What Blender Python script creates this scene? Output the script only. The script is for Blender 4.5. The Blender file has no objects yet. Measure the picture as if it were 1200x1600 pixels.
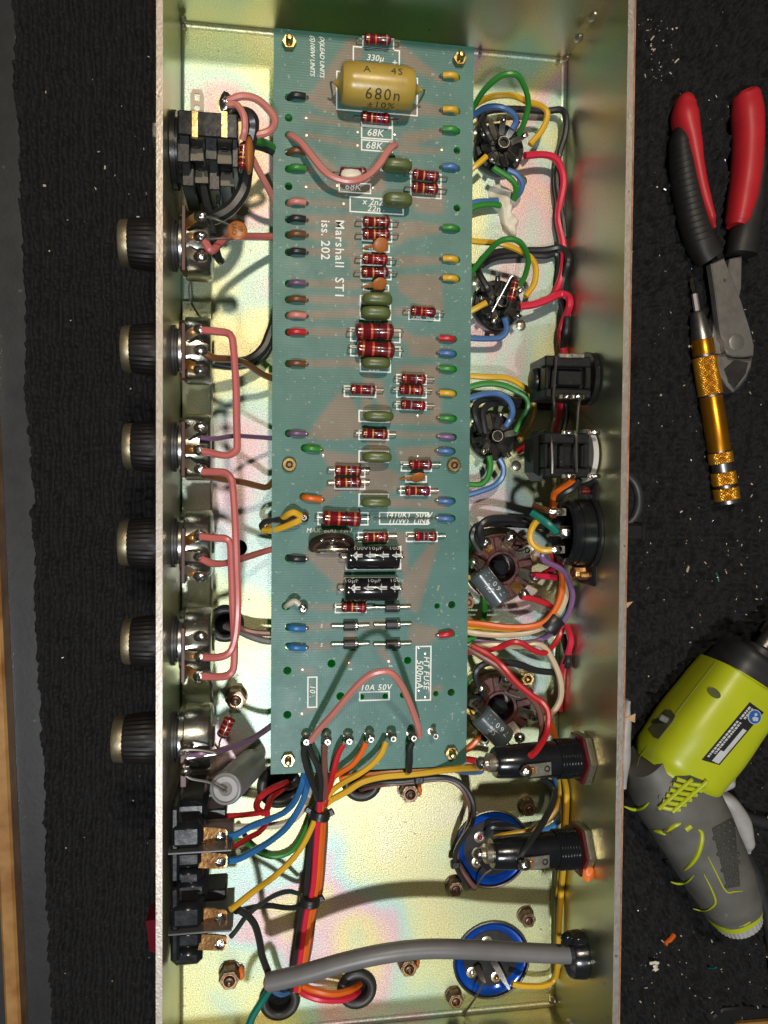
import bpy, bmesh, math, random
import numpy as np
from mathutils import Vector, Matrix

random.seed(7)
rng = np.random.default_rng(11)
scene = bpy.context.scene
COL = scene.collection
MM = 0.001

# ------------------------------------------------------------------ camera
CAM = Vector((0.03121, -0.17388, 0.30455))
ROT = Matrix(((0.98860, -0.00400, -0.15051), (0.00797, 0.99964, 0.02574), (0.15035, -0.02665, 0.98827)))
FPX = 1223.57
cam_data = bpy.data.cameras.new("camera")
cam_data.sensor_fit = 'HORIZONTAL'
cam_data.sensor_width = 36.0
cam_data.lens = 36.0 * FPX / 1200.0
cam_data.clip_start = 0.005
cam_data.clip_end = 20
cam = bpy.data.objects.new("camera", cam_data)
cam.matrix_world = Matrix.Translation(CAM) @ ROT.to_4x4()
COL.objects.link(cam)
scene.camera = cam

# ------------------------------------------------------------------ world, lamps, exposure
world = bpy.data.worlds.new("World")
scene.world = world
world.use_nodes = True
bg = world.node_tree.nodes["Background"]
bg.inputs[0].default_value = (0.95, 0.93, 0.88, 1)
bg.inputs[1].default_value = 0.045

def lamp(name, loc, target, power, size, color):
    d = bpy.data.lights.new(name, 'AREA')
    d.shape = 'DISK'
    d.size = size
    d.energy = power
    d.color = color
    o = bpy.data.objects.new(name, d)
    o.location = loc
    o.rotation_euler = (Vector(target) - Vector(loc)).to_track_quat('-Z', 'Y').to_euler()
    COL.objects.link(o)
    return o

lamp("ceiling_lamp_warm", (0.11, 0.20, 0.85), (0.07, -0.05, 0), 4.5, 0.05, (1.0, 0.86, 0.68))
lamp("ceiling_lamp_cool", (0.02, -0.50, 0.85), (0.07, -0.30, 0), 5.2, 0.05, (0.93, 0.97, 1.0))

vs = scene.view_settings
vs.view_transform = 'Standard'
vs.look = 'None'
vs.exposure = 0.0
vs.gamma = 1.0
vs.use_curve_mapping = False
scene.cycles.max_bounces = 8
scene.cycles.use_denoising = True

# ------------------------------------------------------------------ coordinates
def P(px, py, z):
    """World point at height z (m) on the sight line measured at photo pixel px, py."""
    d = ROT @ Vector(((px - 600) / FPX, -(py - 800) / FPX, -1.0))
    return CAM + d * ((z - CAM.z) / d.z)

def PX(px, py, x):
    """World point on the plane X = x."""
    d = ROT @ Vector(((px - 600) / FPX, -(py - 800) / FPX, -1.0))
    return CAM + d * ((x - CAM.x) / d.x)

def S(p):
    """metres per photo pixel at world point p"""
    return -(ROT.transposed() @ (Vector(p) - CAM)).z / FPX

# ------------------------------------------------------------------ materials
MATS = {}

def mat(name, col, rough=0.5, metal=0.0, col2=None, vscale=150.0, var=0.5, bump=0.0, bscale=900.0,
        coat=0.0, spec=0.5, trans=0.0, rvar=0.0, detail=4.0, speck=None):
    if name in MATS:
        return MATS[name]
    m = bpy.data.materials.new(name)
    m.use_nodes = True
    nt = m.node_tree
    b = nt.nodes["Principled BSDF"]
    b.inputs["Roughness"].default_value = rough
    b.inputs["Metallic"].default_value = metal
    b.inputs["Specular IOR Level"].default_value = spec
    b.inputs["Coat Weight"].default_value = coat
    b.inputs["Transmission Weight"].default_value = trans
    geo = nt.nodes.new("ShaderNodeNewGeometry")
    if col2 is None:
        col2 = tuple(min(1, c * 0.78) for c in col)
    n = nt.nodes.new("ShaderNodeTexNoise")
    n.inputs["Scale"].default_value = vscale
    n.inputs["Detail"].default_value = detail
    nt.links.new(geo.outputs["Position"], n.inputs["Vector"])
    r = nt.nodes.new("ShaderNodeValToRGB")
    r.color_ramp.elements[0].position = 0.5 - 0.5 * var + 0.05
    r.color_ramp.elements[1].position = 0.5 + 0.5 * var - 0.05
    r.color_ramp.elements[0].color = (*col2, 1)
    r.color_ramp.elements[1].color = (*col, 1)
    nt.links.new(n.outputs["Fac"], r.inputs["Fac"])
    last = r.outputs["Color"]
    if speck:
        sc, thr, scol = speck
        n2 = nt.nodes.new("ShaderNodeTexNoise")
        n2.inputs["Scale"].default_value = sc
        n2.inputs["Detail"].default_value = 3
        nt.links.new(geo.outputs["Position"], n2.inputs["Vector"])
        rr = nt.nodes.new("ShaderNodeValToRGB")
        rr.color_ramp.elements[0].position = thr
        rr.color_ramp.elements[1].position = thr + 0.04
        nt.links.new(n2.outputs["Fac"], rr.inputs["Fac"])
        mx = nt.nodes.new("ShaderNodeMix")
        mx.data_type = 'RGBA'
        nt.links.new(rr.outputs["Color"], mx.inputs[0])
        nt.links.new(last, mx.inputs[6])
        mx.inputs[7].default_value = (*scol, 1)
        last = mx.outputs[2]
    nt.links.new(last, b.inputs["Base Color"])
    if rvar:
        mr = nt.nodes.new("ShaderNodeMapRange")
        mr.inputs[3].default_value = max(0.02, rough - rvar)
        mr.inputs[4].default_value = min(1, rough + rvar)
        n3 = nt.nodes.new("ShaderNodeTexNoise")
        n3.inputs["Scale"].default_value = vscale * 2.3
        n3.inputs["Detail"].default_value = 5
        nt.links.new(geo.outputs["Position"], n3.inputs["Vector"])
        nt.links.new(n3.outputs["Fac"], mr.inputs[0])
        nt.links.new(mr.outputs[0], b.inputs["Roughness"])
    if bump:
        nb = nt.nodes.new("ShaderNodeTexNoise")
        nb.inputs["Scale"].default_value = bscale
        nb.inputs["Detail"].default_value = 4
        nt.links.new(geo.outputs["Position"], nb.inputs["Vector"])
        bp = nt.nodes.new("ShaderNodeBump")
        bp.inputs["Strength"].default_value = bump
        bp.inputs["Distance"].default_value = 0.0006
        nt.links.new(nb.outputs["Fac"], bp.inputs["Height"])
        nt.links.new(bp.outputs["Normal"], b.inputs["Normal"])
    MATS[name] = m
    return m

def zinc(name, rough, tint=(1, 1, 1), metal=0.9, grain=0.22, calm=0.0):
    """yellow-passivated zinc plate: patches of gold, pink, blue-green on a grey metal, fine crystalline grain"""
    m = bpy.data.materials.new(name)
    m.use_nodes = True
    nt = m.node_tree
    b = nt.nodes["Principled BSDF"]
    b.inputs["Metallic"].default_value = metal
    geo = nt.nodes.new("ShaderNodeNewGeometry")
    n = nt.nodes.new("ShaderNodeTexNoise")
    n.inputs["Scale"].default_value = 12
    n.inputs["Detail"].default_value = 2.5
    n.inputs["Distortion"].default_value = 0.6
    nt.links.new(geo.outputs["Position"], n.inputs["Vector"])
    g = nt.nodes.new("ShaderNodeTexNoise")
    g.inputs["Scale"].default_value = 2100
    g.inputs["Detail"].default_value = 3
    nt.links.new(geo.outputs["Position"], g.inputs["Vector"])
    ma = nt.nodes.new("ShaderNodeMath")
    ma.operation = 'MULTIPLY_ADD'
    ma.inputs[1].default_value = 0.10
    nt.links.new(g.outputs["Fac"], ma.inputs[0])
    nt.links.new(n.outputs["Fac"], ma.inputs[2])
    r = nt.nodes.new("ShaderNodeValToRGB")
    cr = r.color_ramp
    stops = [(0.36, (0.60, 0.56, 0.43)), (0.46, (0.63, 0.58, 0.34)), (0.54, (0.55, 0.59, 0.39)), (0.60, (0.40, 0.55, 0.55)),
             (0.65, (0.60, 0.41, 0.50)), (0.71, (0.66, 0.56, 0.31)), (0.80, (0.40, 0.56, 0.50))]
    while len(cr.elements) < len(stops):
        cr.elements.new(0.5)
    for e, (p, c) in zip(cr.elements, stops):
        c = tuple(a_ * (1 - calm) + b_ * calm for a_, b_ in zip(c, (0.58, 0.56, 0.42)))
        e.position = p
        e.color = (c[0] * tint[0], c[1] * tint[1], c[2] * tint[2], 1)
    nt.links.new(ma.outputs[0], r.inputs["Fac"])
    # pale smears and tiny dark pits
    n2 = nt.nodes.new("ShaderNodeTexNoise")
    n2.inputs["Scale"].default_value = 420
    n2.inputs["Detail"].default_value = 3
    nt.links.new(geo.outputs["Position"], n2.inputs["Vector"])
    rr = nt.nodes.new("ShaderNodeValToRGB")
    rr.color_ramp.elements[0].position = 0.70
    rr.color_ramp.elements[1].position = 0.74
    nt.links.new(n2.outputs["Fac"], rr.inputs["Fac"])
    mx = nt.nodes.new("ShaderNodeMix")
    mx.data_type = 'RGBA'
    nt.links.new(rr.outputs["Color"], mx.inputs[0])
    nt.links.new(r.outputs["Color"], mx.inputs[6])
    mx.inputs[7].default_value = (0.20, 0.17, 0.12, 1)
    gr = nt.nodes.new("ShaderNodeMapRange")
    gr.inputs[1].default_value = 0.36
    gr.inputs[2].default_value = 0.64
    gr.inputs[3].default_value = 1 - grain * 0.9
    gr.inputs[4].default_value = 1 + grain * 0.55
    nt.links.new(g.outputs["Fac"], gr.inputs[0])
    gm = nt.nodes.new("ShaderNodeMix")
    gm.data_type = 'RGBA'
    gm.blend_type = 'MULTIPLY'
    gm.inputs[0].default_value = 1.0
    nt.links.new(mx.outputs[2], gm.inputs[6])
    nt.links.new(gr.outputs[0], gm.inputs[7])
    nt.links.new(gm.outputs[2], b.inputs["Base Color"])
    mr = nt.nodes.new("ShaderNodeMapRange")
    mr.inputs[3].default_value = rough - 0.10
    mr.inputs[4].default_value = rough + 0.10
    nt.links.new(n.outputs["Fac"], mr.inputs[0])
    nt.links.new(mr.outputs[0], b.inputs["Roughness"])
    bp = nt.nodes.new("ShaderNodeBump")
    bp.inputs["Strength"].default_value = grain
    bp.inputs["Distance"].default_value = 0.0003
    nt.links.new(g.outputs["Fac"], bp.inputs["Height"])
    nt.links.new(bp.outputs["Normal"], b.inputs["Normal"])
    MATS[name] = m
    return m

zinc_floor = zinc("zinc_floor", 0.45, tint=(0.88, 0.88, 0.80), metal=0.88, grain=0.34, calm=0.05)
zinc_wall = zinc("zinc_wall", 0.33, tint=(0.92, 0.93, 0.82), metal=0.93, grain=0.18, calm=0.5)
zinc_edge = mat("zinc_edge", (0.40, 0.36, 0.31), 0.42, 0.7, (0.31, 0.265, 0.225), 420, 0.6, 0.2, 1500, rvar=0.1, speck=(420, 0.70, (0.17, 0.10, 0.06)))
rust_edge = mat("rust_edge", (0.48, 0.25, 0.14), 0.55, 0.35, (0.26, 0.11, 0.05), 160, 0.5, 0.4, 1500)
steel = mat("steel", (0.62, 0.61, 0.58), 0.28, 1.0, (0.45, 0.43, 0.40), 300, 0.6, 0.1, 1500, rvar=0.12)
dark_steel = mat("dark_steel", (0.20, 0.19, 0.175), 0.36, 0.9, (0.12, 0.11, 0.10), 120, 0.6, 0.15, 2200, rvar=0.08)
can_steel = mat("can_steel", (0.50, 0.50, 0.45), 0.24, 1.0, (0.36, 0.36, 0.31), 120, 0.6, 0.06, 900, rvar=0.1)
bare_wire = mat("bare_wire", (0.56, 0.53, 0.48), 0.34, 1.0)
solder = mat("solder", (0.60, 0.59, 0.57), 0.22, 1.0, (0.42, 0.41, 0.39), 500, 0.6, 0.5, 700, rvar=0.1)
flux = mat("flux", (0.45, 0.20, 0.04), 0.15, 0.3, (0.22, 0.08, 0.02), 500, 0.6, 0.2, 700, coat=0.6)
copper_lug = mat("copper_lug", (0.62, 0.33, 0.13), 0.3, 0.9, (0.36, 0.17, 0.06), 350, 0.5, 0.2, 900, rvar=0.1)
tin_lug = mat("tin_lug", (0.62, 0.58, 0.48), 0.3, 0.9, (0.42, 0.37, 0.28), 300, 0.6, 0.15, 900, rvar=0.1)
brass = mat("brass", (0.66, 0.47, 0.20), 0.28, 1.0, (0.44, 0.29, 0.11), 260, 0.6, 0.1, 900, rvar=0.1)
knob_brass = mat("knob_brass", (0.36, 0.31, 0.20), 0.46, 0.9, (0.25, 0.21, 0.13), 260, 0.6, 0.1, 1500, rvar=0.1)
old_bolt = mat("old_bolt", (0.24, 0.18, 0.13), 0.38, 0.9, (0.10, 0.065, 0.04), 300, 0.55, 0.3, 900, rvar=0.12)
rim_copper = mat("rim_copper", (0.62, 0.36, 0.22), 0.3, 0.9, (0.42, 0.22, 0.12), 300, 0.55)
black_pl = mat("black_plastic", (0.011, 0.011, 0.011), 0.32, 0, (0.012, 0.012, 0.012), 200, 0.6, 0.06, 1200, rvar=0.1, spec=0.35, speck=(900, 0.69, (0.10, 0.095, 0.085)))
navy_pl = mat("glossy_black_plastic", (0.010, 0.011, 0.013), 0.20, 0, (0.006, 0.007, 0.008), 120, 0.6, 0.05, 700, rvar=0.09)
knob_black = mat("knob_black", (0.009, 0.0068, 0.006), 0.42, 0, (0.005, 0.004, 0.0035), 120, 0.6)
rubber = mat("rubber", (0.03, 0.03, 0.032), 0.45, 0, (0.016, 0.016, 0.017), 200, 0.6, 0.1, 900)
bakelite = mat("brown_bakelite", (0.105, 0.035, 0.030), 0.36, 0, (0.060, 0.019, 0.017), 220, 0.6, 0.15, 1000, rvar=0.1)
paxolin = mat("paxolin", (0.075, 0.022, 0.016), 0.45, 0, (0.035, 0.011, 0.008), 300, 0.5)
white_ink = mat("white_ink", (0.86, 0.86, 0.80), 0.6, 0, (0.72, 0.74, 0.68), 1400, 0.5)
dark_ink = mat("dark_ink", (0.05, 0.045, 0.02), 0.6)
pale_ink = mat("pale_ink", (0.62, 0.64, 0.62), 0.6)
res_red = mat("resistor_lacquer", (0.165, 0.006, 0.013), 0.20, 0, (0.11, 0.004, 0.009), 260, 0.6, 0.08, 600, coat=0.35)
BANDS = {'o': mat("band_orange", (0.62, 0.085, 0.02), 0.3), 'r': mat("band_red", (0.48, 0.028, 0.02), 0.3),
         'k': mat("band_black", (0.03, 0.012, 0.012), 0.3), 'y': mat("band_yellow", (0.60, 0.27, 0.04), 0.3),
         'g': mat("band_gold", (0.30, 0.11, 0.035), 0.3, 0.3), 't': mat("band_tan", (0.38, 0.11, 0.045), 0.3),
         'e': mat("band_grey", (0.23, 0.20, 0.19), 0.3), 'b': mat("band_brown", (0.30, 0.09, 0.03), 0.3), 'v': mat("band_violet", (0.16, 0.03, 0.14), 0.3)}
cap_green = mat("dipped_green", (0.105, 0.135, 0.042), 0.35, 0, (0.075, 0.10, 0.03), 160, 0.6, 0.1, 500)
cap_yellow = mat("mustard_cap", (0.47, 0.33, 0.065), 0.33, 0, (0.36, 0.245, 0.045), 110, 0.5, 0.10, 350, rvar=0.08, speck=(700, 0.70, (0.27, 0.18, 0.05)))
cap_orange = mat("ceramic_orange", (0.43, 0.145, 0.032), 0.4, 0, (0.33, 0.10, 0.02), 250, 0.6, 0.12, 500)
cap_black = mat("sleeve_black", (0.012, 0.012, 0.013), 0.16, 0, None, 100, 0.5, 0.04, 300)
cap_grey = mat("sleeve_grey", (0.21, 0.21, 0.21), 0.4, 0, (0.16, 0.16, 0.16), 140, 0.6, 0.06, 500)
cap_slate = mat("slate_grey", (0.085, 0.105, 0.115), 0.25, 0, (0.065, 0.08, 0.09), 150, 0.6, 0.06, 600)
blue_can = mat("blue_sleeve", (0.005, 0.09, 0.52), 0.15, 0.35, (0.003, 0.05, 0.36), 60, 0.6, 0.03, 200, coat=0.4)
can_disc = mat("phenolic_disc", (0.040, 0.040, 0.042), 0.6, 0, (0.025, 0.025, 0.025), 300, 0.6, 0.15, 1200, spec=0.08)
silicone = mat("silicone", (0.72, 0.66, 0.54), 0.4, 0, (0.58, 0.52, 0.41), 150, 0.5, 0.2, 260, speck=(500, 0.72, (0.45, 0.16, 0.06)))
washer_white = mat("washer_white", (0.55, 0.53, 0.49), 0.5)
lock_paint = mat("lock_paint", (0.75, 0.17, 0.03), 0.4)
maroon = mat("maroon_lacquer", (0.13, 0.012, 0.014), 0.25, 0, (0.08, 0.008, 0.01), 300, 0.6, 0.2, 600)
tape = mat("black_tape", (0.015, 0.015, 0.016), 0.38, 0, None, 200, 0.5, 0.3, 500)

def wmat(name, col):
    return mat("pvc_" + name, col, 0.34, 0, tuple(c * 0.82 for c in col), 90, 0.7, 0.05, 500, rvar=0.06, speck=(800, 0.72, tuple(c * 0.45 for c in col)))

W = {'pink': wmat('pink', (0.60, 0.215, 0.180)), 'rose': wmat('rose', (0.52, 0.135, 0.125)), 'black': wmat('black', (0.022, 0.022, 0.023)),
     'green': wmat('green', (0.035, 0.23, 0.032)), 'yellow': wmat('yellow', (0.70, 0.40, 0.025)), 'blue': wmat('blue', (0.065, 0.155, 0.36)),
     'brightblue': wmat('bright_blue', (0.03, 0.16, 0.42)), 'red': wmat('red', (0.50, 0.018, 0.025)), 'crimson': wmat('crimson', (0.62, 0.022, 0.055)),
     'brown': wmat('brown', (0.150, 0.058, 0.020)), 'mauve': wmat('mauve_brown', (0.17, 0.075, 0.06)), 'purple': wmat('purple', (0.165, 0.085, 0.165)),
     'violet': wmat('violet', (0.22, 0.11, 0.26)), 'orange': wmat('orange', (0.72, 0.135, 0.012)), 'cream': wmat('cream', (0.56, 0.44, 0.29)),
     'white': wmat('white', (0.62, 0.56, 0.47)), 'teal': wmat('teal', (0.006, 0.165, 0.125)), 'grey': wmat('grey', (0.16, 0.155, 0.15)),
     'dkgreen': wmat('dark_green', (0.03, 0.05, 0.045))}

# ------------------------------------------------------------------ mesh building
class MB:
    def __init__(self):
        self.v, self.f, self.m = [], [], []
    def add(self, vs, fs, mi=0):
        o = len(self.v)
        self.v.extend([Vector(p) for p in vs])
        self.f.extend([tuple(i + o for i in f) for f in fs])
        self.m.extend([mi] * len(fs))
        return self
    def hull(self, pts, mi=0):
        bm = bmesh.new()
        for p in pts:
            bm.verts.new(p)
        r = bmesh.ops.convex_hull(bm, input=bm.verts)
        for g in list(bm.verts):
            if not g.link_faces:
                bm.verts.remove(g)
        bmesh.ops.dissolve_limit(bm, angle_limit=0.01, verts=bm.verts, edges=bm.edges)
        bm.verts.index_update()
        self.add([v.co.copy() for v in bm.verts], [[v.index for v in f.verts] for f in bm.faces], mi)
        bm.free()
        return self
    def box(self, c, size, ch=0.0003, rot=None, mi=0):
        hx, hy, hz = [s / 2 for s in size]
        ch = min(ch, hx * .6, hy * .6, hz * .6)
        R = rot if rot is not None else Matrix.Identity(3)
        pts = []
        for sx in (-1, 1):
            for sy in (-1, 1):
                for sz in (-1, 1):
                    pts += [Vector((sx * (hx - ch), sy * (hy - ch), sz * hz)), Vector((sx * (hx - ch), sy * hy, sz * (hz - ch))), Vector((sx * hx, sy * (hy - ch), sz * (hz - ch)))]
        return self.hull([Vector(c) + R @ p for p in pts], mi)
    def lathe(self, o, axis, prof, n=20, mi=0, ell=None, ref=None, cap=True):
        """prof: (distance along axis, radius) pairs"""
        a = Vector(axis).normalized()
        u = Vector(ref) if ref is not None else (Vector((0, 0, 1)) if abs(a.z) < 0.9 else Vector((0, 1, 0)))
        u = (u - a * u.dot(a)).normalized()
        w = a.cross(u)
        vs, fs = [], []
        for t, r in prof:
            for k in range(n):
                th = 2 * math.pi * k / n
                e = ell or 1.0
                vs.append(Vector(o) + a * t + u * (math.cos(th) * r) + w * (math.sin(th) * r * e))
        for i in range(len(prof) - 1):
            for k in range(n):
                fs.append((i * n + k, i * n + (k + 1) % n, (i + 1) * n + (k + 1) % n, (i + 1) * n + k))
        if cap:
            fs.append(tuple(range(n - 1, -1, -1)))
            fs.append(tuple((len(prof) - 1) * n + k for k in range(n)))
        return self.add(vs, fs, mi)
    def tube(self, pts, r, n=8, mi=0, taper=None, flat=1.0):
        """swept round tube through pts (already dense); r scalar or list"""
        pts = [Vector(p) for p in pts]
        L = len(pts)
        rs = r if isinstance(r, (list, tuple)) else [r] * L
        t0 = (pts[1] - pts[0]).normalized()
        u = t0.orthogonal().normalized() if flat == 1.0 else (Vector((0, 0, 1)) - t0 * t0.z).normalized()
        vs, fs = [], []
        for i, p in enumerate(pts):
            t = (pts[min(i + 1, L - 1)] - pts[max(i - 1, 0)])
            t = t.normalized() if t.length > 1e-9 else t0
            u = (u - t * u.dot(t)).normalized()
            w = t.cross(u)
            for k in range(n):
                th = 2 * math.pi * k / n
                vs.append(p + u * (math.cos(th) * rs[i] * flat) + w * (math.sin(th) * rs[i]))
        for i in range(L - 1):
            for k in range(n):
                fs.append((i * n + k, i * n + (k + 1) % n, (i + 1) * n + (k + 1) % n, (i + 1) * n + k))
        fs.append(tuple(range(n - 1, -1, -1)))
        fs.append(tuple((L - 1) * n + k for k in range(n)))
        return self.add(vs, fs, mi)
    def ball(self, c, r, sq=(1, 1, 1), n=10, m=7, mi=0, rot=None, e=1.0, jit=0.0):
        vs, fs = [], []
        R = rot if rot is not None else Matrix.Identity(3)
        sg = lambda v, p: math.copysign(abs(v) ** p, v)
        for i in range(m + 1):
            ph = -math.pi / 2 + math.pi * i / m
            for k in range(n):
                th = 2 * math.pi * k / n
                j = 1 + (random.uniform(-jit, jit) if jit else 0)
                q = Vector((sg(math.cos(ph), e) * sg(math.cos(th), e) * sq[0], sg(math.cos(ph), e) * sg(math.sin(th), e) * sq[1], sg(math.sin(ph), e) * sq[2])) * r * j
                vs.append(Vector(c) + R @ q)
        for i in range(m):
            for k in range(n):
                fs.append((i * n + k, i * n + (k + 1) % n, (i + 1) * n + (k + 1) % n, (i + 1) * n + k))
        return self.add(vs, fs, mi)
    def prism(self, poly, z0, z1, mi=0, ch=0.0):
        """poly: xy points (any winding); with a small top chamfer"""
        a = sum(poly[i][0] * poly[(i + 1) % len(poly)][1] - poly[(i + 1) % len(poly)][0] * poly[i][1] for i in range(len(poly)))
        if a < 0:
            poly = poly[::-1]
        n = len(poly)
        rings = [[Vector((p[0], p[1], z0)) for p in poly]]
        if ch:
            rings.append([Vector((p[0], p[1], z1 - ch)) for p in poly])
            ins = []
            for i in range(n):
                p0, p1, p2 = Vector(poly[i - 1][:2]), Vector(poly[i][:2]), Vector(poly[(i + 1) % n][:2])
                e1, e2 = (p1 - p0), (p2 - p1)
                n1, n2 = Vector((-e1.y, e1.x)), Vector((-e2.y, e2.x))
                if n1.length > 0: n1.normalize()
                if n2.length > 0: n2.normalize()
                nn = n1 + n2
                if nn.length > 1e-9:
                    nn = nn / max(nn.length_squared / 2, 0.5)
                q = p1 + nn * ch
                ins.append(Vector((q.x, q.y, z1)))
            rings.append(ins)
        else:
            rings.append([Vector((p[0], p[1], z1)) for p in poly])
        vs = [v for r in rings for v in r]
        fs = []
        for i in range(len(rings) - 1):
            for k in range(n):
                fs.append((i * n + k, i * n + (k + 1) % n, (i + 1) * n + (k + 1) % n, (i + 1) * n + k))
        fs.append(tuple(range(n - 1, -1, -1)))
        fs.append(tuple((len(rings) - 1) * n + k for k in range(n)))
        return self.add(vs, fs, mi)
    def torus(self, c, R, r, axis=(0, 0, 1), n=28, m=9, mi=0, flat=1.0):
        a = Vector(axis).normalized()
        u = a.orthogonal().normalized()
        w = a.cross(u)
        vs, fs = [], []
        for i in range(n):
            th = 2 * math.pi * i / n
            d = u * math.cos(th) + w * math.sin(th)
            for k in range(m):
                ph = 2 * math.pi * k / m
                vs.append(Vector(c) + d * (R + r * math.cos(ph)) + a * (r * math.sin(ph) * flat))
        for i in range(n):
            for k in range(m):
                fs.append((i * m + k, ((i + 1) % n) * m + k, ((i + 1) % n) * m + (k + 1) % m, i * m + (k + 1) % m))
        return self.add(vs, fs, mi)

def spline(pts, step=5):
    """Catmull-Rom through pts"""
    pts = [Vector(p) for p in pts]
    if len(pts) < 3:
        return pts
    q = [pts[0] * 2 - pts[1]] + pts + [pts[-1] * 2 - pts[-2]]
    out = []
    for i in range(1, len(q) - 2):
        p0, p1, p2, p3 = q[i - 1], q[i], q[i + 1], q[i + 2]
        for k in range(step):
            t = k / step
            out.append(0.5 * ((2 * p1) + (p2 - p0) * t + (2 * p0 - 5 * p1 + 4 * p2 - p3) * t * t + (3 * p1 - p0 - 3 * p2 + p3) * t ** 3))
    out.append(pts[-1])
    return out

def mesh_from(mb, mats, name, off=Vector((0, 0, 0)), sharp=38):
    me = bpy.data.meshes.new(name)
    me.from_pydata([tuple(v - off) for v in mb.v], [], mb.f)
    for mm in (mats if isinstance(mats, (list, tuple)) else [mats]):
        me.materials.append(mm)
    me.polygons.foreach_set("material_index", mb.m)
    me.polygons.foreach_set("use_smooth", [True] * len(mb.f))
    me.update()
    me.set_sharp_from_angle(angle=math.radians(sharp))
    return me

def wloc(o):
    p = Vector(o.location)
    while o.parent:
        o = o.parent
        p += Vector(o.location)
    return p

def mk(name, mb, mats, parent=None, label=None, cat=None, group=None, kind=None, sharp=38, base=None):
    if parent is not None:
        off = wloc(parent)
    elif base is not None:
        off = Vector(base)
    else:
        mn = Vector((min(v.x for v in mb.v), min(v.y for v in mb.v), min(v.z for v in mb.v)))
        mx = Vector((max(v.x for v in mb.v), max(v.y for v in mb.v), max(v.z for v in mb.v)))
        off = Vector(((mn.x + mx.x) / 2, (mn.y + mx.y) / 2, mn.z))
    o = bpy.data.objects.new(name, mesh_from(mb, mats, name, off, sharp))
    COL.objects.link(o)
    if parent is not None:
        o.parent = parent
    else:
        o.location = off
    tag(o, label, cat, group, kind)
    return o

def tag(o, label=None, cat=None, group=None, kind=None):
    if label: o["label"] = label
    if cat: o["category"] = cat
    if group: o["group"] = group
    if kind: o["kind"] = kind

def thing(name, loc, label, cat, group=None):
    o = bpy.data.objects.new(name, None)
    o.empty_display_size = 0.005
    COL.objects.link(o)
    o.location = loc
    tag(o, label, cat, group)
    return o

def text_mesh(s, size, shear=0.0, spacing=1.0, weight=0.0):
    c = bpy.data.curves.new("txt", 'FONT')
    c.body = s
    c.size = size
    c.shear = shear
    c.space_character = spacing
    c.align_x = 'CENTER'
    c.align_y = 'CENTER'
    c.offset = weight
    c.resolution_u = 2
    o = bpy.data.objects.new("txt", c)
    COL.objects.link(o)
    dg = bpy.context.evaluated_depsgraph_get()
    me = bpy.data.meshes.new_from_object(o.evaluated_get(dg))
    bpy.data.objects.remove(o)
    vs = [v.co.copy() for v in me.vertices]
    fs = [tuple(p.vertices) for p in me.polygons]
    bpy.data.meshes.remove(me)
    return vs, fs

def text_on(parent, s, c, size, m, rot=0.0, frame=None, shear=0.0, spacing=1.0, weight=0.0, name="lettering", mirror=False, cyl=None):
    """flat print: c centre, frame = 3x3 (columns: reading direction, up, normal)"""
    vs, fs = text_mesh(s, size, shear, spacing, weight)
    F = frame if frame is not None else Matrix.Rotation(rot, 3, 'Z')
    out = []
    for v in vs:
        if cyl:   # wrap around a cylinder of radius cyl whose axis runs along the reading direction
            th = v.y / cyl
            q = Vector((v.x, math.sin(th) * cyl, (math.cos(th) - 1) * cyl))
        else:
            q = Vector((v.x, v.y, 0))
        out.append(Vector(c) + F @ q)
    mb = MB().add(out, fs)
    return mk(name, mb, m, parent)

def wire(name, color, rpx, pts, label, group=None, n=8, cat="wire", m=None, base_z=None):
    """pts: photo x, y and height in mm"""
    q = []
    for x, y, z in pts:
        p = P(x, y, z * MM)
        rr = rpx * S(p)
        while p.x + rr > CW - 0.0002 and 0 < z < 45:
            z += 0.4
            p = P(x, y, z * MM)
        q.append(p)
    r = rpx * S(q[len(q) // 2])
    sp = spline(q, 6)
    ph, ps = random.uniform(0, 6), random.uniform(0, 6)
    w = []
    for i, p in enumerate(sp):
        k = min(1.0, min(i, len(sp) - 1 - i) / 5.0)
        w.append(p + Vector((math.sin(i * 0.31 + ph), math.cos(i * 0.27 + ps), math.sin(i * 0.35 + ps))) * (0.00012 * k))
    rs = [r * (1 + 0.02 * math.sin(i * 0.45 + ph)) for i in range(len(w))]
    mb = MB().tube(w, rs, n)
    return mk(name, mb, m or W[color], label=label, cat=cat, group=group)

# ================================================================== SETTING: bench, carpet
ZC = -0.110           # carpet surface
CW, CL, CH, TH = 0.150, 0.38537, 0.05504, 0.0020

def vnoise(x, y, cell, seed):
    r = np.random.default_rng(seed)
    g = r.random((256, 256))
    u, v = x / cell, y / cell
    i, j = np.floor(u).astype(int), np.floor(v).astype(int)
    fu, fv = u - i, v - j
    fu, fv = fu * fu * (3 - 2 * fu), fv * fv * (3 - 2 * fv)
    a, b = g[i % 256, j % 256], g[(i + 1) % 256, j % 256]
    c, d = g[i % 256, (j + 1) % 256], g[(i + 1) % 256, (j + 1) % 256]
    return (a * (1 - fu) + b * fu) * (1 - fv) + (c * (1 - fu) + d * fu) * fv

PITCH = 0.0050

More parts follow.
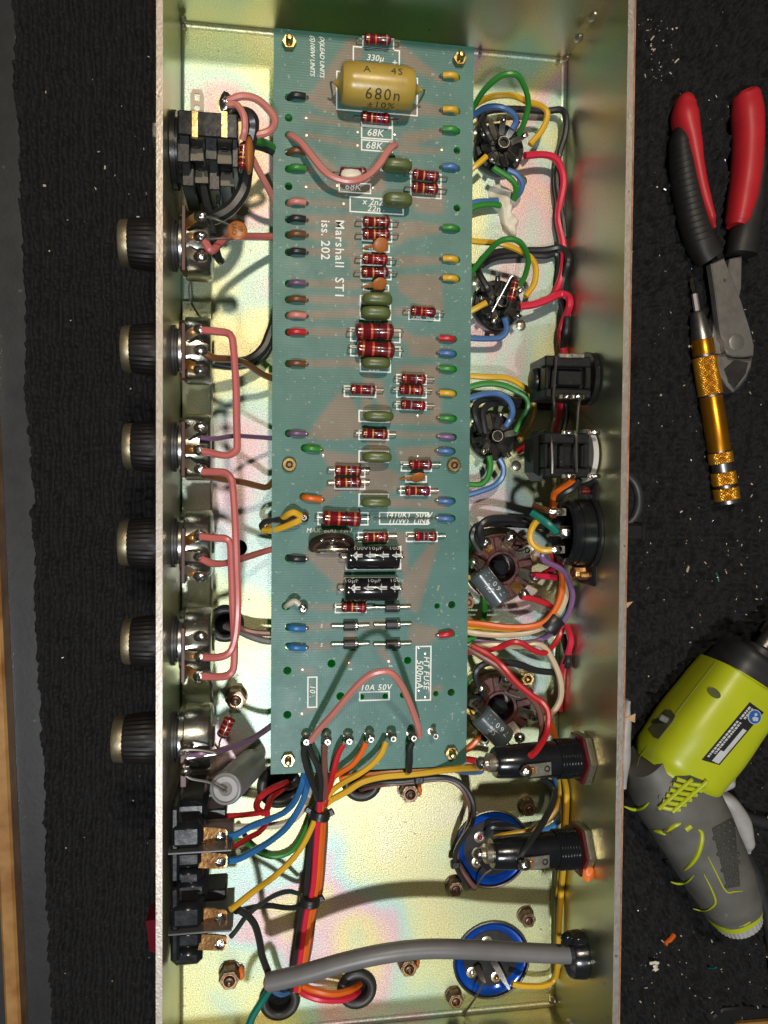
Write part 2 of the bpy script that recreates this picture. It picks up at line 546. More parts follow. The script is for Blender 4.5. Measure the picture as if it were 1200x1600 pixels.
def carpet_h(x, y):
    """height of the ribbed loop pile over the carpet base"""
    right = np.clip((x - 0.14) / 0.05, 0, 1)
    xw = x + 0.0022 * (vnoise(x, y, 0.012, 3) - 0.5) + 0.0016 * (vnoise(x, y, 0.0045, 4) - 0.5)
    rib = np.floor(xw / PITCH)
    fr = xw / PITCH - rib
    prof = np.clip(1 - np.abs(2 * fr - 1) ** 2.2, 0, 1) ** 0.8
    ph = (np.sin(rib * 12.9898) * 43758.5453) % 1.0
    loops = 0.5 + 0.5 * np.sin(2 * np.pi * (y / (0.0052 + 0.0012 * ph) + ph + 1.1 * vnoise(x * 0.2, y, 0.010, 8)))
    n1 = vnoise(x, y, 0.0032, 5)
    n2 = vnoise(x, y, 0.0014, 6)
    h = prof * (0.0044 + 0.0030 * loops * (0.4 + n1)) * (1 - 0.40 * right)
    h = h + (0.0012 + 0.0050 * right) * n1 + (0.0008 + 0.0016 * right) * n2 + 0.0012 * vnoise(x, y, 0.02, 9)
    return h

def build_carpet():
    xl0 = P(14, 0, ZC).x - 0.004
    x_in0, x_in1 = P(270, 800, ZC).x, P(940, 800, ZC).x
    x1 = P(1230, 800, ZC).x + 0.05
    fine = 0.00075
    xs = np.concatenate([np.arange(xl0, x_in0, fine), np.arange(x_in0, x_in1, 0.006), np.arange(x_in1, x1, fine)])
    ys = np.arange(P(600, 1640, ZC).y - 0.03, P(600, -40, ZC).y + 0.03, 0.00095)
    X, Y = np.meshgrid(xs, ys, indexing='ij')
    Z = ZC - 0.0070 + carpet_h(X, Y)
    # the cut left edge runs slightly askew and wavers
    pa, pb = P(16, 0, ZC), P(76, 1600, ZC)
    t = (Y - pa.y) / (pb.y - pa.y)
    edge = pa.x + (pb.x - pa.x) * t + 0.0022 * (vnoise(Y, Y * 0, 0.016, 21) - 0.5) + 0.0014 * (vnoise(Y, Y * 0, 0.005, 22) - 0.5)
    out = edge - X
    Z = np.where(out > 0, ZC - 0.0115, Z)
    Z = np.where((out <= 0) & (out > -0.0022), Z - 0.0025 * (1 + out / 0.0022), Z)
    nx, ny = len(xs), len(ys)
    co = np.stack([X, Y, Z], -1).reshape(-1, 3)
    idx = np.arange(nx * ny).reshape(nx, ny)
    quads = np.stack([idx[:-1, :-1], idx[1:, :-1], idx[1:, 1:], idx[:-1, 1:]], -1).reshape(-1, 4)
    dead = (Z <= ZC - 0.0114)
    dq = dead[:-1, :-1] & dead[1:, :-1] & dead[1:, 1:] & dead[:-1, 1:]
    quads = quads[~dq.reshape(-1)]
    me = bpy.data.meshes.new("carpet")
    me.vertices.add(len(co))
    me.vertices.foreach_set("co", co.ravel())
    me.loops.add(quads.size)
    me.loops.foreach_set("vertex_index", quads.ravel())
    me.polygons.add(len(quads))
    me.polygons.foreach_set("loop_start", np.arange(0, quads.size, 4))
    me.update(calc_edges=True)
    me.polygons.foreach_set("use_smooth", np.ones(len(quads), bool))
    m = mat("carpet_pile", (0.022, 0.021, 0.022), 0.85, 0, (0.007, 0.007, 0.0075), 800, 0.55, 1.0, 1500, spec=0.25, detail=6)
    me.materials.append(m)
    o = bpy.data.objects.new("carpet", me)
    COL.objects.link(o)
    tag(o, "black ribbed loop-pile carpet mat under the chassis and the tools", "carpet", kind="structure")
    return o

build_carpet()

bench_mat = mat("bench_grey", (0.030, 0.030, 0.032), 0.42, 0, (0.020, 0.020, 0.021), 40, 0.6, 0.1, 500, rvar=0.1, speck=(120, 0.72, (0.085, 0.085, 0.085)))
mb = MB()
a, b = P(-60, -60, ZC - 0.008), P(-60, 1700, ZC - 0.008)
mb.box(((a.x - 0.1 + 0.40) / 2, (a.y + b.y) / 2, ZC - 0.021), (0.40 - a.x + 0.1, a.y - b.y + 0.1, 0.020), 0.001)
mk("bench_top", mb, bench_mat, label="dark grey scuffed bench top showing left of the carpet", cat="bench top", kind="structure")

wood = mat("varnished_wood", (0.46, 0.26, 0.085), 0.38, 0, (0.24, 0.095, 0.022), 60, 0.5, 0.25, 180, coat=0.3)
mb = MB()
p0, p1 = P(-18, 500, ZC), P(35, 1640, ZC)
d = (p1 - p0)
q0, q1 = p0, p1
n_ = Vector((-d.y, d.x, 0)).normalized()
if n_.x > 0: n_ = -n_
wd = 0.0075
mb.prism([(q0.x, q0.y), (q1.x, q1.y), (q1.x + n_.x * wd, q1.y + n_.y * wd), (q0.x + n_.x * wd, q0.y + n_.y * wd)], ZC - 0.0105, ZC + 0.001, ch=0.0012)
mk("wood_strip", mb, wood, label="varnished wooden edging strip at the left edge of the bench", cat="wood strip")

# corner at the lower right: black sheet standing in for the shadowed carpet edge, wood in front
mb = MB()
pts = [P(x, y, ZC + 0.002) for x, y in ((1108, 1640), (1112, 1590), (1130, 1576), (1165, 1573), (1230, 1578), (1230, 1640))]
mb.prism([(p.x, p.y) for p in pts], ZC - 0.004, ZC + 0.0025, ch=0.001)
mk("shaded_edge_sheet", mb, mat("edge_shade_black", (0.008, 0.008, 0.008), 0.5), label="flat black sheet standing in for the shaded carpet edge, lower right corner", cat="shaded carpet edge")
mb = MB()
pts = [P(x, y, ZC + 0.004) for x, y in ((1140, 1640), (1148, 1597), (1240, 1590), (1240, 1640))]
mb.prism([(p.x, p.y) for p in pts], ZC + 0.0030, ZC + 0.006, ch=0.0006)
mk("wood_batten", mb, wood, label="sliver of wooden batten over the shaded carpet edge, lower right", cat="wood batten")

# ================================================================== CHASSIS
chassis = thing("amplifier_chassis", (CW / 2, -CL / 2, 0), "open zinc-plated steel amplifier chassis tray with iridescent floor and tall side walls", "chassis")

def circle(c, r, n=32):
    return [(c[0] + r * math.cos(2 * math.pi * k / n), c[1] + r * math.sin(2 * math.pi * k / n)) for k in range(n)]

def plate(outer, holes, z0, z1):
    """flat plate with real holes, via a filled 2D curve"""
    c = bpy.data.curves.new("pl", 'CURVE')
    c.dimensions = '2D'
    c.fill_mode = 'BOTH'
    c.extrude = (z1 - z0) / 2
    for poly in [outer] + holes:
        s = c.splines.new('POLY')
        s.points.add(len(poly) - 1)
        for k, p in enumerate(poly):
            s.points[k].co = (p[0], p[1], 0, 1)
        s.use_cyclic_u = True
    o = bpy.data.objects.new("pl", c)
    COL.objects.link(o)
    dg = bpy.context.evaluated_depsgraph_get()
    me = bpy.data.meshes.new_from_object(o.evaluated_get(dg))
    bpy.data.objects.remove(o)
    zc = (z0 + z1) / 2
    mb = MB().add([v.co + Vector((0, 0, zc)) for v in me.vertices], [tuple(p.vertices) for p in me.polygons])
    bpy.data.meshes.remove(me)
    return mb

GROM = [(352, 975, 27), (436, 1229, 32), (566, 1221, 30), (437, 1563, 30), (558, 1546, 29)]
CANS = [(768, 1326, 62), (768, 1499, 62)]
holes = [circle(P(373, 856, 0), 13 * S(P(373, 856, 0)))]
for x, y, r in GROM:
    p = P(x, y, 0)
    holes.append(circle(p, r * 0.72 * S(p)))
for x, y, r in CANS:
    p = P(x, y, 0)
    holes.append(circle(p, r * 0.97 * S(p), 48))
mb = plate([(0, 0), (CW, 0), (CW, -CL), (0, -CL)], holes, -TH, 0)
mk("floor_panel", mb, zinc_floor, chassis)

def wall(x0, x1, y0, y1, edge):
    mb = MB()
    vs = [(x0, y0, -TH), (x1, y0, -TH), (x1, y1, -TH), (x0, y1, -TH), (x0, y0, CH), (x1, y0, CH), (x1, y1, CH), (x0, y1, CH)]
    mb.add(vs, [(0, 3, 2, 1), (0, 1, 5, 4), (1, 2, 6, 5), (2, 3, 7, 6), (3, 0, 4, 7)], 0)
    mb.add([vs[4], vs[5], vs[6], vs[7]], [(0, 1, 2, 3)], 1)
    return mk("wall", mb, [zinc_wall, edge], chassis)

wall(-TH, -0.00002, -CL - TH, TH, zinc_edge)
wall(CW + 0.00002, CW + TH + 0.0002, -CL - TH, TH, zinc_edge)
wall(0, CW, 0.00002, TH - 0.0002, zinc_edge)
wall(0, CW, -CL - TH + 0.0002, -CL - 0.00002, zinc_edge)
# copper-brown weathered plies along the outer rim of the right wall
mb = MB()
mb.box((CW + TH + 0.0009, -CL / 2, CH - 0.0032), (0.0007, CL, 0.005), 0.0002)
mk("outer_lip", mb, rust_edge, chassis)
# folded step along the front wall, under the controls
mb = MB()
ya, yb = P(331, 470, 0.003).y, P(331, 1190, 0.003).y
xe = P(331, 800, 0.003).x
mb.box((xe / 2 + 0.00005, (ya + yb) / 2, 0.0014), (xe - 0.0002, ya - yb, 0.0027), 0.0005)
mk("folded_step", mb, zinc_wall, chassis)
# rounded folds where the floor turns up into the walls
def fold(a, b, inward, r=0.0016):
    mb = MB()
    n = 6
    vs = []
    for e in (Vector(a), Vector(b)):
        for k in range(n + 1):
            th = math.pi / 2 * k / n
            vs.append(e + Vector(inward) * (r * (1 - math.sin(th))) + Vector((0, 0, r * (1 - math.cos(th)))))
    mb.add(vs, [(k, k + 1, n + 2 + k, n + 1 + k) for k in range(n)])
    mk("fold", mb, zinc_floor, chassis, sharp=80)
fold((0.0001, -0.0001, 0.0001), (CW - 0.0001, -0.0001, 0.0001), (0, -1, 0))
fold((0.0001, -CL + 0.0001, 0.0001), (CW - 0.0001, -CL + 0.0001, 0.0001), (0, 1, 0))
fold((CW - 0.0001, 0, 0.0001), (CW - 0.0001, -CL, 0.0001), (-1, 0, 0))
fold((0.0001, 0, 0.0001), (0.0001, -CL, 0.0001), (1, 0, 0), 0.0012)
# weld beads in the corners
for k, (x, y, zz, r) in enumerate(((282, 42, 1, 6), (287, 30, 6, 6), (886, 92, 2, 6), (904, 60, 20, 8), (927, 26, 36, 9), (750, 84, 1, 4), (872, 96, 1, 4), (865, 1562, 3, 6), (893, 1598, 20, 7))):
    p = P(x, y, zz * MM)
    p.x = min(max(p.x, 0.0006), CW - 0.0006)
    p.y = max(min(p.y, -0.0006), -CL + 0.0006)
    mb = MB().ball(p, r * S(p) * 1.0, (0.8, 0.8, 1.3), 10, 7, jit=0.10)
    mk("weld_bead", mb, tin_lug, chassis)
# screw head poking over the front wall beside the input jack
# ================================================================== CIRCUIT BOARD
ZB = 0.016
BX0, BX1, BY0, BY1 = 0.03374, 0.10774, -0.00758, -0.27818
board = thing("circuit_board", ((BX0 + BX1) / 2, (BY0 + BY1) / 2, ZB - 0.0016), "long green fibreglass circuit board with maroon resistors down the middle of the chassis", "circuit board")

BHOLES = []   # px, py, radius px
for y in (152, 184, 211, 238, 264, 291, 317, 343, 367, 394, 443, 468, 493, 519, 568, 677, 872, 980, 1010):
    BHOLES.append((451, y, 6.2))
for x, y in ((476, 700), (474, 776)):
    BHOLES.append((x, y, 6.2))
for y in (121, 174, 205, 235, 263, 325, 358, 406, 436, 530, 553, 577, 615, 654, 683, 705, 783, 810):
    BHOLES.append((714 if y < 500 else 709 if y < 700 else 707, y, 5.6))
BHOLES += [(518, 1037, 6.5), (449, 1048, 6.5), (532, 1088, 6.5), (449, 1117, 6.5), (565, 1089, 4.6), (602, 1088, 4.6), (630, 1086, 5.5), (637, 1032, 6),
           (681, 1084, 4.6), (705, 1082, 6), (683, 947, 4.6), (706, 945, 6), (706, 990, 5.5), (447, 947, 7)]

def build_board():
    cell = 0.00042
    nx, ny = int((BX1 - BX0) / cell), int((BY0 - BY1) / cell)
    xs, ys = np.linspace(BX0, BX1, nx + 1), np.linspace(BY1, BY0, ny + 1)
    X, Y = np.meshgrid(xs, ys, indexing='ij')
    # copper pours seen through the laminate: bands and areas measured on the photograph
    mask = np.zeros_like(X)
    def poly(pts):
        q = [P(x, y, ZB) for x, y in pts]
        inside = np.zeros(X.shape, bool)
        for i in range(len(q)):
            a, b = q[i], q[i - 1]
            c = ((a.y > Y) != (b.y > Y)) & (X < (b.x - a.x) * (Y - a.y) / (b.y - a.y + 1e-12) + a.x)
            inside ^= c
        mask[inside] = 1
    def band(pts, w):
        q = [P(x, y, ZB) for x, y in pts]
        r = w / 2 * S(q[0])
        for a, b in zip(q[:-1], q[1:]):
            dx, dy = b.x - a.x, b.y - a.y
            L2 = dx * dx + dy * dy + 1e-12
            t = np.clip(((X - a.x) * dx + (Y - a.y) * dy) / L2, 0, 1)
            mask[(X - a.x - t * dx) ** 2 + (Y - a.y - t * dy) ** 2 < r * r] = 1
    for pl in ([(545, 58), (562, 62), (568, 90), (540, 108), (524, 150), (530, 172), (566, 190), (500, 172), (478, 156), (505, 118)],
               [(612, 62), (622, 64), (696, 126), (690, 131), (640, 108), (618, 84)],
               [(655, 158), (700, 170), (698, 182), (660, 180), (622, 190), (610, 186), (630, 178)],
               [(630, 208), (690, 200), (694, 212), (640, 228), (622, 222)],
               [(616, 226), (690, 232), (690, 240), (625, 240)],
               [(570, 262), (600, 266), (604, 300), (560, 304), (520, 310), (536, 292)],
               [(640, 300), (694, 288), (694, 335), (650, 330), (640, 318)],
               [(612, 350), (640, 344), (690, 352), (690, 364), (640, 372), (618, 384)],
               [(618, 400), (690, 400), (690, 412), (622, 418)],
               [(618, 430), (692, 428), (692, 490), (664, 482), (640, 468), (624, 456)],
               [(636, 524), (690, 526), (686, 560), (640, 556)],
               [(620, 572), (690, 570), (692, 584), (676, 600), (620, 600)],
               [(668, 588), (690, 610), (690, 660), (668, 640)],
               [(478, 684), (500, 650), (530, 612), (548, 618), (566, 655), (560, 684), (520, 688)],
               [(500, 702), (560, 712), (590, 702), (600, 730), (625, 740), (620, 770), (570, 772), (540, 764), (505, 790), (495, 780), (520, 745)],
               [(620, 700), (690, 696), (690, 716), (660, 720), (622, 720)],
               [(474, 866), (545, 852), (538, 925), (500, 892)],
               [(672, 848), (686, 848), (652, 960), (636, 950), (618, 922)],
               [(640, 973), (686, 982), (684, 998), (662, 1008), (640, 1006)],
               [(585, 1012), (600, 1010), (612, 1035), (604, 1037)],
               [(480, 850), (500, 850), (500, 858), (478, 862)]):
        poly(pl)
    for pts, w in (([(478, 152), (500, 160)], 10), ([(478, 184), (560, 196)], 9), ([(478, 211), (560, 228)], 9), ([(480, 238), (520, 262)], 14), ([(478, 291), (530, 292)], 10), ([(480, 264), (532, 272)], 10),
                   ([(480, 317), (545, 320)], 9), ([(480, 343), (562, 347)], 16), ([(480, 367), (562, 367)], 14), ([(480, 394), (555, 394), (565, 405)], 12), ([(480, 443), (562, 445)], 12), ([(480, 468), (562, 470)], 12),
                   ([(480, 493), (562, 488)], 13), ([(480, 519), (545, 519)], 12), ([(480, 568), (562, 567)], 12), ([(545, 340), (556, 430)], 12), ([(620, 487), (640, 487)], 12), ([(622, 518), (640, 530)], 16),
                   ([(615, 678), (692, 681)], 9), ([(590, 690), (592, 700)], 30), ([(590, 600), (600, 640)], 16), ([(575, 590), (572, 640)], 14), ([(610, 655), (690, 655)], 16), ([(675, 767), (690, 782)], 12), ([(612, 785), (690, 790)], 14),
                   ([(685, 615), (660, 610)], 12), ([(610, 838), (640, 838)], 14), ([(480, 949), (530, 949)], 8), ([(480, 980), (520, 978)], 10), ([(480, 1010), (515, 1010)], 10), ([(622, 870), (632, 890), (628, 840)], 14), ([(548, 985), (548, 1000)], 14), ([(562, 976), (600, 976)], 12),
                   ([(470, 1045), (490, 1050)], 7), ([(470, 1115), (488, 1108)], 7), ([(540, 1030), (548, 1040)], 7), ([(676, 1084), (686, 1075)], 12), ([(520, 920), (536, 922)], 7)):
        band(pts, w)
    for _ in range(1):
        for ax in (0, 1):
            acc = np.zeros_like(mask)
            for s in range(-2, 3):
                acc += np.roll(mask, s, ax)
            mask = acc / 5
    Z = np.full_like(X, ZB)
    alive = np.ones((nx, ny), bool)
    XC, YC = (X[:-1, :-1] + X[1:, 1:]) / 2, (Y[:-1, :-1] + Y[1:, 1:]) / 2
    rims = []
    for hx, hy, hr in BHOLES:
        c = P(hx, hy, ZB)
        r = hr * S(c)
        D = np.hypot(X - c.x, Y - c.y)
        near = np.abs(D - r) < cell * 0.72
        k = np.where(near, r / np.maximum(D, 1e-9), 1)
        X = c.x + (X - c.x) * k
        Y = c.y + (Y - c.y) * k
        alive &= ~(np.hypot(XC - c.x, YC - c.y) < r)
        rims.append((c, r))
    co = np.stack([X, Y, Z], -1).reshape(-1, 3) - np.array(board.location)
    idx = np.arange((nx + 1) * (ny + 1)).reshape(nx + 1, ny + 1)
    quads = np.stack([idx[:-1, :-1], idx[1:, :-1], idx[1:, 1:], idx[:-1, 1:]], -1)[alive]
    me = bpy.data.meshes.new("laminate")
    me.from_pydata(co.tolist(), [], quads.tolist())
    at = me.attributes.new("copper", 'FLOAT', 'POINT')
    at.data.foreach_set("value", mask.ravel())
    m = bpy.data.materials.new("board_green")
    m.use_nodes = True
    nt = m.node_tree
    b = nt.nodes["Principled BSDF"]
    b.inputs["Roughness"].default_value = 0.46
    b.inputs["Specular IOR Level"].default_value = 0.75
    an = nt.nodes.new("ShaderNodeAttribute")
    an.attribute_name = "copper"
    geo = nt.nodes.new("ShaderNodeNewGeometry")
    n = nt.nodes.new("ShaderNodeTexNoise")
    n.inputs["Scale"].default_value = 60
    n.inputs["Detail"].default_value = 5
    nt.links.new(geo.outputs["Position"], n.inputs["Vector"])
    def ramp(c0, c1, src):
        r = nt.nodes.new("ShaderNodeValToRGB")
        r.color_ramp.elements[0].position = 0.35
        r.color_ramp.elements[1].position = 0.65
        r.color_ramp.elements[0].color = (*c0, 1)
        r.color_ramp.elements[1].color = (*c1, 1)
        nt.links.new(src, r.inputs["Fac"])
        return r.outputs["Color"]
    gcol = ramp((0.062, 0.182, 0.168), (0.090, 0.230, 0.215), n.outputs["Fac"])
    ccol = ramp((0.225, 0.165, 0.125), (0.290, 0.215, 0.170), n.outputs["Fac"])
    mx = nt.nodes.new("ShaderNodeMix")
    mx.data_type = 'RGBA'
    nt.links.new(an.outputs["Fac"], mx.inputs[0])
    nt.links.new(gcol, mx.inputs[6])
    nt.links.new(ccol, mx.inputs[7])
    # glass weave
    wv = nt.nodes.new("ShaderNodeTexWave")
    wv.bands_direction = 'Y'
    wv.inputs["Scale"].default_value = 330
    wv.inputs["Distortion"].default_value = 0.6
    wv.inputs["Detail"].default_value = 1
    wv2 = nt.nodes.new("ShaderNodeTexWave")
    wv2.bands_direction = 'X'
    wv2.inputs["Scale"].default_value = 330
    wv2.inputs["Distortion"].default_value = 0.6
    nt.links.new(geo.outputs["Position"], wv.inputs["Vector"])
    nt.links.new(geo.outputs["Position"], wv2.inputs["Vector"])
    ad = nt.nodes.new("ShaderNodeMath")
    ad.operation = 'MULTIPLY_ADD'
    ad.inputs[1].default_value = 0.35
    nt.links.new(wv2.outputs["Fac"], ad.inputs[0])
    nt.links.new(wv.outputs["Fac"], ad.inputs[2])
    mr = nt.nodes.new("ShaderNodeMapRange")
    mr.inputs[2].default_value = 1.35
    mr.inputs[3].default_value = 0.86
    mr.inputs[4].default_value = 1.08
    nt.links.new(ad.outputs[0], mr.inputs[0])
    ml = nt.nodes.new("ShaderNodeMix")
    ml.data_type = 'RGBA'
    ml.blend_type = 'MULTIPLY'
    ml.inputs[0].default_value = 1.0
    nt.links.new(mx.outputs[2], ml.inputs[6])
    nt.links.new(mr.outputs[0], ml.inputs[7])
    # dust and flux specks
    n2 = nt.nodes.new("ShaderNodeTexNoise")
    n2.inputs["Scale"].default_value = 650
    n2.inputs["Detail"].default_value = 3
    nt.links.new(geo.outputs["Position"], n2.inputs["Vector"])
    rr = nt.nodes.new("ShaderNodeValToRGB")
    rr.color_ramp.elements[0].position = 0.665
    rr.color_ramp.elements[1].position = 0.70
    nt.links.new(n2.outputs["Fac"], rr.inputs["Fac"])
    mz = nt.nodes.new("ShaderNodeMix")
    mz.data_type = 'RGBA'
    nt.links.new(rr.outputs["Color"], mz.inputs[0])
    nt.links.new(ml.outputs[2], mz.inputs[6])
    mz.inputs[7].default_value = (0.34, 0.40, 0.35, 1)
    # brown flux stains and handling marks
    n4 = nt.nodes.new("ShaderNodeTexNoise")
    n4.inputs["Scale"].default_value = 95
    n4.inputs["Detail"].default_value = 8
    n4.inputs["Roughness"].default_value = 0.7
    nt.links.new(geo.outputs["Position"], n4.inputs["Vector"])
    r4 = nt.nodes.new("ShaderNodeValToRGB")
    r4.color_ramp.elements[0].position = 0.60
    r4.color_ramp.elements[1].position = 0.74
    r4.color_ramp.elements[1].color = (0.55, 0.55, 0.55, 1)
    nt.links.new(n4.outputs["Fac"], r4.inputs["Fac"])
    m4 = nt.nodes.new("ShaderNodeMix")
    m4.data_type = 'RGBA'
    nt.links.new(r4.outputs["Color"], m4.inputs[0])
    nt.links.new(mz.outputs[2], m4.inputs[6])
    m4.inputs[7].default_value = (0.10, 0.12, 0.075, 1)
    nt.links.new(m4.outputs[2], b.inputs["Base Color"])
    rg = nt.nodes.new("ShaderNodeMapRange")
    rg.inputs[3].default_value = 0.34
    rg.inputs[4].default_value = 0.62
    nt.links.new(n4.outputs["Fac"], rg.inputs[0])
    nt.links.new(rg.outputs[0], b.inputs["Roughness"])
    bp = nt.nodes.new("ShaderNodeBump")
    bp.inputs["Strength"].default_value = 0.10
    bp.inputs["Distance"].default_value = 0.0002
    nt.links.new(ad.outputs[0], bp.inputs["Height"])
    nt.links.new(bp.outputs["Normal"], b.inputs["Normal"])
    # thin glass laminate lets some green light through to the floor below
    tl = nt.nodes.new("ShaderNodeBsdfTranslucent")
    tl.inputs["Color"].default_value = (0.10, 0.85, 0.42, 1)
    ms = nt.nodes.new("ShaderNodeMixShader")
    ms.inputs[0].default_value = 0.32
    nt.links.new(b.outputs[0], ms.inputs[1])
    nt.links.new(tl.outputs[0], ms.inputs[2])
    nt.links.new(ms.outputs[0], nt.nodes["Material Output"].inputs["Surface"])
    me.materials.append(m)
    me.polygons.foreach_set("use_smooth", [True] * len(me.polygons))
    o = bpy.data.objects.new("laminate", me)
    COL.objects.link(o)
    o.parent = board
    edge_m = mat("laminate_edge", (0.05, 0.34, 0.16), 0.5, 0, (0.035, 0.26, 0.11), 200, 0.5)
    nt2 = edge_m.node_tree
    tl2 = nt2.nodes.new("ShaderNodeBsdfTranslucent")
    tl2.inputs["Color"].default_value = (0.25, 0.9, 0.5, 1)
    ms2 = nt2.nodes.new("ShaderNodeMixShader")
    ms2.inputs[0].default_value = 0.85
    nt2.links.new(nt2.nodes["Principled BSDF"].outputs[0], ms2.inputs[1])
    nt2.links.new(tl2.outputs[0], ms2.inputs[2])
    nt2.links.new(ms2.outputs[0], nt2.nodes["Material Output"].inputs["Surface"])
    mb = MB()
    z0, z1 = ZB - 0.0016, ZB
    vs = [(BX0, BY0, z0), (BX1, BY0, z0), (BX1, BY1, z0), (BX0, BY1, z0), (BX0, BY0, z1), (BX1, BY0, z1), (BX1, BY1, z1), (BX0, BY1, z1)]
    mb.add(vs, [(0, 4, 5, 1), (1, 5, 6, 2), (2, 6, 7, 3), (3, 7, 4, 0)])
    for c, r in rims:
        mb.lathe((c.x, c.y, z0), (0, 0, 1), [(0, r), (0.0016, r)], 20, cap=False)
    e = mk("laminate_edge", mb, edge_m, board)
    mb = plate([(BX0, BY0), (BX1, BY0), (BX1, BY1), (BX0, BY1)], [circle((c.x, c.y), r, 20) for c, r in rims], z0 - 0.00005, z0)
    mk("copper_side", mb, edge_m, board)
build_board()

BZ = ZB + 0.00004

def rect(x0, y0, x1, y1, w=2.1):
    """white printed outline on the board, photo pixels"""
    a, b = P(x0, (y0 + y1) / 2, ZB), P(x1, (y0 + y1) / 2, ZB)
    c, d = P((x0 + x1) / 2, y0, ZB), P((x0 + x1) / 2, y1, ZB)
    X0, X1, Y1, Y0 = a.x, b.x, c.y, d.y
    t = w * S(a)
    mb = MB()
    for (p, q, r, s) in ((X0, Y0, X1, Y0 + t), (X0, Y1 - t, X1, Y1), (X0, Y0 + t, X0 + t, Y1 - t), (X1 - t, Y0 + t, X1, Y1 - t)):
        mb.add([(p, q, BZ), (r, q, BZ), (r, s, BZ), (p, s, BZ)], [(0, 1, 2, 3)])
    mk("printed_outline", mb, white_ink, board)

def btext(s, px, py, hpx, rot=0, shear=0.15, spacing=1.0, weight=0.0, m=None):
    p = P(px, py, ZB)
    text_on(board, s, (p.x, p.y, BZ + 0.00002), hpx * S(p) * 1.35, m or white_ink, math.radians(rot), shear=shear, spacing=spacing, weight=weight * S(p))

btext("Marshall  ST1", 530, 405, 14.5, -90, 0, 1.13, 0.20)
btext("iss. 202", 508, 375, 14.5, -90, 0, 1.05, 0.20)
btext("(X)LEAD UNITS", 503, 89, 7.4, -90, 0.25, 0.92, 0.1)
btext("(S)100W UNITS", 488, 87, 7.4, -90, 0.25, 0.92, 0.1)
btext("330\u00b5", 586, 91, 10, 0, 0.2, 1.0, 0.1)
btext("+", 617, 99, 12, 0, 0, 1.0, 0.1)
btext("68K", 586, 208, 11.5, 0, 0.2, 1.05, 0.1)
btext("68K", 584, 228, 11.5, 0, 0.2, 1.05, 0.1)
btext("68K", 551, 292, 11, 0, 0.2, 1.05, 0.1)
btext("x 2n2", 582, 316, 10, 0, 0.2, 1.05, 0.1)
btext("22n", 584, 326.5, 10, 0, 0.2, 1.05, 0.1)
btext("300p", 586, 389, 9.5, 0, 0.2, 1.05, 0.1)
btext("22n", 585, 501, 9, 0, 0.2, 1.1, 0.1)
btext("22n", 584, 577, 8, 0, 0.2, 1.1, 0.1)
btext("33K  68K", 662, 496, 7.5, 0, 0.2, 1.0, 0.1)
btext("10K", 667, 301, 7.5, 0, 0.2, 1.0, 0.1)
btext("(410K)  50W", 639, 805, 9.5, 0, 0.2, 1.05, 0.1)
btext("(1/W)  LINK", 640, 814.5, 9, 0, 0.2, 1.05, 0.1)
btext("MAX  BIAS  MIN", 514, 829, 7.5, 0, 0.2, 1.0, 0.05)
btext("HT FUSE", 666, 1051, 9.5, -90, 0.2, 1.1, 0.1)
btext("500mA", 655.5, 1053, 11, -90, 0.2, 1.05, 0.1)
btext("10A 50V", 587, 1074.5, 9.5, 0, 0.2, 1.1, 0.1)
btext("10 .", 488, 1080, 9, -90, 0.2, 1.1, 0.1)
btext("S", 502, 978, 6, 0, 0.2)
btext("S", 502, 1008, 6, 0, 0.2)
btext("S", 547, 1045, 6, -90, 0.2)
btext("S", 610, 1040, 6, -90, 0.2)

for r_ in ((566, 58, 616, 77), (551, 75, 625, 104), (525, 116, 653, 177), (564, 182, 614, 198), (564, 198, 614, 218), (564, 219, 614, 237), (529, 285, 580, 302), (594, 248, 642, 269),
           (641, 270, 690, 289), (641, 290, 690, 310), (546, 309, 631, 334), (565, 342, 613, 358), (565, 362, 613, 378), (567, 382, 609, 394), (563, 400, 612, 416), (563, 420, 612, 437), (567, 444, 608, 455),
           (562, 462, 611, 500), (547, 513, 626, 535), (547, 540, 626, 558), (562, 562, 611, 582), (638, 484, 688, 501), (619, 585, 667, 601), (619, 605, 667, 622), (619, 627, 667, 641), (537, 603, 588, 621),
           (560, 641, 609, 660), (560, 672, 608, 688), (560, 704, 608, 723), (522, 730, 571, 746), (522, 749, 571, 765), (626, 721, 675, 737), (633, 743, 667, 754), (625, 759, 673, 775), (560, 771, 608, 792),
           (496, 800, 576, 821), (592, 800, 670, 820), (559, 831, 607, 847), (634, 831, 684, 847), (540, 853, 627, 890), (537, 902, 621, 938), (523, 942, 573, 958), (480, 1057, 496, 1106), (561, 1080, 609, 1095), (649, 1009, 674, 1095)):
    rect(*r_)

def lead(mbl, p0, p1, r=0.0003):
    """from the body end outward, then down into the board"""
    d = (p1 - p0)
    d.z = 0
    e = Vector((p1.x, p1.y, p0.z))
    k = d.normalized() * 0.0007
    mbl.tube(spline([p0, e - k, e - k * 0.25 - Vector((0, 0, 0.0003)), Vector((p1.x, p1.y, ZB - 0.0008))], 4), r, 6)

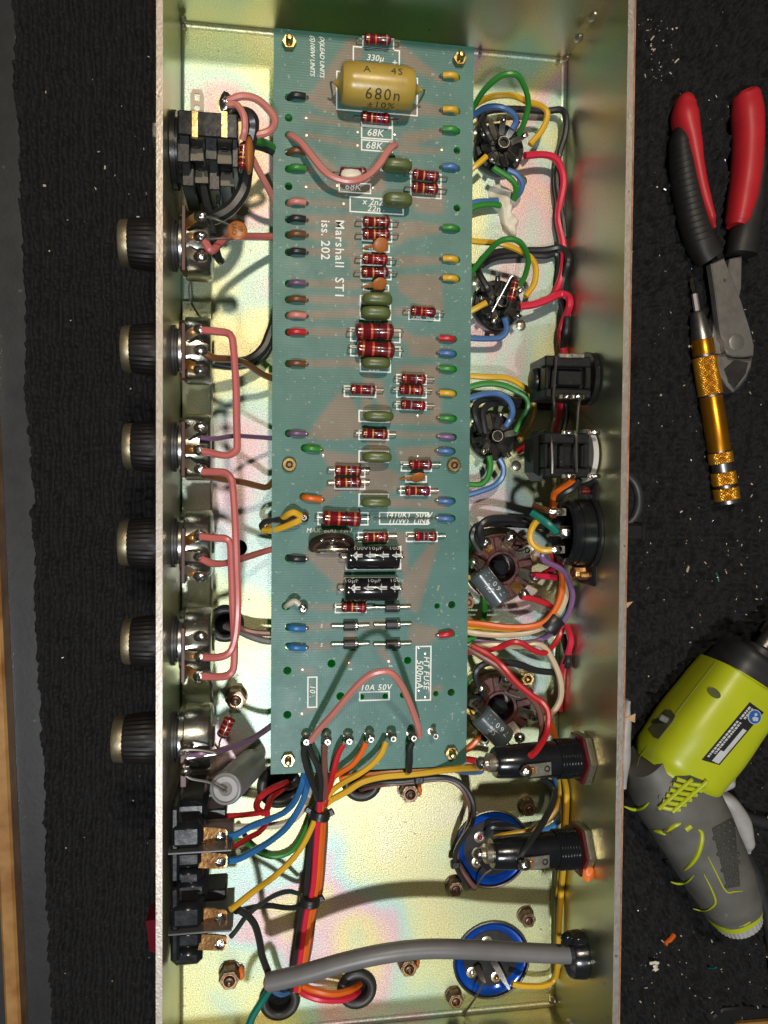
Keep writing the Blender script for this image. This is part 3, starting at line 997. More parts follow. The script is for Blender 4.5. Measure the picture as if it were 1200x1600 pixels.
def resistor(cx, cy, lpx, rpx, bands, x0=None, x1=None, label=None, up=0.0004):
    rr = rpx * 0.000232
    z = ZB + rr + up + random.uniform(0, 0.0005)
    c = P(cx, cy, z)
    s = S(c)
    L, r = lpx * s, rpx * s
    ang = math.radians(random.uniform(-2.8, 2.8))
    ax = Vector((math.cos(ang), math.sin(ang), 0))
    o = c - ax * L / 2
    mb = MB().lathe(o, ax, [(0, r * .35), (0.02 * L, r * .75), (0.06 * L, r * .97), (0.14 * L, r), (0.22 * L, r * .97), (0.27 * L, r * .9), (0.73 * L, r * .9), (0.78 * L, r * .97), (0.86 * L, r), (0.94 * L, r * .97), (0.98 * L, r * .75), (L, r * .35)], 18)
    body = mk("resistor", mb, res_red, board, label=label)
    pos = {3: (0.30, 0.50, 0.68), 4: (0.16, 0.42, 0.60, 0.83), 5: (0.14, 0.36, 0.52, 0.67, 0.86)}[len(bands)]
    for b, t in zip(bands, pos):
        f = 1.0 if (t < 0.23 or t > 0.77) else 0.915
        w = 0.055 * L
        mb = MB().lathe(o + ax * (t * L - w / 2), ax, [(0, r * f * 0.9), (0, r * f * 1.008), (w, r * f * 1.008), (w, r * f * 0.9)], 18, cap=False)
        mk("colour_band", mb, BANDS[b], body)
    a0 = P(x0 if x0 else cx - lpx * .5 - 12, cy + 1, ZB)
    a1 = P(x1 if x1 else cx + lpx * .5 + 12, cy + 2, ZB)
    a0.y = o.y - 0.0001
    a1.y = (o + ax * L).y + 0.0001
    for p, q in ((o + ax * 0.0002, a0), (o + ax * (L - 0.0002), a1)):
        ml = MB()
        lead(ml, p, q)
        mk("lead", ml, bare_wire, body)
    return body

for (cx, cy, l, r, b) in ((590, 62, 42, 8.3, "goke"), (587, 185, 46, 8.4, "gyrvr"), (552, 270, 42, 8.4, "gkve"), (665, 274.5, 42, 8.3, "tyvt"), (664, 294.5, 42, 8.3, "tykt"),
                          (588, 346.5, 43, 8.4, "gybt"), (588, 366.5, 43, 8.4, "gybt"), (586, 405, 40, 8.4, "gorr"), (586, 426, 43, 8.4, "gyke"), (661, 487, 40, 8.3, "gork"),
                          (646, 592, 39, 8, "gkeb"), (642.5, 609.5, 39, 8, "gyrt"), (645, 633, 40, 8, "gekr"), (567, 609, 40, 8.2, "goka"[:3] + "e"), (585.5, 678, 41, 8.2, "gykt"),
                          (544, 735, 42, 8.2, "gyet"), (544, 754, 42, 8.2, "gyet"), (656.5, 726, 37, 8, "grke"), (652, 767, 40, 8, "tykv"), (587, 839, 40, 8, "gyrt"), (664.5, 838, 36, 8, "reet"), (553, 949, 40, 8.2, "gyer")):
    resistor(cx, cy, l, r, b)
resistor(585, 518, 61, 13.2, "gokt", 541, 628, label="thick maroon resistor, upper of a touching pair")
resistor(587, 546, 60, 13.2, "gokt", 543, 628, label="thick maroon resistor, lower of a touching pair")
resistor(534, 810, 61, 12.5, "gokt", 492, 577, label="thick maroon resistor left of the printed link box")

# cream paint daubed over one resistor
p = P(549, 272, ZB + 0.0038)
mb = MB().ball(p + Vector((0, -0.0006, -0.0003)), 0.0040, (1.0, 0.62, 0.42), 12, 8, e=0.7, jit=0.05)
mk("paint_daub", mb, silicone, board, label="cream paint daubed over a maroon resistor")

def lozenge(cx, cy, lpx, wpx, h=0.0075, m=None, name="film_capacitor", label=None, lift=0.0008):
    c = P(cx, cy, ZB + lift + h * 0.7)
    s = S(c)
    cc = Vector((c.x, c.y, ZB + lift + h / 2))
    mb = MB().ball(cc, 1.0, (lpx * s / 2, wpx * s / 2, h / 2), 20, 12, e=0.62)
    o = mk(name, mb, m or cap_green, board, label=label)
    for sx in (-1, 1):
        ml = MB().tube([cc + Vector((sx * lpx * s * 0.4, 0, -h * 0.3)), Vector((cc.x + sx * lpx * s * 0.43, cc.y, ZB - 0.0008))], 0.0003, 6)
        mk("lead", ml, bare_wire, o)
    return o, cc

for cx, cy, l, w in ((622, 257, 46, 18), (622, 311, 47, 20), (590, 467, 48, 20), (588, 488, 47, 20), (588, 567, 46, 18), (592, 650, 48, 17), (589.5, 714, 47, 18), (588, 785, 47, 18)):
    o, cc = lozenge(cx, cy, l, w)
    if cy == 650:
        text_on(o, "0\u00b71", cc + Vector((0.0002, -0.0012, 0.00335)), 0.0024, dark_ink, frame=Matrix.Rotation(math.radians(24), 3, 'X'), spacing=1.1)

def disc_cap(cx, cy, rpx, tilt, m=cap_orange, z=0.0035):
    c = P(cx, cy, ZB + z)
    r = rpx * S(c)
    R = Matrix.Rotation(math.radians(tilt), 3, 'X') @ Matrix.Rotation(math.radians(8), 3, 'Z')
    mb = MB().ball(c, r, (1.0, 0.22, 0.95), 16, 10, rot=R)
    mb.tube(spline([c - Vector((r * .8, 0, 0.0005)), c - Vector((r * 1.5, 0.0003, 0.0016)), c - Vector((r * 2.0, 0.0002, 0.0022))], 4), [0.0006] * 9, 7) if False else None
    o = mk("ceramic_disc_capacitor", mb, m, board)
    for sx, ln in ((-1, 2.2), (1, 0.8)):
        q = c + Vector((sx * r * 0.6, 0, -r * 0.4))
        e = Vector((c.x + sx * r * ln, c.y - 0.0006, ZB + 0.0002))
        ml = MB().tube([q, (q + e) / 2 + Vector((0, 0, 0.0004)), e], [0.0006, 0.0005, 0.0003], 7)
        mk("coated_lead", ml, m, o)
    return o

disc_cap(595, 383, 12.5, -62)
disc_cap(593, 444, 12, -48)
disc_cap(653, 746, 12, -40)

# the mustard capacitor
zc = ZB + 0.0078
c = P(590, 135, zc)
s = S(c)
L, r = 117 * s, 31.8 * s
o = c - Vector((L / 2, 0, 0))
mb = MB().lathe(o, (1, 0, 0), [(-0.0022, 0.0004), (-0.0016, 0.0009), (-0.0006, r * .30), (0.0, r * .55), (0.0006, r * .84), (0.0018, r * .96), (0.0042, r), (L - 0.0042, r), (L - 0.0018, r * .96), (L - 0.0006, r * .84), (L, r * .55), (L + 0.0006, r * .28), (L + 0.0022, 0.0008), (L + 0.003, 0.0004)], 36)
mustard = mk("axial_film_capacitor", mb, cap_yellow, board, label="large mustard-yellow capacitor marked 680n")
for sx, e in ((-1, o + Vector((-0.0020, 0, 0))), (1, o + Vector((L + 0.0026, 0, 0)))):
    ml = MB().tube(spline([e, e + Vector((sx * 0.0013, 0.0001, -0.0006)), e + Vector((sx * 0.0005, -0.0015, -0.0045)), Vector((e.x - sx * 0.0, e.y - 0.002, ZB - 0.0005))], 4), 0.00032, 6)
    mk("lead", ml, bare_wire, mustard)
def cyl_text(parent, txt, cx, ang, size, m, c, r, spacing=1.0, flip=False, axis=Vector((1, 0, 0))):
    """print around a lying cylinder: ang measured from the top toward -Y"""
    th = math.radians(ang)
    n = Vector((0, -math.sin(th), math.cos(th)))
    rd = axis * (-1 if flip else 1)
    up = n.cross(rd)
    F = Matrix((rd, up, n)).transposed()
    text_on(parent, txt, c + axis * cx + n * (r * 1.004 + 0.00014), size, m, frame=F, spacing=spacing, cyl=r)
cyl_text(mustard, "A", -0.0047, -16, 0.0038, dark_ink, c, r)
cyl_text(mustard, "4S", 0.0058, -16, 0.0040, dark_ink, c, r, 1.2)
cyl_text(mustard, "680n", 0.0012, 47, 0.0056, dark_ink, c, r, 1.18)
cyl_text(mustard, "\u00b110%", 0.0010, 80, 0.0042, dark_ink, c, r, 1.1)

# two black electrolytics
def electro(cx, cy, lpx, rpx, label, txt):
    z = ZB + rpx * 0.000228 + 0.0002
    c = P(cx, cy, z)
    s = S(c)
    L, r = lpx * s, rpx * s
    o = c - Vector((L / 2, 0, 0))
    mb = MB().lathe(o, (1, 0, 0), [(0, r * .80), (0.0002, r * .95), (0.0009, r), (0.0024, r), (0.0030, r * .93), (0.0034, r * .93), (0.0041, r), (L - 0.0007, r), (L - 0.0002, r * .96), (L, r * .85)], 32)
    e = mk("electrolytic_capacitor", mb, cap_black, board, label=label)
    mb = MB().lathe(o + Vector((L - 0.00005, 0, 0)), (1, 0, 0), [(0, r * .84), (0.0002, r * .8), (0.0002, 0.001), (0.0012, 0.0006)], 24)
    mk("aluminium_end", mb, can_steel, e)
    for sx in (-1, 1):
        st = c + Vector((sx * L / 2, 0, 0))
        ml = MB()
        lead(ml, st, Vector((st.x + sx * 0.0022, st.y, ZB)), 0.00035)
        mk("lead", ml, bare_wire, e)
    # arrow print along the upper flank
    for k in range(4):
        ax = -L * 0.40 + k * L * 0.25
        mbp = MB()
        sh = [(-0.0022, 0), (-0.0004, 0.0017), (-0.0004, 0.0006), (0.0015, 0.0006), (0.0015, -0.0006), (-0.0004, -0.0006), (-0.0004, -0.0017)]
        th0 = math.radians(-14)
        vs_ = []
        for x_, y_ in sh:
            th = th0 - y_ / r
            n = Vector((0, -math.sin(th), math.cos(th)))
            vs_.append(c + Vector((ax + 0.002 + x_, 0, 0)) + n * (r * 1.006))
        mbp.add(vs_, [(0, 2, 1), (0, 6, 5, 2), (5, 4, 3, 2)] if False else [(1, 0, 2), (2, 0, 5), (5, 0, 6), (2, 5, 4, 3)])
        mk("printed_arrow", mbp, pale_ink, e)
        th = th0
        cyl_text(e, "+", ax + 0.0009, math.degrees(th0), 0.0020, dark_ink, c, r * 1.006)
    cyl_text(e, txt, 0.001, -52, 0.0025, pale_ink, c, r, 1.05)
    for xo in (-L * 0.30, -L * 0.24):
        cyl_text(e, "- - -", xo, 25, 0.0016, pale_ink, c, r, 0.9) if False else None
    return e
electro(582, 871, 82, 18.5, "black electrolytic capacitor with printed arrows, under the trimmer", "100V10\u00b5F   100")
electro(579, 921, 83, 18.5, "black electrolytic capacitor with printed arrows, beside the lone diode", "10\u00b5F    10\u00b5F    100V")

# diodes
diode_m = mat("diode_grey", (0.035, 0.034, 0.034), 0.4, 0, (0.022, 0.022, 0.022), 300, 0.6)
for cx, cy in ((613, 949), (548, 978), (614, 976), (548, 1006.5), (614, 1006.5)):
    z = ZB + 0.0017
    c = P(cx, cy, z)
    L, r = 23 * S(c), 7.5 * S(c)
    mb = MB().lathe(c - Vector((L / 2, 0, 0)), (1, 0, 0), [(0, r * .85), (0.0002, r), (L - 0.0002, r), (L, r * .85)], 18)
    dd = mk("diode", mb, diode_m, board)
    mb = MB().lathe(c + Vector((L * 0.30, 0, 0)), (1, 0, 0), [(0, r * .9), (0, r * 1.01), (0.0007, r * 1.01), (0.0007, r * .9)], 18, cap=False)
    mk("cathode_band", mb, can_steel, dd)
    for sx in (-1, 1):
        st = c + Vector((sx * L / 2, 0, 0))
        ml = MB()
        lead(ml, st, Vector((st.x + sx * 0.0044, st.y + 0.0001, ZB)), 0.0004)
        mk("lead", ml, bare_wire, dd)
# bare link across the printed box
a, b_ = P(588, 810, ZB + 0.0007), P(672, 810, ZB + 0.0007)
b_.y = a.y
mk("wire_link", MB().tube(spline([Vector((a.x, a.y, ZB - .0005)), a, a + Vector((0.0005, 0, 0.0003)), b_ + Vector((-0.0005, 0, 0.0003)), b_, Vector((b_.x, b_.y, ZB - .0005))], 3), 0.0003, 6), bare_wire, board)

# bias trimmer
c = P(518, 852, ZB + 0.0030)
R = Matrix.Rotation(math.radians(60), 3, 'X')
ax = R @ Vector((0, 0, 1))
trim_m = mat("trimmer_phenolic", (0.030, 0.014, 0.010), 0.4, 0, (0.016, 0.008, 0.006), 300, 0.6)
r = 36 * S(c)
mb = MB().lathe(c - ax * 0.0008, ax, [(0, r * .95), (0, r), (0.0014, r), (0.0016, r * .97)], 30)
tr = mk("trimmer_potentiometer", mb, trim_m, board, label="dark brown round bias trimmer standing at an angle")
mb = MB().torus(c + ax * 0.0010, r * .74, 0.0007, ax, 24, 6, flat=0.4)
mk("carbon_track", mb, mat("carbon_track", (0.10, 0.045, 0.02), 0.35), tr)
mb = MB().lathe(c + ax * 0.0009, ax, [(0, r * .28), (0.0012, r * .26), (0.0014, r * .15)], 14)
u = R @ Vector((1, 0, 0)); w = R @ Vector((0, 1, 0))
mb.tube(spline([c + ax * 0.002 - u * r * .6 + w * 0.0002, c + ax * 0.0024 + w * 0.0014, c + ax * 0.0022 + u * r * .5 + w * 0.0012, c + ax * 0.0018 + u * r * 0.85 + w * 0.0004], 4), 0.0005, 6)
mb.tube(spline([c + ax * 0.002 - u * r * .1, c + ax * 0.0026 + w * 0.0006 + u * 0.001, c + ax * 0.002 + u * r * .55 - w * 0.0005], 4), 0.0004, 6)
mk("wiper", mb, tin_lug, tr)
for k in (-1, 0, 1):
    q = c + u * (k * r * .45) + w * (r * .72) + ax * 0.0009
    mk("lug", MB().ball(q, 0.0011, (1.1, .8, .6), 8, 6, jit=.1), solder, tr)

# wire ends that come up through the holes and are soldered back down
def wire_end(x0, y0, x1, y1, color, r=5.3, h=2.3):
    """x0,y0 = hole; x1,y1 = soldered end"""
    a, b = P(x0, y0, ZB), P(x1, y1, ZB)
    rr = r * S(a)
    d = (b - a).normalized()
    pts = [a + Vector((0, 0, -0.004)), a + Vector((0, 0, -0.0008)) + d * 0.0002, a + d * 0.0012 + Vector((0, 0, h * MM * 0.65)), (a + b) / 2 + Vector((0, 0, h * MM * 0.78)), b - d * 0.0006 + Vector((0, 0, h * MM * 0.50))]
    o = mk("wire_end", MB().tube(spline(pts, 5), rr, 10), W[color], board)
    q = b + Vector((0, 0, h * MM * 0.5))
    mk("stripped_tip", MB().tube(spline([q - d * 0.0009, q + d * 0.0003, b + d * 0.0006 + Vector((0, 0, -0.0006))], 3), 0.00042, 6), bare_wire, o)

LE = [(152, 'black'), (238, 'brown'), (264, 'green'), (317, 'pink'), (343, 'black'), (367, 'brown'), (394, 'black'), (443, 'purple'), (468, 'brown'), (493, 'pink'), (519, 'red'), (568, 'brown'), (677, 'purple'), (872, 'black'), (980, 'brightblue'), (1010, 'brightblue')]
for y, col in LE:
    wire_end(452, y, 479, y + 1.5, col, 5.2 if col not in ('purple',) else 4.4)
wire_end(476, 700, 502, 703, 'green')
wire_end(474, 777, 504, 781, 'orange')
for y, col in ((121, 'yellow'), (174, 'yellow'), (205, 'green'), (263, 'blue'), (358, 'green'), (406, 'yellow'), (436, 'yellow'), (530, 'red'), (553, 'blue'), (577, 'green'), (615, 'yellow'), (654, 'green'), (683, 'violet'), (705, 'blue'), (783, 'blue'), (810, 'blue')):
    hx = 714 if y < 500 else 709 if y < 700 else 707
    wire_end(hx, y + 1, hx - 25, y - 1, col, 4.9 if col != 'violet' else 4.0)
wire_end(706, 988, 683, 992, 'red')
# small pads and vias
for x, y in ((478, 184), (479, 211), (478, 292), (559, 206), (559, 227), (617, 210), (617, 190), (691, 234), (527, 290), (583, 293), (537, 318), (473, 1046), (546, 1035), (608, 1033), (472, 1115), (653, 650), (505, 712), (653, 714), (655, 1012), (665, 1021), (655, 1079), (665, 1089)):
    p = P(x, y, ZB)
    mk("solder_pad", MB().lathe((p.x, p.y, ZB - 0.0001), (0, 0, 1), [(0, 0.00055), (0.0002, 0.0005), (0.00025, 0.0002)], 10), tin_lug, board)

# turret pins along the bottom and two on the left
PINS = [(479, 1160), (512, 1160), (546, 1159), (580, 1156), (615, 1155), (647, 1154), (681, 1151), (475, 809), (474, 952)]
for k, (x, y) in enumerate(PINS):
    h = 0.0068 if k < 7 else 0.004
    t = P(x, y, ZB + h)
    base = Vector((t.x, t.y, ZB))
    mb = MB().lathe(base, (0, 0, 1), [(0, 0.0017), (0.0003, 0.0016), (0.0004, 0.0010), (h, 0.0010), (h, 0.0006), (h - 0.0012, 0.00055)], 16)
    pin = mk("turret_pin", mb, tin_lug, board)
    mk("bore_shade", MB().lathe(base + Vector((0, 0, h - 0.0010)), (0, 0, 1), [(0, 0.00058), (0.0006, 0.00058)], 12), black_pl, pin)  # black disc standing in for the shade inside the hollow pin
    mk("solder_fillet", MB().ball(base + Vector((0, 0.0002, h * .55)), 0.0019 if k not in (6,) else 0.0011, (1, 1, 1.0), 9, 7, jit=.12), solder, pin)

# brass screws and nuts holding the board
def hexnut(mb, c, ax, R, h, hole=0.0, mi=0):
    a = Vector(ax).normalized()
    u = a.orthogonal().normalized()
    w = a.cross(u)
    pts = []
    for k in range(6):
        th = math.pi / 3 * k + 0.3
        for rr, hh in ((R * .97, 0), (R, h * .12), (R, h * .86), (R * .93, h)):
            pts.append(Vector(c) + u * math.cos(th) * rr + w * math.sin(th) * rr + a * hh)
    mb.hull(pts, mi)

BSC = [(452, 67, 0), (718, 93, 0), (452, 726, 1), (709, 727, 1), (450, 1187, 0), (705, 1176, 0)]
BWHERE = ["at the top left corner", "at the top right corner", "on the left edge near mid-length", "on the right edge near mid-length", "at the lower left corner", "at the lower right corner"]
for (x, y, kind), wh in zip(BSC, BWHERE):
    p = P(x, y, ZB + 0.001)
    base = Vector((p.x, p.y, ZB))
    t = thing("brass_screw", base, ("brass nut and bolt end holding the circuit board " if not kind else "round brass collar and screw in the circuit board ") + wh, "screw", "circuit board fixings")
    if kind == 0:
        mb = MB()
        hexnut(mb, base, (0, 0, 1), 0.0026, 0.0022)
        mk("nut", mb, brass, t)
        mk("bolt_end", MB().lathe(base, (0, 0, 1), [(0, 0.00135), (0.0044, 0.00135), (0.0052, 0.0008), (0.0053, 0.0003)], 14), brass, t)
        mk("standoff", MB().lathe((base.x, base.y, 0.0001), (0, 0, 1), [(0, 0.0024), (ZB - 0.0018, 0.0024)], 14), steel, t)
    else:
        mk("collar", MB().lathe(base, (0, 0, 1), [(0, 0.0026), (0.0016, 0.0026), (0.0019, 0.0023), (0.0019, 0.0014), (0.0012, 0.0013)], 24), brass, t)
        mk("bolt_end", MB().lathe(base, (0, 0, 1), [(0, 0.0012), (0.0018, 0.0012), (0.0022, 0.0007)], 14), old_bolt, t)
        mk("standoff", MB().lathe((base.x, base.y, 0.0001), (0, 0, 1), [(0, 0.0024), (ZB - 0.0018, 0.0024)], 14), steel, t)
#__PART2__

# ================================================================== helpers for chassis fittings
def pbox(mb, x0, y0, x1, y1, zt, zb, ch=0.0004, mi=0):
    """axis-aligned box whose top face covers the photo pixels x0..x1, y0..y1 at height zt (mm)"""
    ym, xm = (y0 + y1) / 2, (x0 + x1) / 2
    a, b = P(x0, ym, zt * MM), P(x1, ym, zt * MM)
    c, d = P(xm, y0, zt * MM), P(xm, y1, zt * MM)
    mb.box(((a.x + b.x) / 2, (c.y + d.y) / 2, (zt + zb) / 2 * MM), (abs(b.x - a.x), abs(c.y - d.y), (zt - zb) * MM), ch, mi=mi)
    return mb

def strip(pts, w, t=0.0004, mb=None, side=None):
    """flat metal strip along 3D pts, width w, thickness t; side = width direction"""
    mb = mb or MB()
    pts = [Vector(p) for p in pts]
    vs, fs = [], []
    for i, p in enumerate(pts):
        d = (pts[min(i + 1, len(pts) - 1)] - pts[max(i - 1, 0)]).normalized()
        s = Vector(side) if side is not None else Vector((0, 0, 1)).cross(d)
        s = (s - d * s.dot(d)).normalized()
        n = d.cross(s)
        ww = w[i] if isinstance(w, (list, tuple)) else w
        vs += [p + s * ww / 2 + n * t / 2, p - s * ww / 2 + n * t / 2, p - s * ww / 2 - n * t / 2, p + s * ww / 2 - n * t / 2]
    for i in range(len(pts) - 1):
        for k in range(4):
            fs.append((i * 4 + k, i * 4 + (k + 1) % 4, (i + 1) * 4 + (k + 1) % 4, (i + 1) * 4 + k))
    fs += [(3, 2, 1, 0), tuple(len(pts) * 4 - 4 + k for k in range(4))]
    return mb.add(vs, fs)

def blob(c, r, sq=(1, 1, 1), jit=0.10):
    return MB().ball(c, r, sq, 10, 7, jit=jit)

# ================================================================== front wall: potentiometers with knobs
ZP = 0.026
POTS = [  # centre y, knob tip x, lug y list, ordinal
    (376, 188, (338, 370, 401), "first", "just below the input jack"),
    (543, 192, (515, 547, 578), "second", "next below the orange disc capacitor"),
    (697, 195, (668, 703, 733), "third", "with a thin purple wire on it"),
    (850, 188, (836, 870, 901), "fourth", "above the small rubber grommet"),
    (1006, 193, (994, 1026, 1057), "fifth", "level with the small rubber grommet"),
    (1160, 178, (), "sixth", "above the rocker switches"),
]
for i, (cy, tip, lugs, ordn, wh) in enumerate(POTS):
    cpt = PX(268, cy, 0.0)
    c0 = Vector((0, P(300, cy, 0.033).y, ZP))
    t = thing("potentiometer", (0.006, c0.y, ZP - 0.0115), "%s black control knob and potentiometer from the top, %s" % (ordn, wh), "potentiometer", "potentiometers along the front wall")
    R = 0.0115
    xb = P(330, cy, 0.034).x
    x0 = 0.0042
    mb = MB().lathe((x0, c0.y, ZP), (1, 0, 0), [(0, R * .97), (0.0004, R), (xb - x0 - 0.0012, R), (xb - x0 - 0.0003, R * .96), (xb - x0, R * .88), (xb - x0 + 0.0001, R * .35), (xb - x0 + 0.0007, R * .32), (xb - x0 + 0.0008, R * .1)], 40)
    can = mk("can", mb, can_steel, t)
    mb = MB().lathe((0.0026, c0.y, ZP), (1, 0, 0), [(0, R * .9), (0.0016, R * .9)], 30)
    mk("mounting_plate", mb, [can_steel], t)
    mb = MB().lathe((0.0001, c0.y, ZP), (1, 0, 0), [(0, 0.0086), (0.0008, 0.0086), (0.0008, 0.0074), (0.0016, 0.0074), (0.0016, 0.0060), (0.0025, 0.0058)], 28)
    mk("mounting_washer", mb, rubber, t)
    if lugs:
        ys = [P(312, y, 0.0405).y for y in lugs]
        yc = sum(ys) / 3
        mb = MB().box((0.0045, yc, ZP + 0.0085), (0.0015, 0.0185 if i else 0.0215, 0.0080), 0.0003)
        mk("terminal_wafer", mb, paxolin, t)
        for k, yy in enumerate(ys):
            bx_ = P(312, lugs[k], 0.0405).x
            y_in = yc + (yy - yc) * 0.72
            pts = [Vector((0.0052, y_in, ZP + 0.0118)), Vector((0.0062, y_in, ZP + 0.0130)), Vector((0.0075, (y_in + yy) / 2, ZP + 0.0136)), Vector((bx_ - 0.0006, yy, ZP + 0.0140)), Vector((bx_ + 0.0014, yy, ZP + 0.0140))]
            lg = mk("lug", strip(spline(pts, 3), 0.0031, 0.0005, side=(0, 1, 0)), tin_lug if (k + i) % 3 else copper_lug, t)
            mk("solder_joint", blob(Vector((bx_ + 0.0003, yy, ZP + 0.0146)), 0.0020, (1.2, 0.95, 0.75)), solder, lg)
            if (k + i) % 2:
                mk("flux_stain", blob(Vector((bx_ - 0.0024, (y_in + yy) / 2, ZP + 0.0141)), 0.0010, (1.2, 0.9, 0.45)), flux, lg)
    else:
        ys = []
        for k, (lx, ly) in enumerate(((292, 1172), (290, 1205))):
            q = P(lx, ly, 0.040)
            lg = mk("lug", strip([Vector((0.0045, q.y, ZP + 0.008)), Vector((0.0045, q.y, ZP + 0.0125)), Vector((q.x + 0.001, q.y, ZP + 0.014))], 0.0028, 0.0005, side=(0, 1, 0)), tin_lug, t)
            mk("solder_joint", blob(q, 0.0018, (1.2, .9, .8)), solder, lg)
        mk("terminal_wafer", MB().box((0.0045, c0.y - 0.006, ZP + 0.0065), (0.0022, 0.016, 0.009), 0.0003), paxolin, t)
    # knob outside the wall: fluted black skirt and a brass end cap
    xt = P(tip, cy, ZP).x
    xk = -TH - 0.0012
    n = 64
    Lk = xk - xt
    rows = [(0.0, 0.0086, .0), (0.0008, 0.0090, .0), (0.0016, 0.0090, 1), (Lk * .35, 0.0089, 1), (Lk * .70, 0.0083, 1), (Lk * .79, 0.0078, .4)]
    vs_, fs_ = [], []
    for tt, rr, fl in rows:
        for k in range(n):
            th = 2 * math.pi * k / n
            g = 1 - 0.03 * fl * (1 if k % 2 else 0)
            vs_.append(Vector((xk - tt, c0.y + math.cos(th) * rr * g, ZP + math.sin(th) * rr * g)))
    for a_ in range(len(rows) - 1):
        for k in range(n):
            fs_.append((a_ * n + k, a_ * n + (k + 1) % n, (a_ + 1) * n + (k + 1) % n, (a_ + 1) * n + k))
    fs_.append(tuple(range(n)))
    fs_.append(tuple((len(rows) - 1) * n + k for k in range(n - 1, -1, -1)))
    kn = mk("knob", MB().add(vs_, fs_), knob_black, t, sharp=25)
    mk("end_cap", MB().lathe((xk - Lk * .77, c0.y, ZP), (-1, 0, 0), [(0, 0.0078), (Lk * .05, 0.0079), (Lk * .18, 0.0077), (Lk * .22, 0.0074), (Lk * .23, 0.0066)], 32), knob_brass, kn)
    mk("shaft", MB().lathe((0, c0.y, ZP), (-1, 0, 0), [(-0.0002, 0.003), (TH + 0.002, 0.003)], 12), steel, t)

# ================================================================== input jack (front wall, top)
J0 = P(320, 240, 0.03)
t = thing("input_jack", (J0.x, J0.y, 0.012), "black boxy input jack with brass contact strips at the top of the front wall", "jack socket")
mb = MB()
pbox(mb, 277, 174, 372, 214, 46, 16, .0005)
mk("upper_block", mb, navy_pl, t)
mb = MB()
pbox(mb, 276, 214, 297, 254, 42, 14)
pbox(mb, 320, 214, 340, 250, 40, 14)
pbox(mb, 362, 214, 373, 262, 41, 14)
pbox(mb, 297, 214, 362, 262, 33, 12)
mk("middle_block", mb, black_pl, t)
mb = MB()
pbox(mb, 284, 254, 304, 291, 36, 10)
pbox(mb, 326, 255, 344, 297, 34, 10)
pbox(mb, 304, 262, 362, 290, 26, 8)
pbox(mb, 338, 288, 343, 318, 27, 18)
mk("lower_block", mb, black_pl, t)
for px in (304.5, 350.5):  # brass strips
    mb = MB()
    pbox(mb, px - 5, 173.5, px + 5, 214.5, 46.25, 45.2, .0001)
    pbox(mb, px - 9, 214, px + 9, 220, 41.5, 40.5, .0001)
    mk("contact_strip", mb, brass, t)
for (px, py, z) in ((307, 238, 38), (351, 243, 38), (314.5, 273, 31), (355.5, 278, 31)):
    a, b = P(px, py - 12, (z - 3) * MM), P(px, py + 12, (z + 2) * MM)
    lg = mk("contact_lug", strip([a, (a + b) / 2 + Vector((0, 0, 0.0006)), b], [0.0032, 0.0045, 0.0045], 0.0005, side=(1, 0, 0)), mat("jack_lug", (0.44, 0.40, 0.31), 0.42, 0.5), t)
    q = P(px, py - 6, (z - 1) * MM)
    mk("slot", MB().box(q + Vector((0, 0, 0.0006)), (0.002, 0.0007, 0.0006), 0.0002), black_pl, lg)
    mk("solder_joint", blob(P(px, py + 2, z * MM), 0.0008, (1.3, .7, .5)), solder, lg)
# tall tags above the block
a, b = P(308, 176, .040), P(308, 140, .040)
hole = circle(((a.x + b.x) / 2, b.y - 0.0028), 0.0008, 12)
w_ = 0.0021
out = [(a.x - w_, a.y), (a.x + w_, a.y), (b.x + w_, b.y - 0.0016), (b.x + w_ * .6, b.y), (b.x - w_ * .6, b.y), (b.x - w_, b.y - 0.0016)]
slot = [(a.x - .0008, b.y - .0038), (a.x + .0008, b.y - .0038), (a.x + .0008, b.y - .0014), (a.x - .0008, b.y - .0014)]
hole2 = circle((a.x - 0.0001, a.y + 0.0014), 0.0010, 14)
mk("solder_tag", plate(out, [slot, hole2], 0.0398, 0.0403), mat("dull_tag", (0.50, 0.40, 0.30), 0.6, 0.3), t)
a, b = P(352, 182, .040), P(352, 150, .041)
lg = mk("solder_tag", strip([a, (a + b) / 2, b], [0.0036, 0.0042, 0.003], 0.0006, side=(1, 0, 0)), tin_lug, t)
mk("solder_joint", MB().ball(P(353, 160, .0412), 0.0023, (.95, 1.5, .7), 10, 8, jit=.1), solder, lg)
mb = MB().lathe((0.0003, P(262, 235, .03).y, 0.030), (1, 0, 0), [(0, 0.0125), (0.0016, 0.0125), (0.0016, 0.0105), (0.0040, 0.0105)], 32)
mk("bushing", mb, black_pl, t)
mb = MB()
hexnut(mb, (-TH - 0.0024, P(243, 206, .045).y, 0.043), (1, 0, 0), 0.0042, 0.0022)
mk("outer_nut", mb, steel, t)

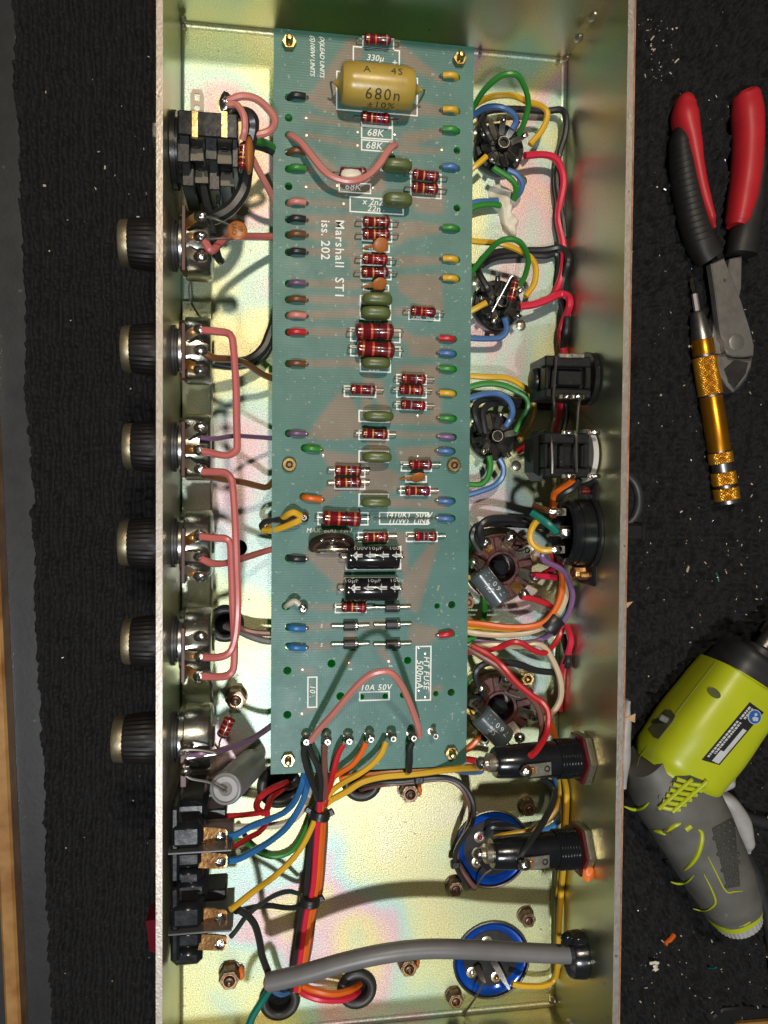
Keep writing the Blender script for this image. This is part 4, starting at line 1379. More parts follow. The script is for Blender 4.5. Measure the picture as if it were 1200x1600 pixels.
# parts wired to the input jack
def loose_resistor(a, b, rpx, bands, label, leads=(), name="resistor"):
    d = (b - a)
    L = d.length
    d.normalize()
    r = rpx * S(a)
    t = thing(name, (a + b) / 2, label, "resistor")
    mb = MB().lathe(a, d, [(0, r * .35), (0.03 * L, r * .75), (0.08 * L, r * .97), (0.16 * L, r), (0.26 * L, r * .92), (0.74 * L, r * .92), (0.84 * L, r), (0.92 * L, r * .97), (0.97 * L, r * .75), (L, r * .35)], 16)
    body = mk("body", mb, res_red, t)
    for bb, tt in zip(bands, (0.16, 0.42, 0.60, 0.83)):
        w = 0.06 * L
        f = 1.0 if tt < .2 or tt > .8 else .93
        mk("colour_band", MB().lathe(a + d * (tt * L - w / 2), d, [(0, r * f * .9), (0, r * f * 1.01), (w, r * f * 1.01), (w, r * f * .9)], 16, cap=False), BANDS[bb], body)
    for pts in leads:
        mk("lead", MB().tube(spline(pts, 4), 0.00032, 6), bare_wire, t)
    return t

A, B = P(381, 223, .042), P(378, 264, .042)
loose_resistor(A, B, 6.5, "tyyg", "small maroon resistor standing beside the black input jack", [[A, A + Vector((-.0002, .0015, 0)), P(378, 212, .041)], [B, P(376, 270, .041)]])
c = P(389, 243, .041)
mb = MB().ball(c, 1, (.0016, .0062, .0045), 14, 9)
t = mk("ceramic_capacitor", mb, cap_orange, label="orange ceramic capacitor pressed against the resistor beside the input jack", cat="capacitor")

# orange disc capacitor on the first pot
c = P(371, 360, .041)
F = Matrix.Rotation(math.radians(-10), 3, 'X')
t = thing("disc_capacitor", c, "orange ceramic disc capacitor on bare leads beside the first pot", "capacitor")
mb = MB().ball(c, 15.5 * S(c), (1, 1.04, .26), 24, 10, rot=F)
body = mk("disc", mb, cap_orange, t)
for s_, dx, dy in (("1P", 0.0010, 0.0004), ("2AO", -0.0011, 0.0002)):
    text_on(body, s_, c + Vector((dx, dy, 0.00088)), 0.0021, dark_ink, frame=F @ Matrix.Rotation(math.radians(-86), 3, 'Z'))
for (x, y), (x2, y2) in (((320, 338), (360, 352)), ((318, 374), (364, 374))):
    q = [P(x, y, .041), (P(x, y, .041) + P(x2, y2, .041)) / 2 + Vector((0, 0, .0006)), P(x2, y2, .0405)]
    mk("lead", MB().tube(spline(q, 4), 0.00035, 6), bare_wire, t)

def W2(color, r, pts, label, group=None, name="wire"):
    return wire(name, color, r, pts, label, group)

W2('rose', 6.2, [(318, 374, 40), (330, 391, 40), (345, 380, 36), (360, 370, 30), (395, 369, 20), (425, 370, 13), (440, 371, 11)], "pink wire running under the orange disc capacitor to the board")
W2('pink', 6, [(356, 158, 42), (375, 151, 43), (400, 155, 42), (420, 170, 40), (429, 188, 38), (422, 204, 36), (405, 210, 36), (392, 206, 36)], "pink wire looping out to the right of the input jack tag")
W2('pink', 5.6, [(356, 163, 44), (370, 165, 45), (381, 180, 46), (382, 200, 46), (379, 218, 44)], "pink wire bending down over the black sleeve by the input jack")
W2('pink', 5.4, [(386, 235, 30), (398, 255, 26), (415, 285, 20), (428, 312, 13), (436, 325, 11)], "pink wire slanting from the jack resistor to under the board")
W2('green', 7, [(388, 216, 30), (405, 220, 26), (420, 228, 18), (436, 240, 10)], "thick green wire passing behind the input jack to the board")
W2('black', 6, [(392, 226, 26), (410, 230, 22), (425, 238, 15), (438, 246, 10)], "black wire beside the green wire behind the input jack")
W2('black', 11, [(366, 180, 30), (380, 178, 36), (393, 185, 38), (394, 205, 36), (388, 235, 34), (384, 270, 34), (378, 300, 33), (362, 325, 33), (340, 338, 33), (322, 342, 32)], "thick black sleeved cable curving below the input jack", name="sleeved_cable")
W2('black', 6.5, [(317, 284, 30), (321, 310, 31), (327, 340, 33), (333, 370, 33), (340, 400, 30), (345, 408, 27)], "thick black wire hanging straight down from the input jack lug")
W2('grey', 1.3, [(303, 432, 22), (295, 448, 16), (297, 468, 10), (308, 488, 6), (316, 500, 5)], "thin bare strand bent on the step below the first pot", name="loose_strand")

# wires between the pots
W2('rose', 6.0, [(316, 516, 42), (335, 517, 43), (354, 520, 44), (363, 529, 45), (365, 545, 45), (368, 600, 45), (370, 650, 45), (371, 690, 45), (368, 704, 45), (355, 711, 44), (336, 709, 43), (317, 705, 42)], "pink wire looping from the second pot down to the third pot")
W2('rose', 6.0, [(316, 737, 42), (335, 738, 43), (352, 739, 44), (362, 748, 45), (364, 765, 45), (367, 820, 46), (370, 880, 46), (372, 940, 46), (368, 990, 45), (360, 1018, 45), (345, 1026, 44), (318, 1027, 42)], "long pink wire looping from the third pot down to the fifth pot")
W2('rose', 6.0, [(313, 838, 42), (335, 840, 43), (352, 842, 44), (360, 852, 44), (362, 880, 44), (363, 940, 44), (366, 1000, 44), (366, 1040, 44), (360, 1052, 44), (345, 1057, 43), (316, 1057, 42)], "pink wire looping from the fourth pot down to the fifth pot's last lug")
W2('brown', 5.5, [(318, 551, 40), (335, 559, 38), (362, 561, 32), (385, 569, 24), (408, 584, 16), (424, 590, 11), (440, 594, 9)], "brown wire from the second pot to the board")
W2('black', 8, [(330, 562, 20), (360, 566, 16), (390, 562, 13), (412, 545, 11), (422, 520, 10), (432, 490, 9)], "thick black wire curving up under the board from the second pot")
W2('black', 6.5, [(332, 569, 16), (365, 572, 12), (400, 566, 10), (418, 548, 9), (430, 515, 8)], "lower black wire running with another behind the second pot")
W2('purple', 3.6, [(313, 684, 40), (335, 685, 38), (365, 681, 30), (395, 683, 20), (425, 685, 12), (438, 686, 10)], "thin purple wire from the third pot to the board")
W2('brown', 5, [(318, 742, 38), (345, 748, 32), (375, 752, 26), (400, 759, 20), (415, 762, 15), (425, 754, 11), (436, 744, 9)], "brown wire from the third pot bending up under the board")
W2('rose', 5.4, [(313, 872, 42), (332, 880, 40), (355, 880, 35), (385, 871, 24), (410, 862, 15), (428, 857, 11), (440, 855, 9)], "pink wire from the fourth pot's middle lug to the board")
W2('grey', 6, [(352, 978, 2), (372, 985, 6), (392, 995, 8), (415, 1001, 8), (440, 1001, 8)], "dark grey wire rising out of the small grommet to the board")
W2('mauve', 5, [(356, 975, 3), (375, 981, 8), (400, 988, 9), (440, 991, 9)], "brown wire rising out of the small grommet to the board")
# bus wire behind the pots
mk("bus_wire", MB().tube(spline([P(331, 560, .012), P(331, 640, .013), P(331, 720, .012), P(330, 800, .013), P(331, 930, .013), P(331, 1060, .013), P(332, 1100, .014), P(331, 1150, .015), P(340, 1168, .02)], 5), 0.00045, 6), bare_wire,
   label="bare tinned bus wire running behind the row of pots", cat="wire")
W2('purple', 5, [(292, 1183, 40), (315, 1178, 40), (337, 1175, 38), (360, 1167, 30), (390, 1156, 20), (415, 1141, 12), (432, 1128, 9)], "purple wire from the sixth pot to the board")
mk("wire_loop", MB().tube(spline([P(285, 1180, .041), P(280, 1176, .042), P(287, 1172, .0425), P(310, 1172, .042), P(335, 1176, .041), P(338, 1178, .0405), P(315, 1181, .0405), P(292, 1185, .041)], 5), 0.0004, 6), bare_wire, label="bare wire hairpin around the sixth pot's lug", cat="wire")
A, B = P(361, 1120, .026), P(346, 1152, .026)
loose_resistor(A, B, 9.5, "bbbe", "maroon resistor slung between a bolt and the sixth pot", [[A, P(366, 1110, .024), P(369, 1100, .019)], [B, P(343, 1160, .028), P(342, 1172, .036)]])

# grey can capacitor leaning behind the sixth pot
top, bot = P(352, 1233, .041), P(393, 1193, .0055)
d = (top - bot)
L = d.length
d.normalize()
r = 26 * S(top)
t = thing("upright_electrolytic_capacitor", bot, "grey electrolytic can capacitor standing by the sixth pot", "capacitor")
mb = MB().lathe(bot, d, [(0, r * .9), (0.0006, r), (L - 0.0012, r), (L - 0.0002, r * .95), (L, r * .88), (L, r * .80), (L - 0.0006, r * .78), (L - 0.0006, r * .45)], 36)
sl = mk("sleeve", mb, cap_grey, t)
mk("seal", MB().lathe(bot + d * (L - 0.0008), d, [(0, r * .80), (0.0007, r * .72), (0.0007, r * .42), (0.0001, r * .36), (0.0001, r * .2)], 28), mat("seal_grey", (0.38, 0.37, 0.37), 0.5), t)
q = bot + d * L
mk("lead", MB().tube(spline([q, q + d * 0.0016 + Vector((0.0006, -.0004, 0)), P(345, 1232, .042), P(325, 1222, .041), P(300, 1217, .040), P(288, 1208, .040), P(288, 1195, .040)], 5), 0.00045, 6), bare_wire, t)

# ================================================================== rocker switches
for k, (y0, col, lab, lug_y, ro) in enumerate(((1252, navy_pl, "upper black rocker switch with copper solder lugs and blue wires", (1304, 1343), (1298, 1356)), (1378, navy_pl, "lower rocker switch with a red rocker and copper solder lugs", (1431, 1471), (1422, 1478)))):
    cpos = P(295, y0 + 65, .03)
    t = thing("rocker_switch", (cpos.x, cpos.y, 0.012), lab, "switch", "rocker switches in the front wall")
    mb = MB()
    # stepped, rounded housing blocks
    for (ya, yb, zt, xa, xb) in ((y0, y0 + 36, 40, 272, 324), (y0 + 36, y0 + 76, 47, 264, 317), (y0 + 76, y0 + 107, 44, 264, 317), (y0 + 107, y0 + 134, 40, 266, 316)):
        pbox(mb, xa, ya, xb, yb + 0.5, zt, 14, .0018)
    pbox(mb, 266, y0 + 10, 280, y0 + 128, 46, 13, .001)
    mk("housing", mb, navy_pl, t)
    mb = MB()
    pbox(mb, 262, y0 + 78, 362, y0 + 81.5, 47.8, 20, .0002)
    mk("divider", mb, mat("grey_plastic", (0.09, 0.095, 0.10), 0.3), t)
    mb = MB()
    pbox(mb, 318, y0 + 12, 354, y0 + 29, 34, 22, .0006)
    pbox(mb, 318, y0 + 54, 364, y0 + 76, 36, 20, .0006)
    mk("terminal_shroud", mb, black_pl, t)
    for ly in lug_y:
        a, b = P(312, ly, .0425), P(355, ly + 2, .0405)
        lg = mk("lug", strip([a, (a + b) / 2, b - Vector((.001, 0, 0)), b], [0.0052, 0.0052, 0.0048, 0.003], 0.0008, side=(0, 1, 0)), copper_lug, t)
        mk("solder_joint", MB().ball(b - Vector((0.0028, 0, -.0004)), 0.0021, (1.25, .9, .5), 10, 7, jit=.12), solder, lg)
    ry0, ry1 = P(240, ro[0], .03).y, P(240, ro[1], .03).y
    xo = P(234 if k == 0 else 231, 1300, .03).x
    rm = black_pl if k == 0 else mat("red_rocker", (0.10, 0.003, 0.010), 0.3)
    mb = MB()
    n0 = -TH - 0.0002
    mb.hull([Vector((n0, ry0, .022)), Vector((n0, ry0, .036)), Vector((n0, ry1, .022)), Vector((n0, ry1, .036)), Vector((xo, ry0 - .0012, .0235)), Vector((xo, ry0 - .0012, .0345)), Vector((xo + 0.0012, ry1 + .0008, .0235)), Vector((xo + 0.0012, ry1 + .0008, .0345))])
    mk("rocker", mb, rm, t)

# ================================================================== grommets, bolts
for (x, y, r), lab in zip(GROM, ("small black rubber grommet in the floor behind the fifth pot", "black rubber grommet with red wires at the board's lower left corner", "black rubber grommet half hidden under the board's lower edge", "black rubber grommet under the cut end of the grey cable", "black rubber grommet with red and orange wires below the grey cable")):
    p = P(x, y, 0.001)
    s = S(p)
    mb = MB().torus((p.x, p.y, 0.0006), r * s * .82, r * s * .26, n=36, m=12, flat=0.9)
    mb.lathe((p.x, p.y, -0.0045), (0, 0, 1), [(0, r * s * .9), (0.001, r * s * .62), (0.004, r * s * .60)], 32, cap=False)
    mk("grommet", mb, rubber, label=lab, cat="grommet", group="rubber grommets in the chassis floor")

BOLTS = [(368, 1096, 17, old_bolt, "tall hex nut and bolt behind the sixth pot, with a resistor lead"), (642, 1243, 16, old_bolt, "hex nut and bolt with orange lock paint below the board"), (358, 1536, 17, old_bolt, "hex nut and bolt with orange lock paint at the lower left of the floor"),
         (640, 1517, 15, old_bolt, "hex nut and bolt with orange lock paint under the grey cable"), (828, 1266, 13, old_bolt, "hex bolt at the upper right of the upper blue can"), (827, 1440, 13, old_bolt, "hex bolt at the upper right of the lower blue can"),
         (713, 1391, 13, old_bolt, "hex bolt with a wire pair at the lower left of the upper blue can"), (713, 1567, 13, old_bolt, "hex bolt with a bare wire at the lower left of the lower blue can"), (827, 860, 15, rim_copper, "copper-coloured hex nut between the upper octal socket and the voltage selector"),
         (733, 942, 11, rim_copper, "copper-coloured hex nut at the lower left of the upper octal socket"), (826, 1062, 11, brass, "brass hex bolt at the upper right of the lower octal socket")]
for x, y, rp, m_, lab in BOLTS:
    tall = rp >= 15
    h = 0.0075 if tall else 0.0055
    tp = P(x, y, h)
    s = S(tp)
    t = thing("hex_bolt", (tp.x, tp.y, 0), lab, "bolt", "bolts through the chassis floor")
    mb = MB().lathe((tp.x, tp.y, 0.0001), (0, 0, 1), [(0, rp * s * 1.08), (0.0007, rp * s * 1.06), (0.0008, rp * s * .7)], 24)
    mk("washer", mb, old_bolt if m_ is old_bolt else tin_lug, t)
    mb = MB()
    hexnut(mb, (tp.x, tp.y, 0.0009), (0, 0, 1), rp * s * 0.98, h * .72)
    mk("nut", mb, m_, t)
    rb = rp * s * .52
    mb = MB().lathe((tp.x, tp.y, 0.002), (0, 0, 1), [(0, rb), (h - 0.0026, rb), (h - 0.002, rb * .85), (h - 0.0018, rb * .55), (h - 0.0022, rb * .3)], 18)
    mk("bolt_end", mb, m_ if m_ is not old_bolt else mat("bolt_dark", (0.16, 0.10, 0.07), 0.35, 0.8, (0.08, 0.05, 0.035), 300, .6), t)
    mk("thread_rim", MB().torus((tp.x, tp.y, 0.0009 + h * .72), rb * 1.12, 0.00025, n=24, m=6), rim_copper, t)
    if "lock paint" in lab:
        q = Vector((tp.x + rp * s * 1.05, tp.y - 0.0003, 0.0016))
        mk("lock_paint", MB().ball(q, 0.0016, (.9, 1.7, 1.0), 9, 7, jit=.12), lock_paint, t)

# ================================================================== valve sockets
def small_socket(cx, cy, rpx, label, rivets, rot0):
    c = P(cx, cy, .010)
    s = S(c)
    R = rpx * s
    t = thing("valve_socket", (c.x, c.y, 0), label, "valve socket", "small black valve sockets")
    mb = MB().lathe((c.x, c.y, 0.0001), (0, 0, 1), [(0, R), (0.0035, R), (0.0042, R * .96), (0.0042, R * .80), (0.0058, R * .76), (0.0062, R * .70), (0.0062, R * .3), (0.0050, R * .26)], 40)
    body = mk("base", mb, black_pl, t)
    mk("centre_spigot", MB().lathe((c.x, c.y, 0.005), (0, 0, 1), [(0, R * .24), (0.0042, R * .23), (0.0046, R * .19), (0.0046, R * .13), (0.0036, R * .12)], 24), black_pl, t)
    mk("spigot_ring", MB().torus((c.x, c.y, 0.0096), R * .215, 0.00018, n=28, m=6), tin_lug, t)
    for k in range(9):
        th = rot0 + 2 * math.pi * k / 10
        d = Vector((math.cos(th), math.sin(th), 0))
        sd = Vector((-d.y, d.x, 0))
        o = Vector((c.x, c.y, 0))
        pts = [o + d * R * .42 + Vector((0, 0, .0062)), o + d * R * .62 + Vector((0, 0, .0074)), o + d * R * .84 + Vector((0, 0, .0094)), o + d * R * .98 + Vector((0, 0, .0108))]
        lg = mk("pin_lug", strip(pts, [0.0022, 0.0024, 0.0022, 0.0018], 0.0004, side=sd), [tin_lug, dark_steel, dark_steel][k % 3], t)
        if k % 2 == 0:
            mk("solder_joint", blob(o + d * R * .86 + Vector((0, 0, .0098)), 0.0011, (1, 1, .8)), solder, lg)
        # moulded barrier rib between pins
        th2 = th + math.pi / 10
        d2 = Vector((math.cos(th2), math.sin(th2), 0))
        rib = MB().box(o + d2 * R * .55 + Vector((0, 0, .0062)), (R * .55, 0.0008, 0.0016), 0.0002, rot=Matrix.Rotation(th2, 3, 'Z'))
        mk("barrier_rib", rib, black_pl, body)
    for (rx, ry) in rivets:
        p = P(rx, ry, 0.0005)
        mk("rivet", MB().lathe((p.x, p.y, 0.00005), (0, 0, 1), [(0, 0.0021), (0.0003, 0.0021), (0.0007, 0.0015), (0.0008, 0.0004)], 20), tin_lug, t)
    return t

small_socket(788, 221, 40, "uppermost small black valve socket with green, yellow and blue wires", [(745, 201), (816, 282)], 0.35)
small_socket(785, 470, 39, "middle small black valve socket with a maroon resistor across it", [(744, 438), (814, 508)], 0.55)
small_socket(778, 681, 38, "lowest small black valve socket, left of the lower black jack", [(742, 655), (807, 728)], 0.20)

def octal(cx, cy, label, lug_angles):
    c = P(cx, cy, .012)
    s = S(c)
    R = 52 * s
    t = thing("octal_socket", (c.x, c.y, 0), label, "valve socket", "brown octal valve sockets")
    o = Vector((c.x, c.y, 0))
    mb = MB().lathe(o + Vector((0, 0, .0001)), (0, 0, 1), [(0, R * 1.22), (0.0006, R * 1.22), (0.0010, R * 1.12), (0.0018, R * 1.05), (0.0022, R * .95)], 44)
    mk("retaining_ring", mb, zinc_wall, t)
    mb = MB().lathe(o + Vector((0, 0, .001)), (0, 0, 1), [(0, R), (0.0075, R), (0.0085, R * .95), (0.0085, R * .52), (0.0095, R * .50), (0.0095, R * .43), (0.0030, R * .41), (0.0025, R * .1)], 44)
    base = mk("base", mb, bakelite, t)
    mk("spigot_hole", MB().lathe(o + Vector((0, 0, .0036)), (0, 0, 1), [(0, R * .405), (0.0058, R * .415)], 32, cap=False), black_pl, t)
    mk("spigot", MB().lathe(o + Vector((0, 0, .003)), (0, 0, 1), [(0, R * .26), (0.0062, R * .25), (0.0067, R * .21), (0.0067, R * .17), (0.0063, R * .15)], 28), navy_pl, t)
    for k in range(8):
        th2 = math.pi / 4 * k + 0.18
        d2 = Vector((math.cos(th2), math.sin(th2), 0))
        mk("barrier_rib", MB().box(o + d2 * R * .74 + Vector((0, 0, .0098)), (R * .46, R * .22, 0.0018), 0.0004, rot=Matrix.Rotation(th2, 3, 'Z')), bakelite, base)
    for k, (ang, mm, blb) in enumerate(lug_angles):
        th = math.radians(ang)
        d = Vector((math.cos(th), math.sin(th), 0))
        sd = Vector((-d.y, d.x, 0))
        pts = [o + d * R * .58 + Vector((0, 0, .0098)), o + d * R * .75 + Vector((0, 0, .0118)), o + d * R * .98 + Vector((0, 0, .0138)), o + d * R * 1.08 + Vector((0, 0, .0143))]
        lg = mk("pin_lug", strip(pts, [0.0038, 0.0038, 0.0034, 0.002], 0.0005, side=sd), mm, t)
        if blb:
            mk("solder_joint", blob(pts[2] + Vector((0, 0, .0005)), 0.0022, (1, 1, .75)), solder, lg)
        else:
            mk("eyelet", MB().torus(pts[2] - d * 0.0012 + Vector((0, 0, .0003)), 0.0009, 0.0003, n=14, m=6), black_pl, lg)
    return t

octal(786, 888, "upper brown octal valve socket with a slate-grey resistor across it", [(128, copper_lug, 1), (80, tin_lug, 1), (38, tin_lug, 0), (-15, tin_lug, 1), (-52, copper_lug, 1), (170, tin_lug, 1), (-140, dark_steel, 0)])
octal(784, 1108, "lower brown octal valve socket just above the upper fuse holder", [(135, copper_lug, 1), (85, tin_lug, 1), (35, tin_lug, 0), (-12, tin_lug, 1), (-58, tin_lug, 1), (165, tin_lug, 0), (-125, dark_steel, 0)])

def power_resistor(x0, y0, x1, y1, rpx, z0, z1, label):
    a, b = P(x0, y0, z0 * MM), P(x1, y1, z1 * MM)
    d = b - a
    L = d.length
    d.normalize()
    r = rpx * S(a)
    t = thing("power_resistor", a, label, "resistor", "slate-grey power resistors")
    body = mk("body", MB().lathe(a, d, [(0, r * .8), (0.0008, r), (L - 0.0008, r), (L, r * .8)], 24), cap_slate, t)
    for s_, e in ((-1, a), (1, b)):
        mk("lead", MB().tube(spline([e, e + d * s_ * 0.002, e + d * s_ * 0.003 + Vector((0, 0, -.002))], 3), 0.0004, 6), bare_wire, t)
    # print reads from the lower end upward
    rd = -d
    n = (Vector((0, 0, 1)) - rd * rd.z).normalized()
    up = n.cross(rd)
    for tx, off, ang in (("76011", 0.0, 24), ("5%", -0.0006, -12)):
        nn = Matrix.Rotation(math.radians(ang), 3, rd) @ n
        F = Matrix((rd, nn.cross(rd), nn)).transposed()
        text_on(body, tx, (a + b) / 2 - d * 0.0004 + nn * (r * 1.01), 0.0031, pale_ink, frame=F, spacing=1.45 if len(tx) > 2 else 1.0, cyl=r)
power_resistor(747, 893, 783, 940, 18, 19, 20, "slate-grey power resistor lying across the upper octal socket")
power_resistor(749, 1114, 790, 1157, 19, 18, 19, "slate-grey power resistor lying across the lower octal socket")

# resistor across the middle small socket
A, B = P(806, 438, .019), P(798, 471, .019)
loose_resistor(A, B, 6.2, "byko", "maroon resistor propped across the middle small valve socket", [[A, P(805, 433, .0185), P(799, 432, .018), P(790, 448, .0165), P(769, 487, .013)], [B, P(795, 480, .016), P(788, 490, .012)]])

# silicone on the floor: one continuous smear
def smear(spots, name, m_, label, cat, thr=.35):
    q = [(P(x, y, 0), r * S(P(x, y, 0)), h) for x, y, r, h in spots]
    x0, x1 = min(p.x - 2 * r for p, r, h in q), max(p.x + 2 * r for p, r, h in q)
    y0, y1 = min(p.y - 2 * r for p, r, h in q), max(p.y + 2 * r for p, r, h in q)
    xs, ys = np.arange(x0, x1, .0004), np.arange(y0, y1, .0004)
    X, Y = np.meshgrid(xs, ys, indexing='ij')
    F, Hh = np.zeros_like(X), np.zeros_like(X)
    for p, r, h in q:
        g = np.exp(-((X - p.x) ** 2 + (Y - p.y) ** 2) / (r * r))
        F += g
        Hh += g * h
    F = F + .25 * (vnoise(X, Y, .003, 31) - .5)
    Z = np.where(F > thr, np.sqrt(np.clip((F - thr) / .5, 0, 1)) * (Hh / np.maximum(F, .2)) * (1 + .35 * (vnoise(X, Y, .0022, 32) - .5)), -.0006)
    n0, n1 = X.shape
    idx = np.arange(n0 * n1).reshape(n0, n1)
    quads = np.stack([idx[:-1, :-1], idx[1:, :-1], idx[1:, 1:], idx[:-1, 1:]], -1).reshape(-1, 4)
    keep = (F.ravel()[quads] > thr).any(1)
    mb = MB().add([Vector(v) for v in np.stack([X, Y, Z], -1).reshape(-1, 3)], [tuple(int(k) for k in f) for f in quads[keep]])
    used = sorted({i for f in mb.f for i in f})
    rm = {o: n for n, o in enumerate(used)}
    mb.v = [mb.v[i] for i in used]
    mb.f = [tuple(rm[i] for i in f) for f in mb.f]
    return mk(name, mb, m_, label=label, cat=cat, sharp=80)
smear([(777, 303, 15, .0010), (790, 312, 12, .0040), (803, 312, 8, .0045), (781, 318, 9, .0045), (789, 328, 9, .0040), (790, 343, 9, .0028), (795, 357, 9, .0022), (803, 345, 7, .0018), (800, 366, 6, .0015)],
      "silicone_smear", silicone, "smear of cream silicone on the floor below the uppermost valve socket", "silicone")

# ================================================================== right wall: jacks
def jack(y0, y1, x0, x1, label, kind):
    zc_ = .028
    c = P((x0 + x1) / 2, (y0 + y1) / 2, .040)
    t = thing("jack_socket", (c.x, c.y, .014), label, "jack socket", "black jack sockets on the rear wall")
    mb = MB()
    pbox(mb, x0, y0, x1, y1, 38, 21, .0006)
    body = mk("housing", mb, black_pl, t)
    mb = MB()
    pbox(mb, x0, y0, x1, y0 + 17, 41, 36, .0005)
    pbox(mb, x0, y1 - 15, x1, y1, 41, 36, .0005)
    pbox(mb, x0, y0 + 17, x0 + 6, y1 - 15, 41, 36, .0004)
    pbox(mb, x1 - 9, y0 + 17, x1, y1 - 15, 41, 36, .0004)
    if kind == 0:
        pbox(mb, x0 + 20, y0 + 23, x1 - 14, y1 - 20, 40.3, 36, .0004)
    else:
        pbox(mb, x0 + 24, y0 + 20, x0 + 32, y1 - 16, 40.6, 36, .0003)
        pbox(mb, x0 + 58, y0 + 20, x0 + 66, y1 - 16, 40.6, 36, .0003)
    mk("top_frame", mb, black_pl, t)
    a = P(x0, (y0 + y1) / 2, .036)
    if kind == 0:
        mk("nose", MB().lathe((a.x + .0005, a.y, .029), (-1, 0, 0), [(0, 0.0042), (0.0026, 0.0042), (0.0034, 0.0036), (0.0036, 0.002)], 28), black_pl, t)
    else:
        q = MB()
        q.hull([Vector((a.x + .0004, a.y + sy * hh, zz)) for sy in (-1, 1) for hh, zz in ((.0092, .037), (.0092, .022))] + [Vector((a.x - .0032, a.y + sy * .0062, zz)) for sy in (-1, 1) for zz in (.034, .024)])
        mk("nose", q, black_pl, t)
        mk("nose_hole", MB().lathe((a.x - .0031, a.y, .0292), (-1, 0, 0), [(0, .0024), (.0003, .0024)], 20), mat("void_black", (0.003, 0.003, 0.003), 0.8), t)
    b = P(x1, (y0 + y1) / 2, .034)
    rr = .0098
    mk("wall_washer", MB().lathe((b.x - .0004, b.y, .029), (1, 0, 0), [(0, rr), (CW - b.x - .0002, rr * .98)], 36), washer_white if kind else black_pl, t)
    for px in ((x0 + 32, x1 - 22) if kind == 0 else (x0 + 38, x0 + 78)):
        for py in (y0 - 0, y1 - 2):
            q = P(px, py, .0415)
            lg = mk("contact_tag", MB().box(q, (.0052, .0016, .0009), .0003), tin_lug, t)
            if py > y0 or kind:
                mk("solder_joint", blob(q + Vector((.0003, 0, .0006)), .0013, (1.5, .8, .7)), solder, lg)
    return t
jack(556, 622, 852, 924, "upper black jack socket with a round nose, below the red wires", 0)
jack(676, 746, 850, 921, "lower black jack socket with a hole in its nose", 1)
for k, (pts, lab) in enumerate((([(869, 556, 42.5), (868, 575, 43), (866, 600, 43), (865, 618, 42.5), (866, 640, 38), (866, 655, 34), (862, 672, 38), (862, 690, 42), (863, 715, 42.5), (863, 740, 42)], "bare tinned wire strung over both jack sockets, nearer the board"), ([(909, 618, 43), (904, 632, 41), (902, 660, 40), (900, 700, 43), (901, 738, 42.5)], "bare tinned wire strung between the jack sockets, nearer the wall"))):
    mk("bare_link_wire", MB().tube(spline([P(x, y, z * MM) for x, y, z in pts], 5), 0.00045, 6), bare_wire, label=lab, cat="wire")

# ================================================================== voltage selector
c = P(893, 832, .032)
yv = P(905, 832, .03).y
t = thing("voltage_selector", (c.x, yv, .012), "big round black voltage selector cup on the rear wall", "voltage selector")
zv = .0285
x_in, x_fl = P(880, 832, .03).x, P(922, 832, .034).x
R = .0122
mb = MB().lathe((x_in, yv, zv), (1, 0, 0), [(.004, R * .70), (.0008, R * .80), (0, R * .92), (.0008, R), (.004, R), (.004, R * 1.03), (x_fl - x_in, R * 1.03)], 40, cap=False)
mb.lathe((x_in + .0075, yv, zv), (1, 0, 0), [(0, R * .9), (.0004, R * .9)], 30)
cup = mk("cup", mb, navy_pl, t)
mb = MB().lathe((x_fl, yv, zv), (1, 0, 0), [(0, R * 1.12), (.0006, R * 1.17), (.0022, R * 1.17), (CW - x_fl - .0001, R * 1.2)], 40)
for sy in (-1, 1):
    mb.box((x_fl + .0022, yv + sy * R * 1.22, zv), (.0040, R * .75, .016), .0015)
mk("flange", mb, black_pl, t)
for sy in (-1, 1):
    mk("flange_screw", MB().lathe((x_fl - .0030, yv + sy * R * 1.28, zv + .003), (1, 0, 0), [(0, .0012), (.0002, .0016), (.0035, .0016)], 14), maroon if sy > 0 else copper_lug, t)
mk("selector_wheel", MB().lathe((CW + TH + .0004, yv, .0285 - .012), (1, 0, 0), [(0, .0115), (.0012, .0118), (.0030, .0118), (.0036, .0108)], 40), rubber, t)
for (px, py, z, rr, ln) in ((884, 832, 35, .0027, 1.2), (870, 800, 36, .0017, 1.8), (866, 832, 31, .0014, 1.2), (868, 859, 35, .0017, 1.6), (874, 770, 30, .0014, 1.3)):
    q = P(px, py, z * MM)
    lg = mk("lug", MB().box(q + Vector((.0012, 0, -.0007)), (.0052, .0028 if rr < .002 else .0046, .0006), .0002), tin_lug, t)
    mk("solder_joint", MB().ball(q, rr, (ln, .9, .6), 10, 7, jit=.1), solder, lg)
# black plug poking out on the far side of the rear wall
pp = P(1002, 831, .018)
mb = MB()
mb.box(((CW + TH + pp.x) / 2 + .0005, pp.y, .018), (pp.x - CW - TH - .001, .0066, .0072), .0009)
mb.box((pp.x - .0008, pp.y, .018), (.0020, .0076, .0082), .0008)
mk("plug_key", mb, black_pl, label="small black plug sticking out of the rear wall towards the screwdriver", cat="plug")
mk("cable_loop", MB().tube(spline([P(x, y, -.035) for x, y in ((955, 735), (978, 742), (992, 755), (998, 775), (996, 798), (986, 815), (965, 826))], 6), .0022, 10), rubber, label="black cable loop peeping out behind the rear wall above the plug", cat="cable")
A, B = P(893, 894, .030), P(925, 894, .030)
tcoil = thing("spring_coil", A, "small brown wound coil below the round voltage selector", "coil")
mk("core", MB().lathe(A, (1, 0, 0), [(0, .0015), (.0085, .0015)], 12), maroon, tcoil)
hel = [A + Vector((.0004 + .0045 * k / 72, math.cos(k * .7) * .0021, math.sin(k * .7) * .0021)) for k in range(73)]
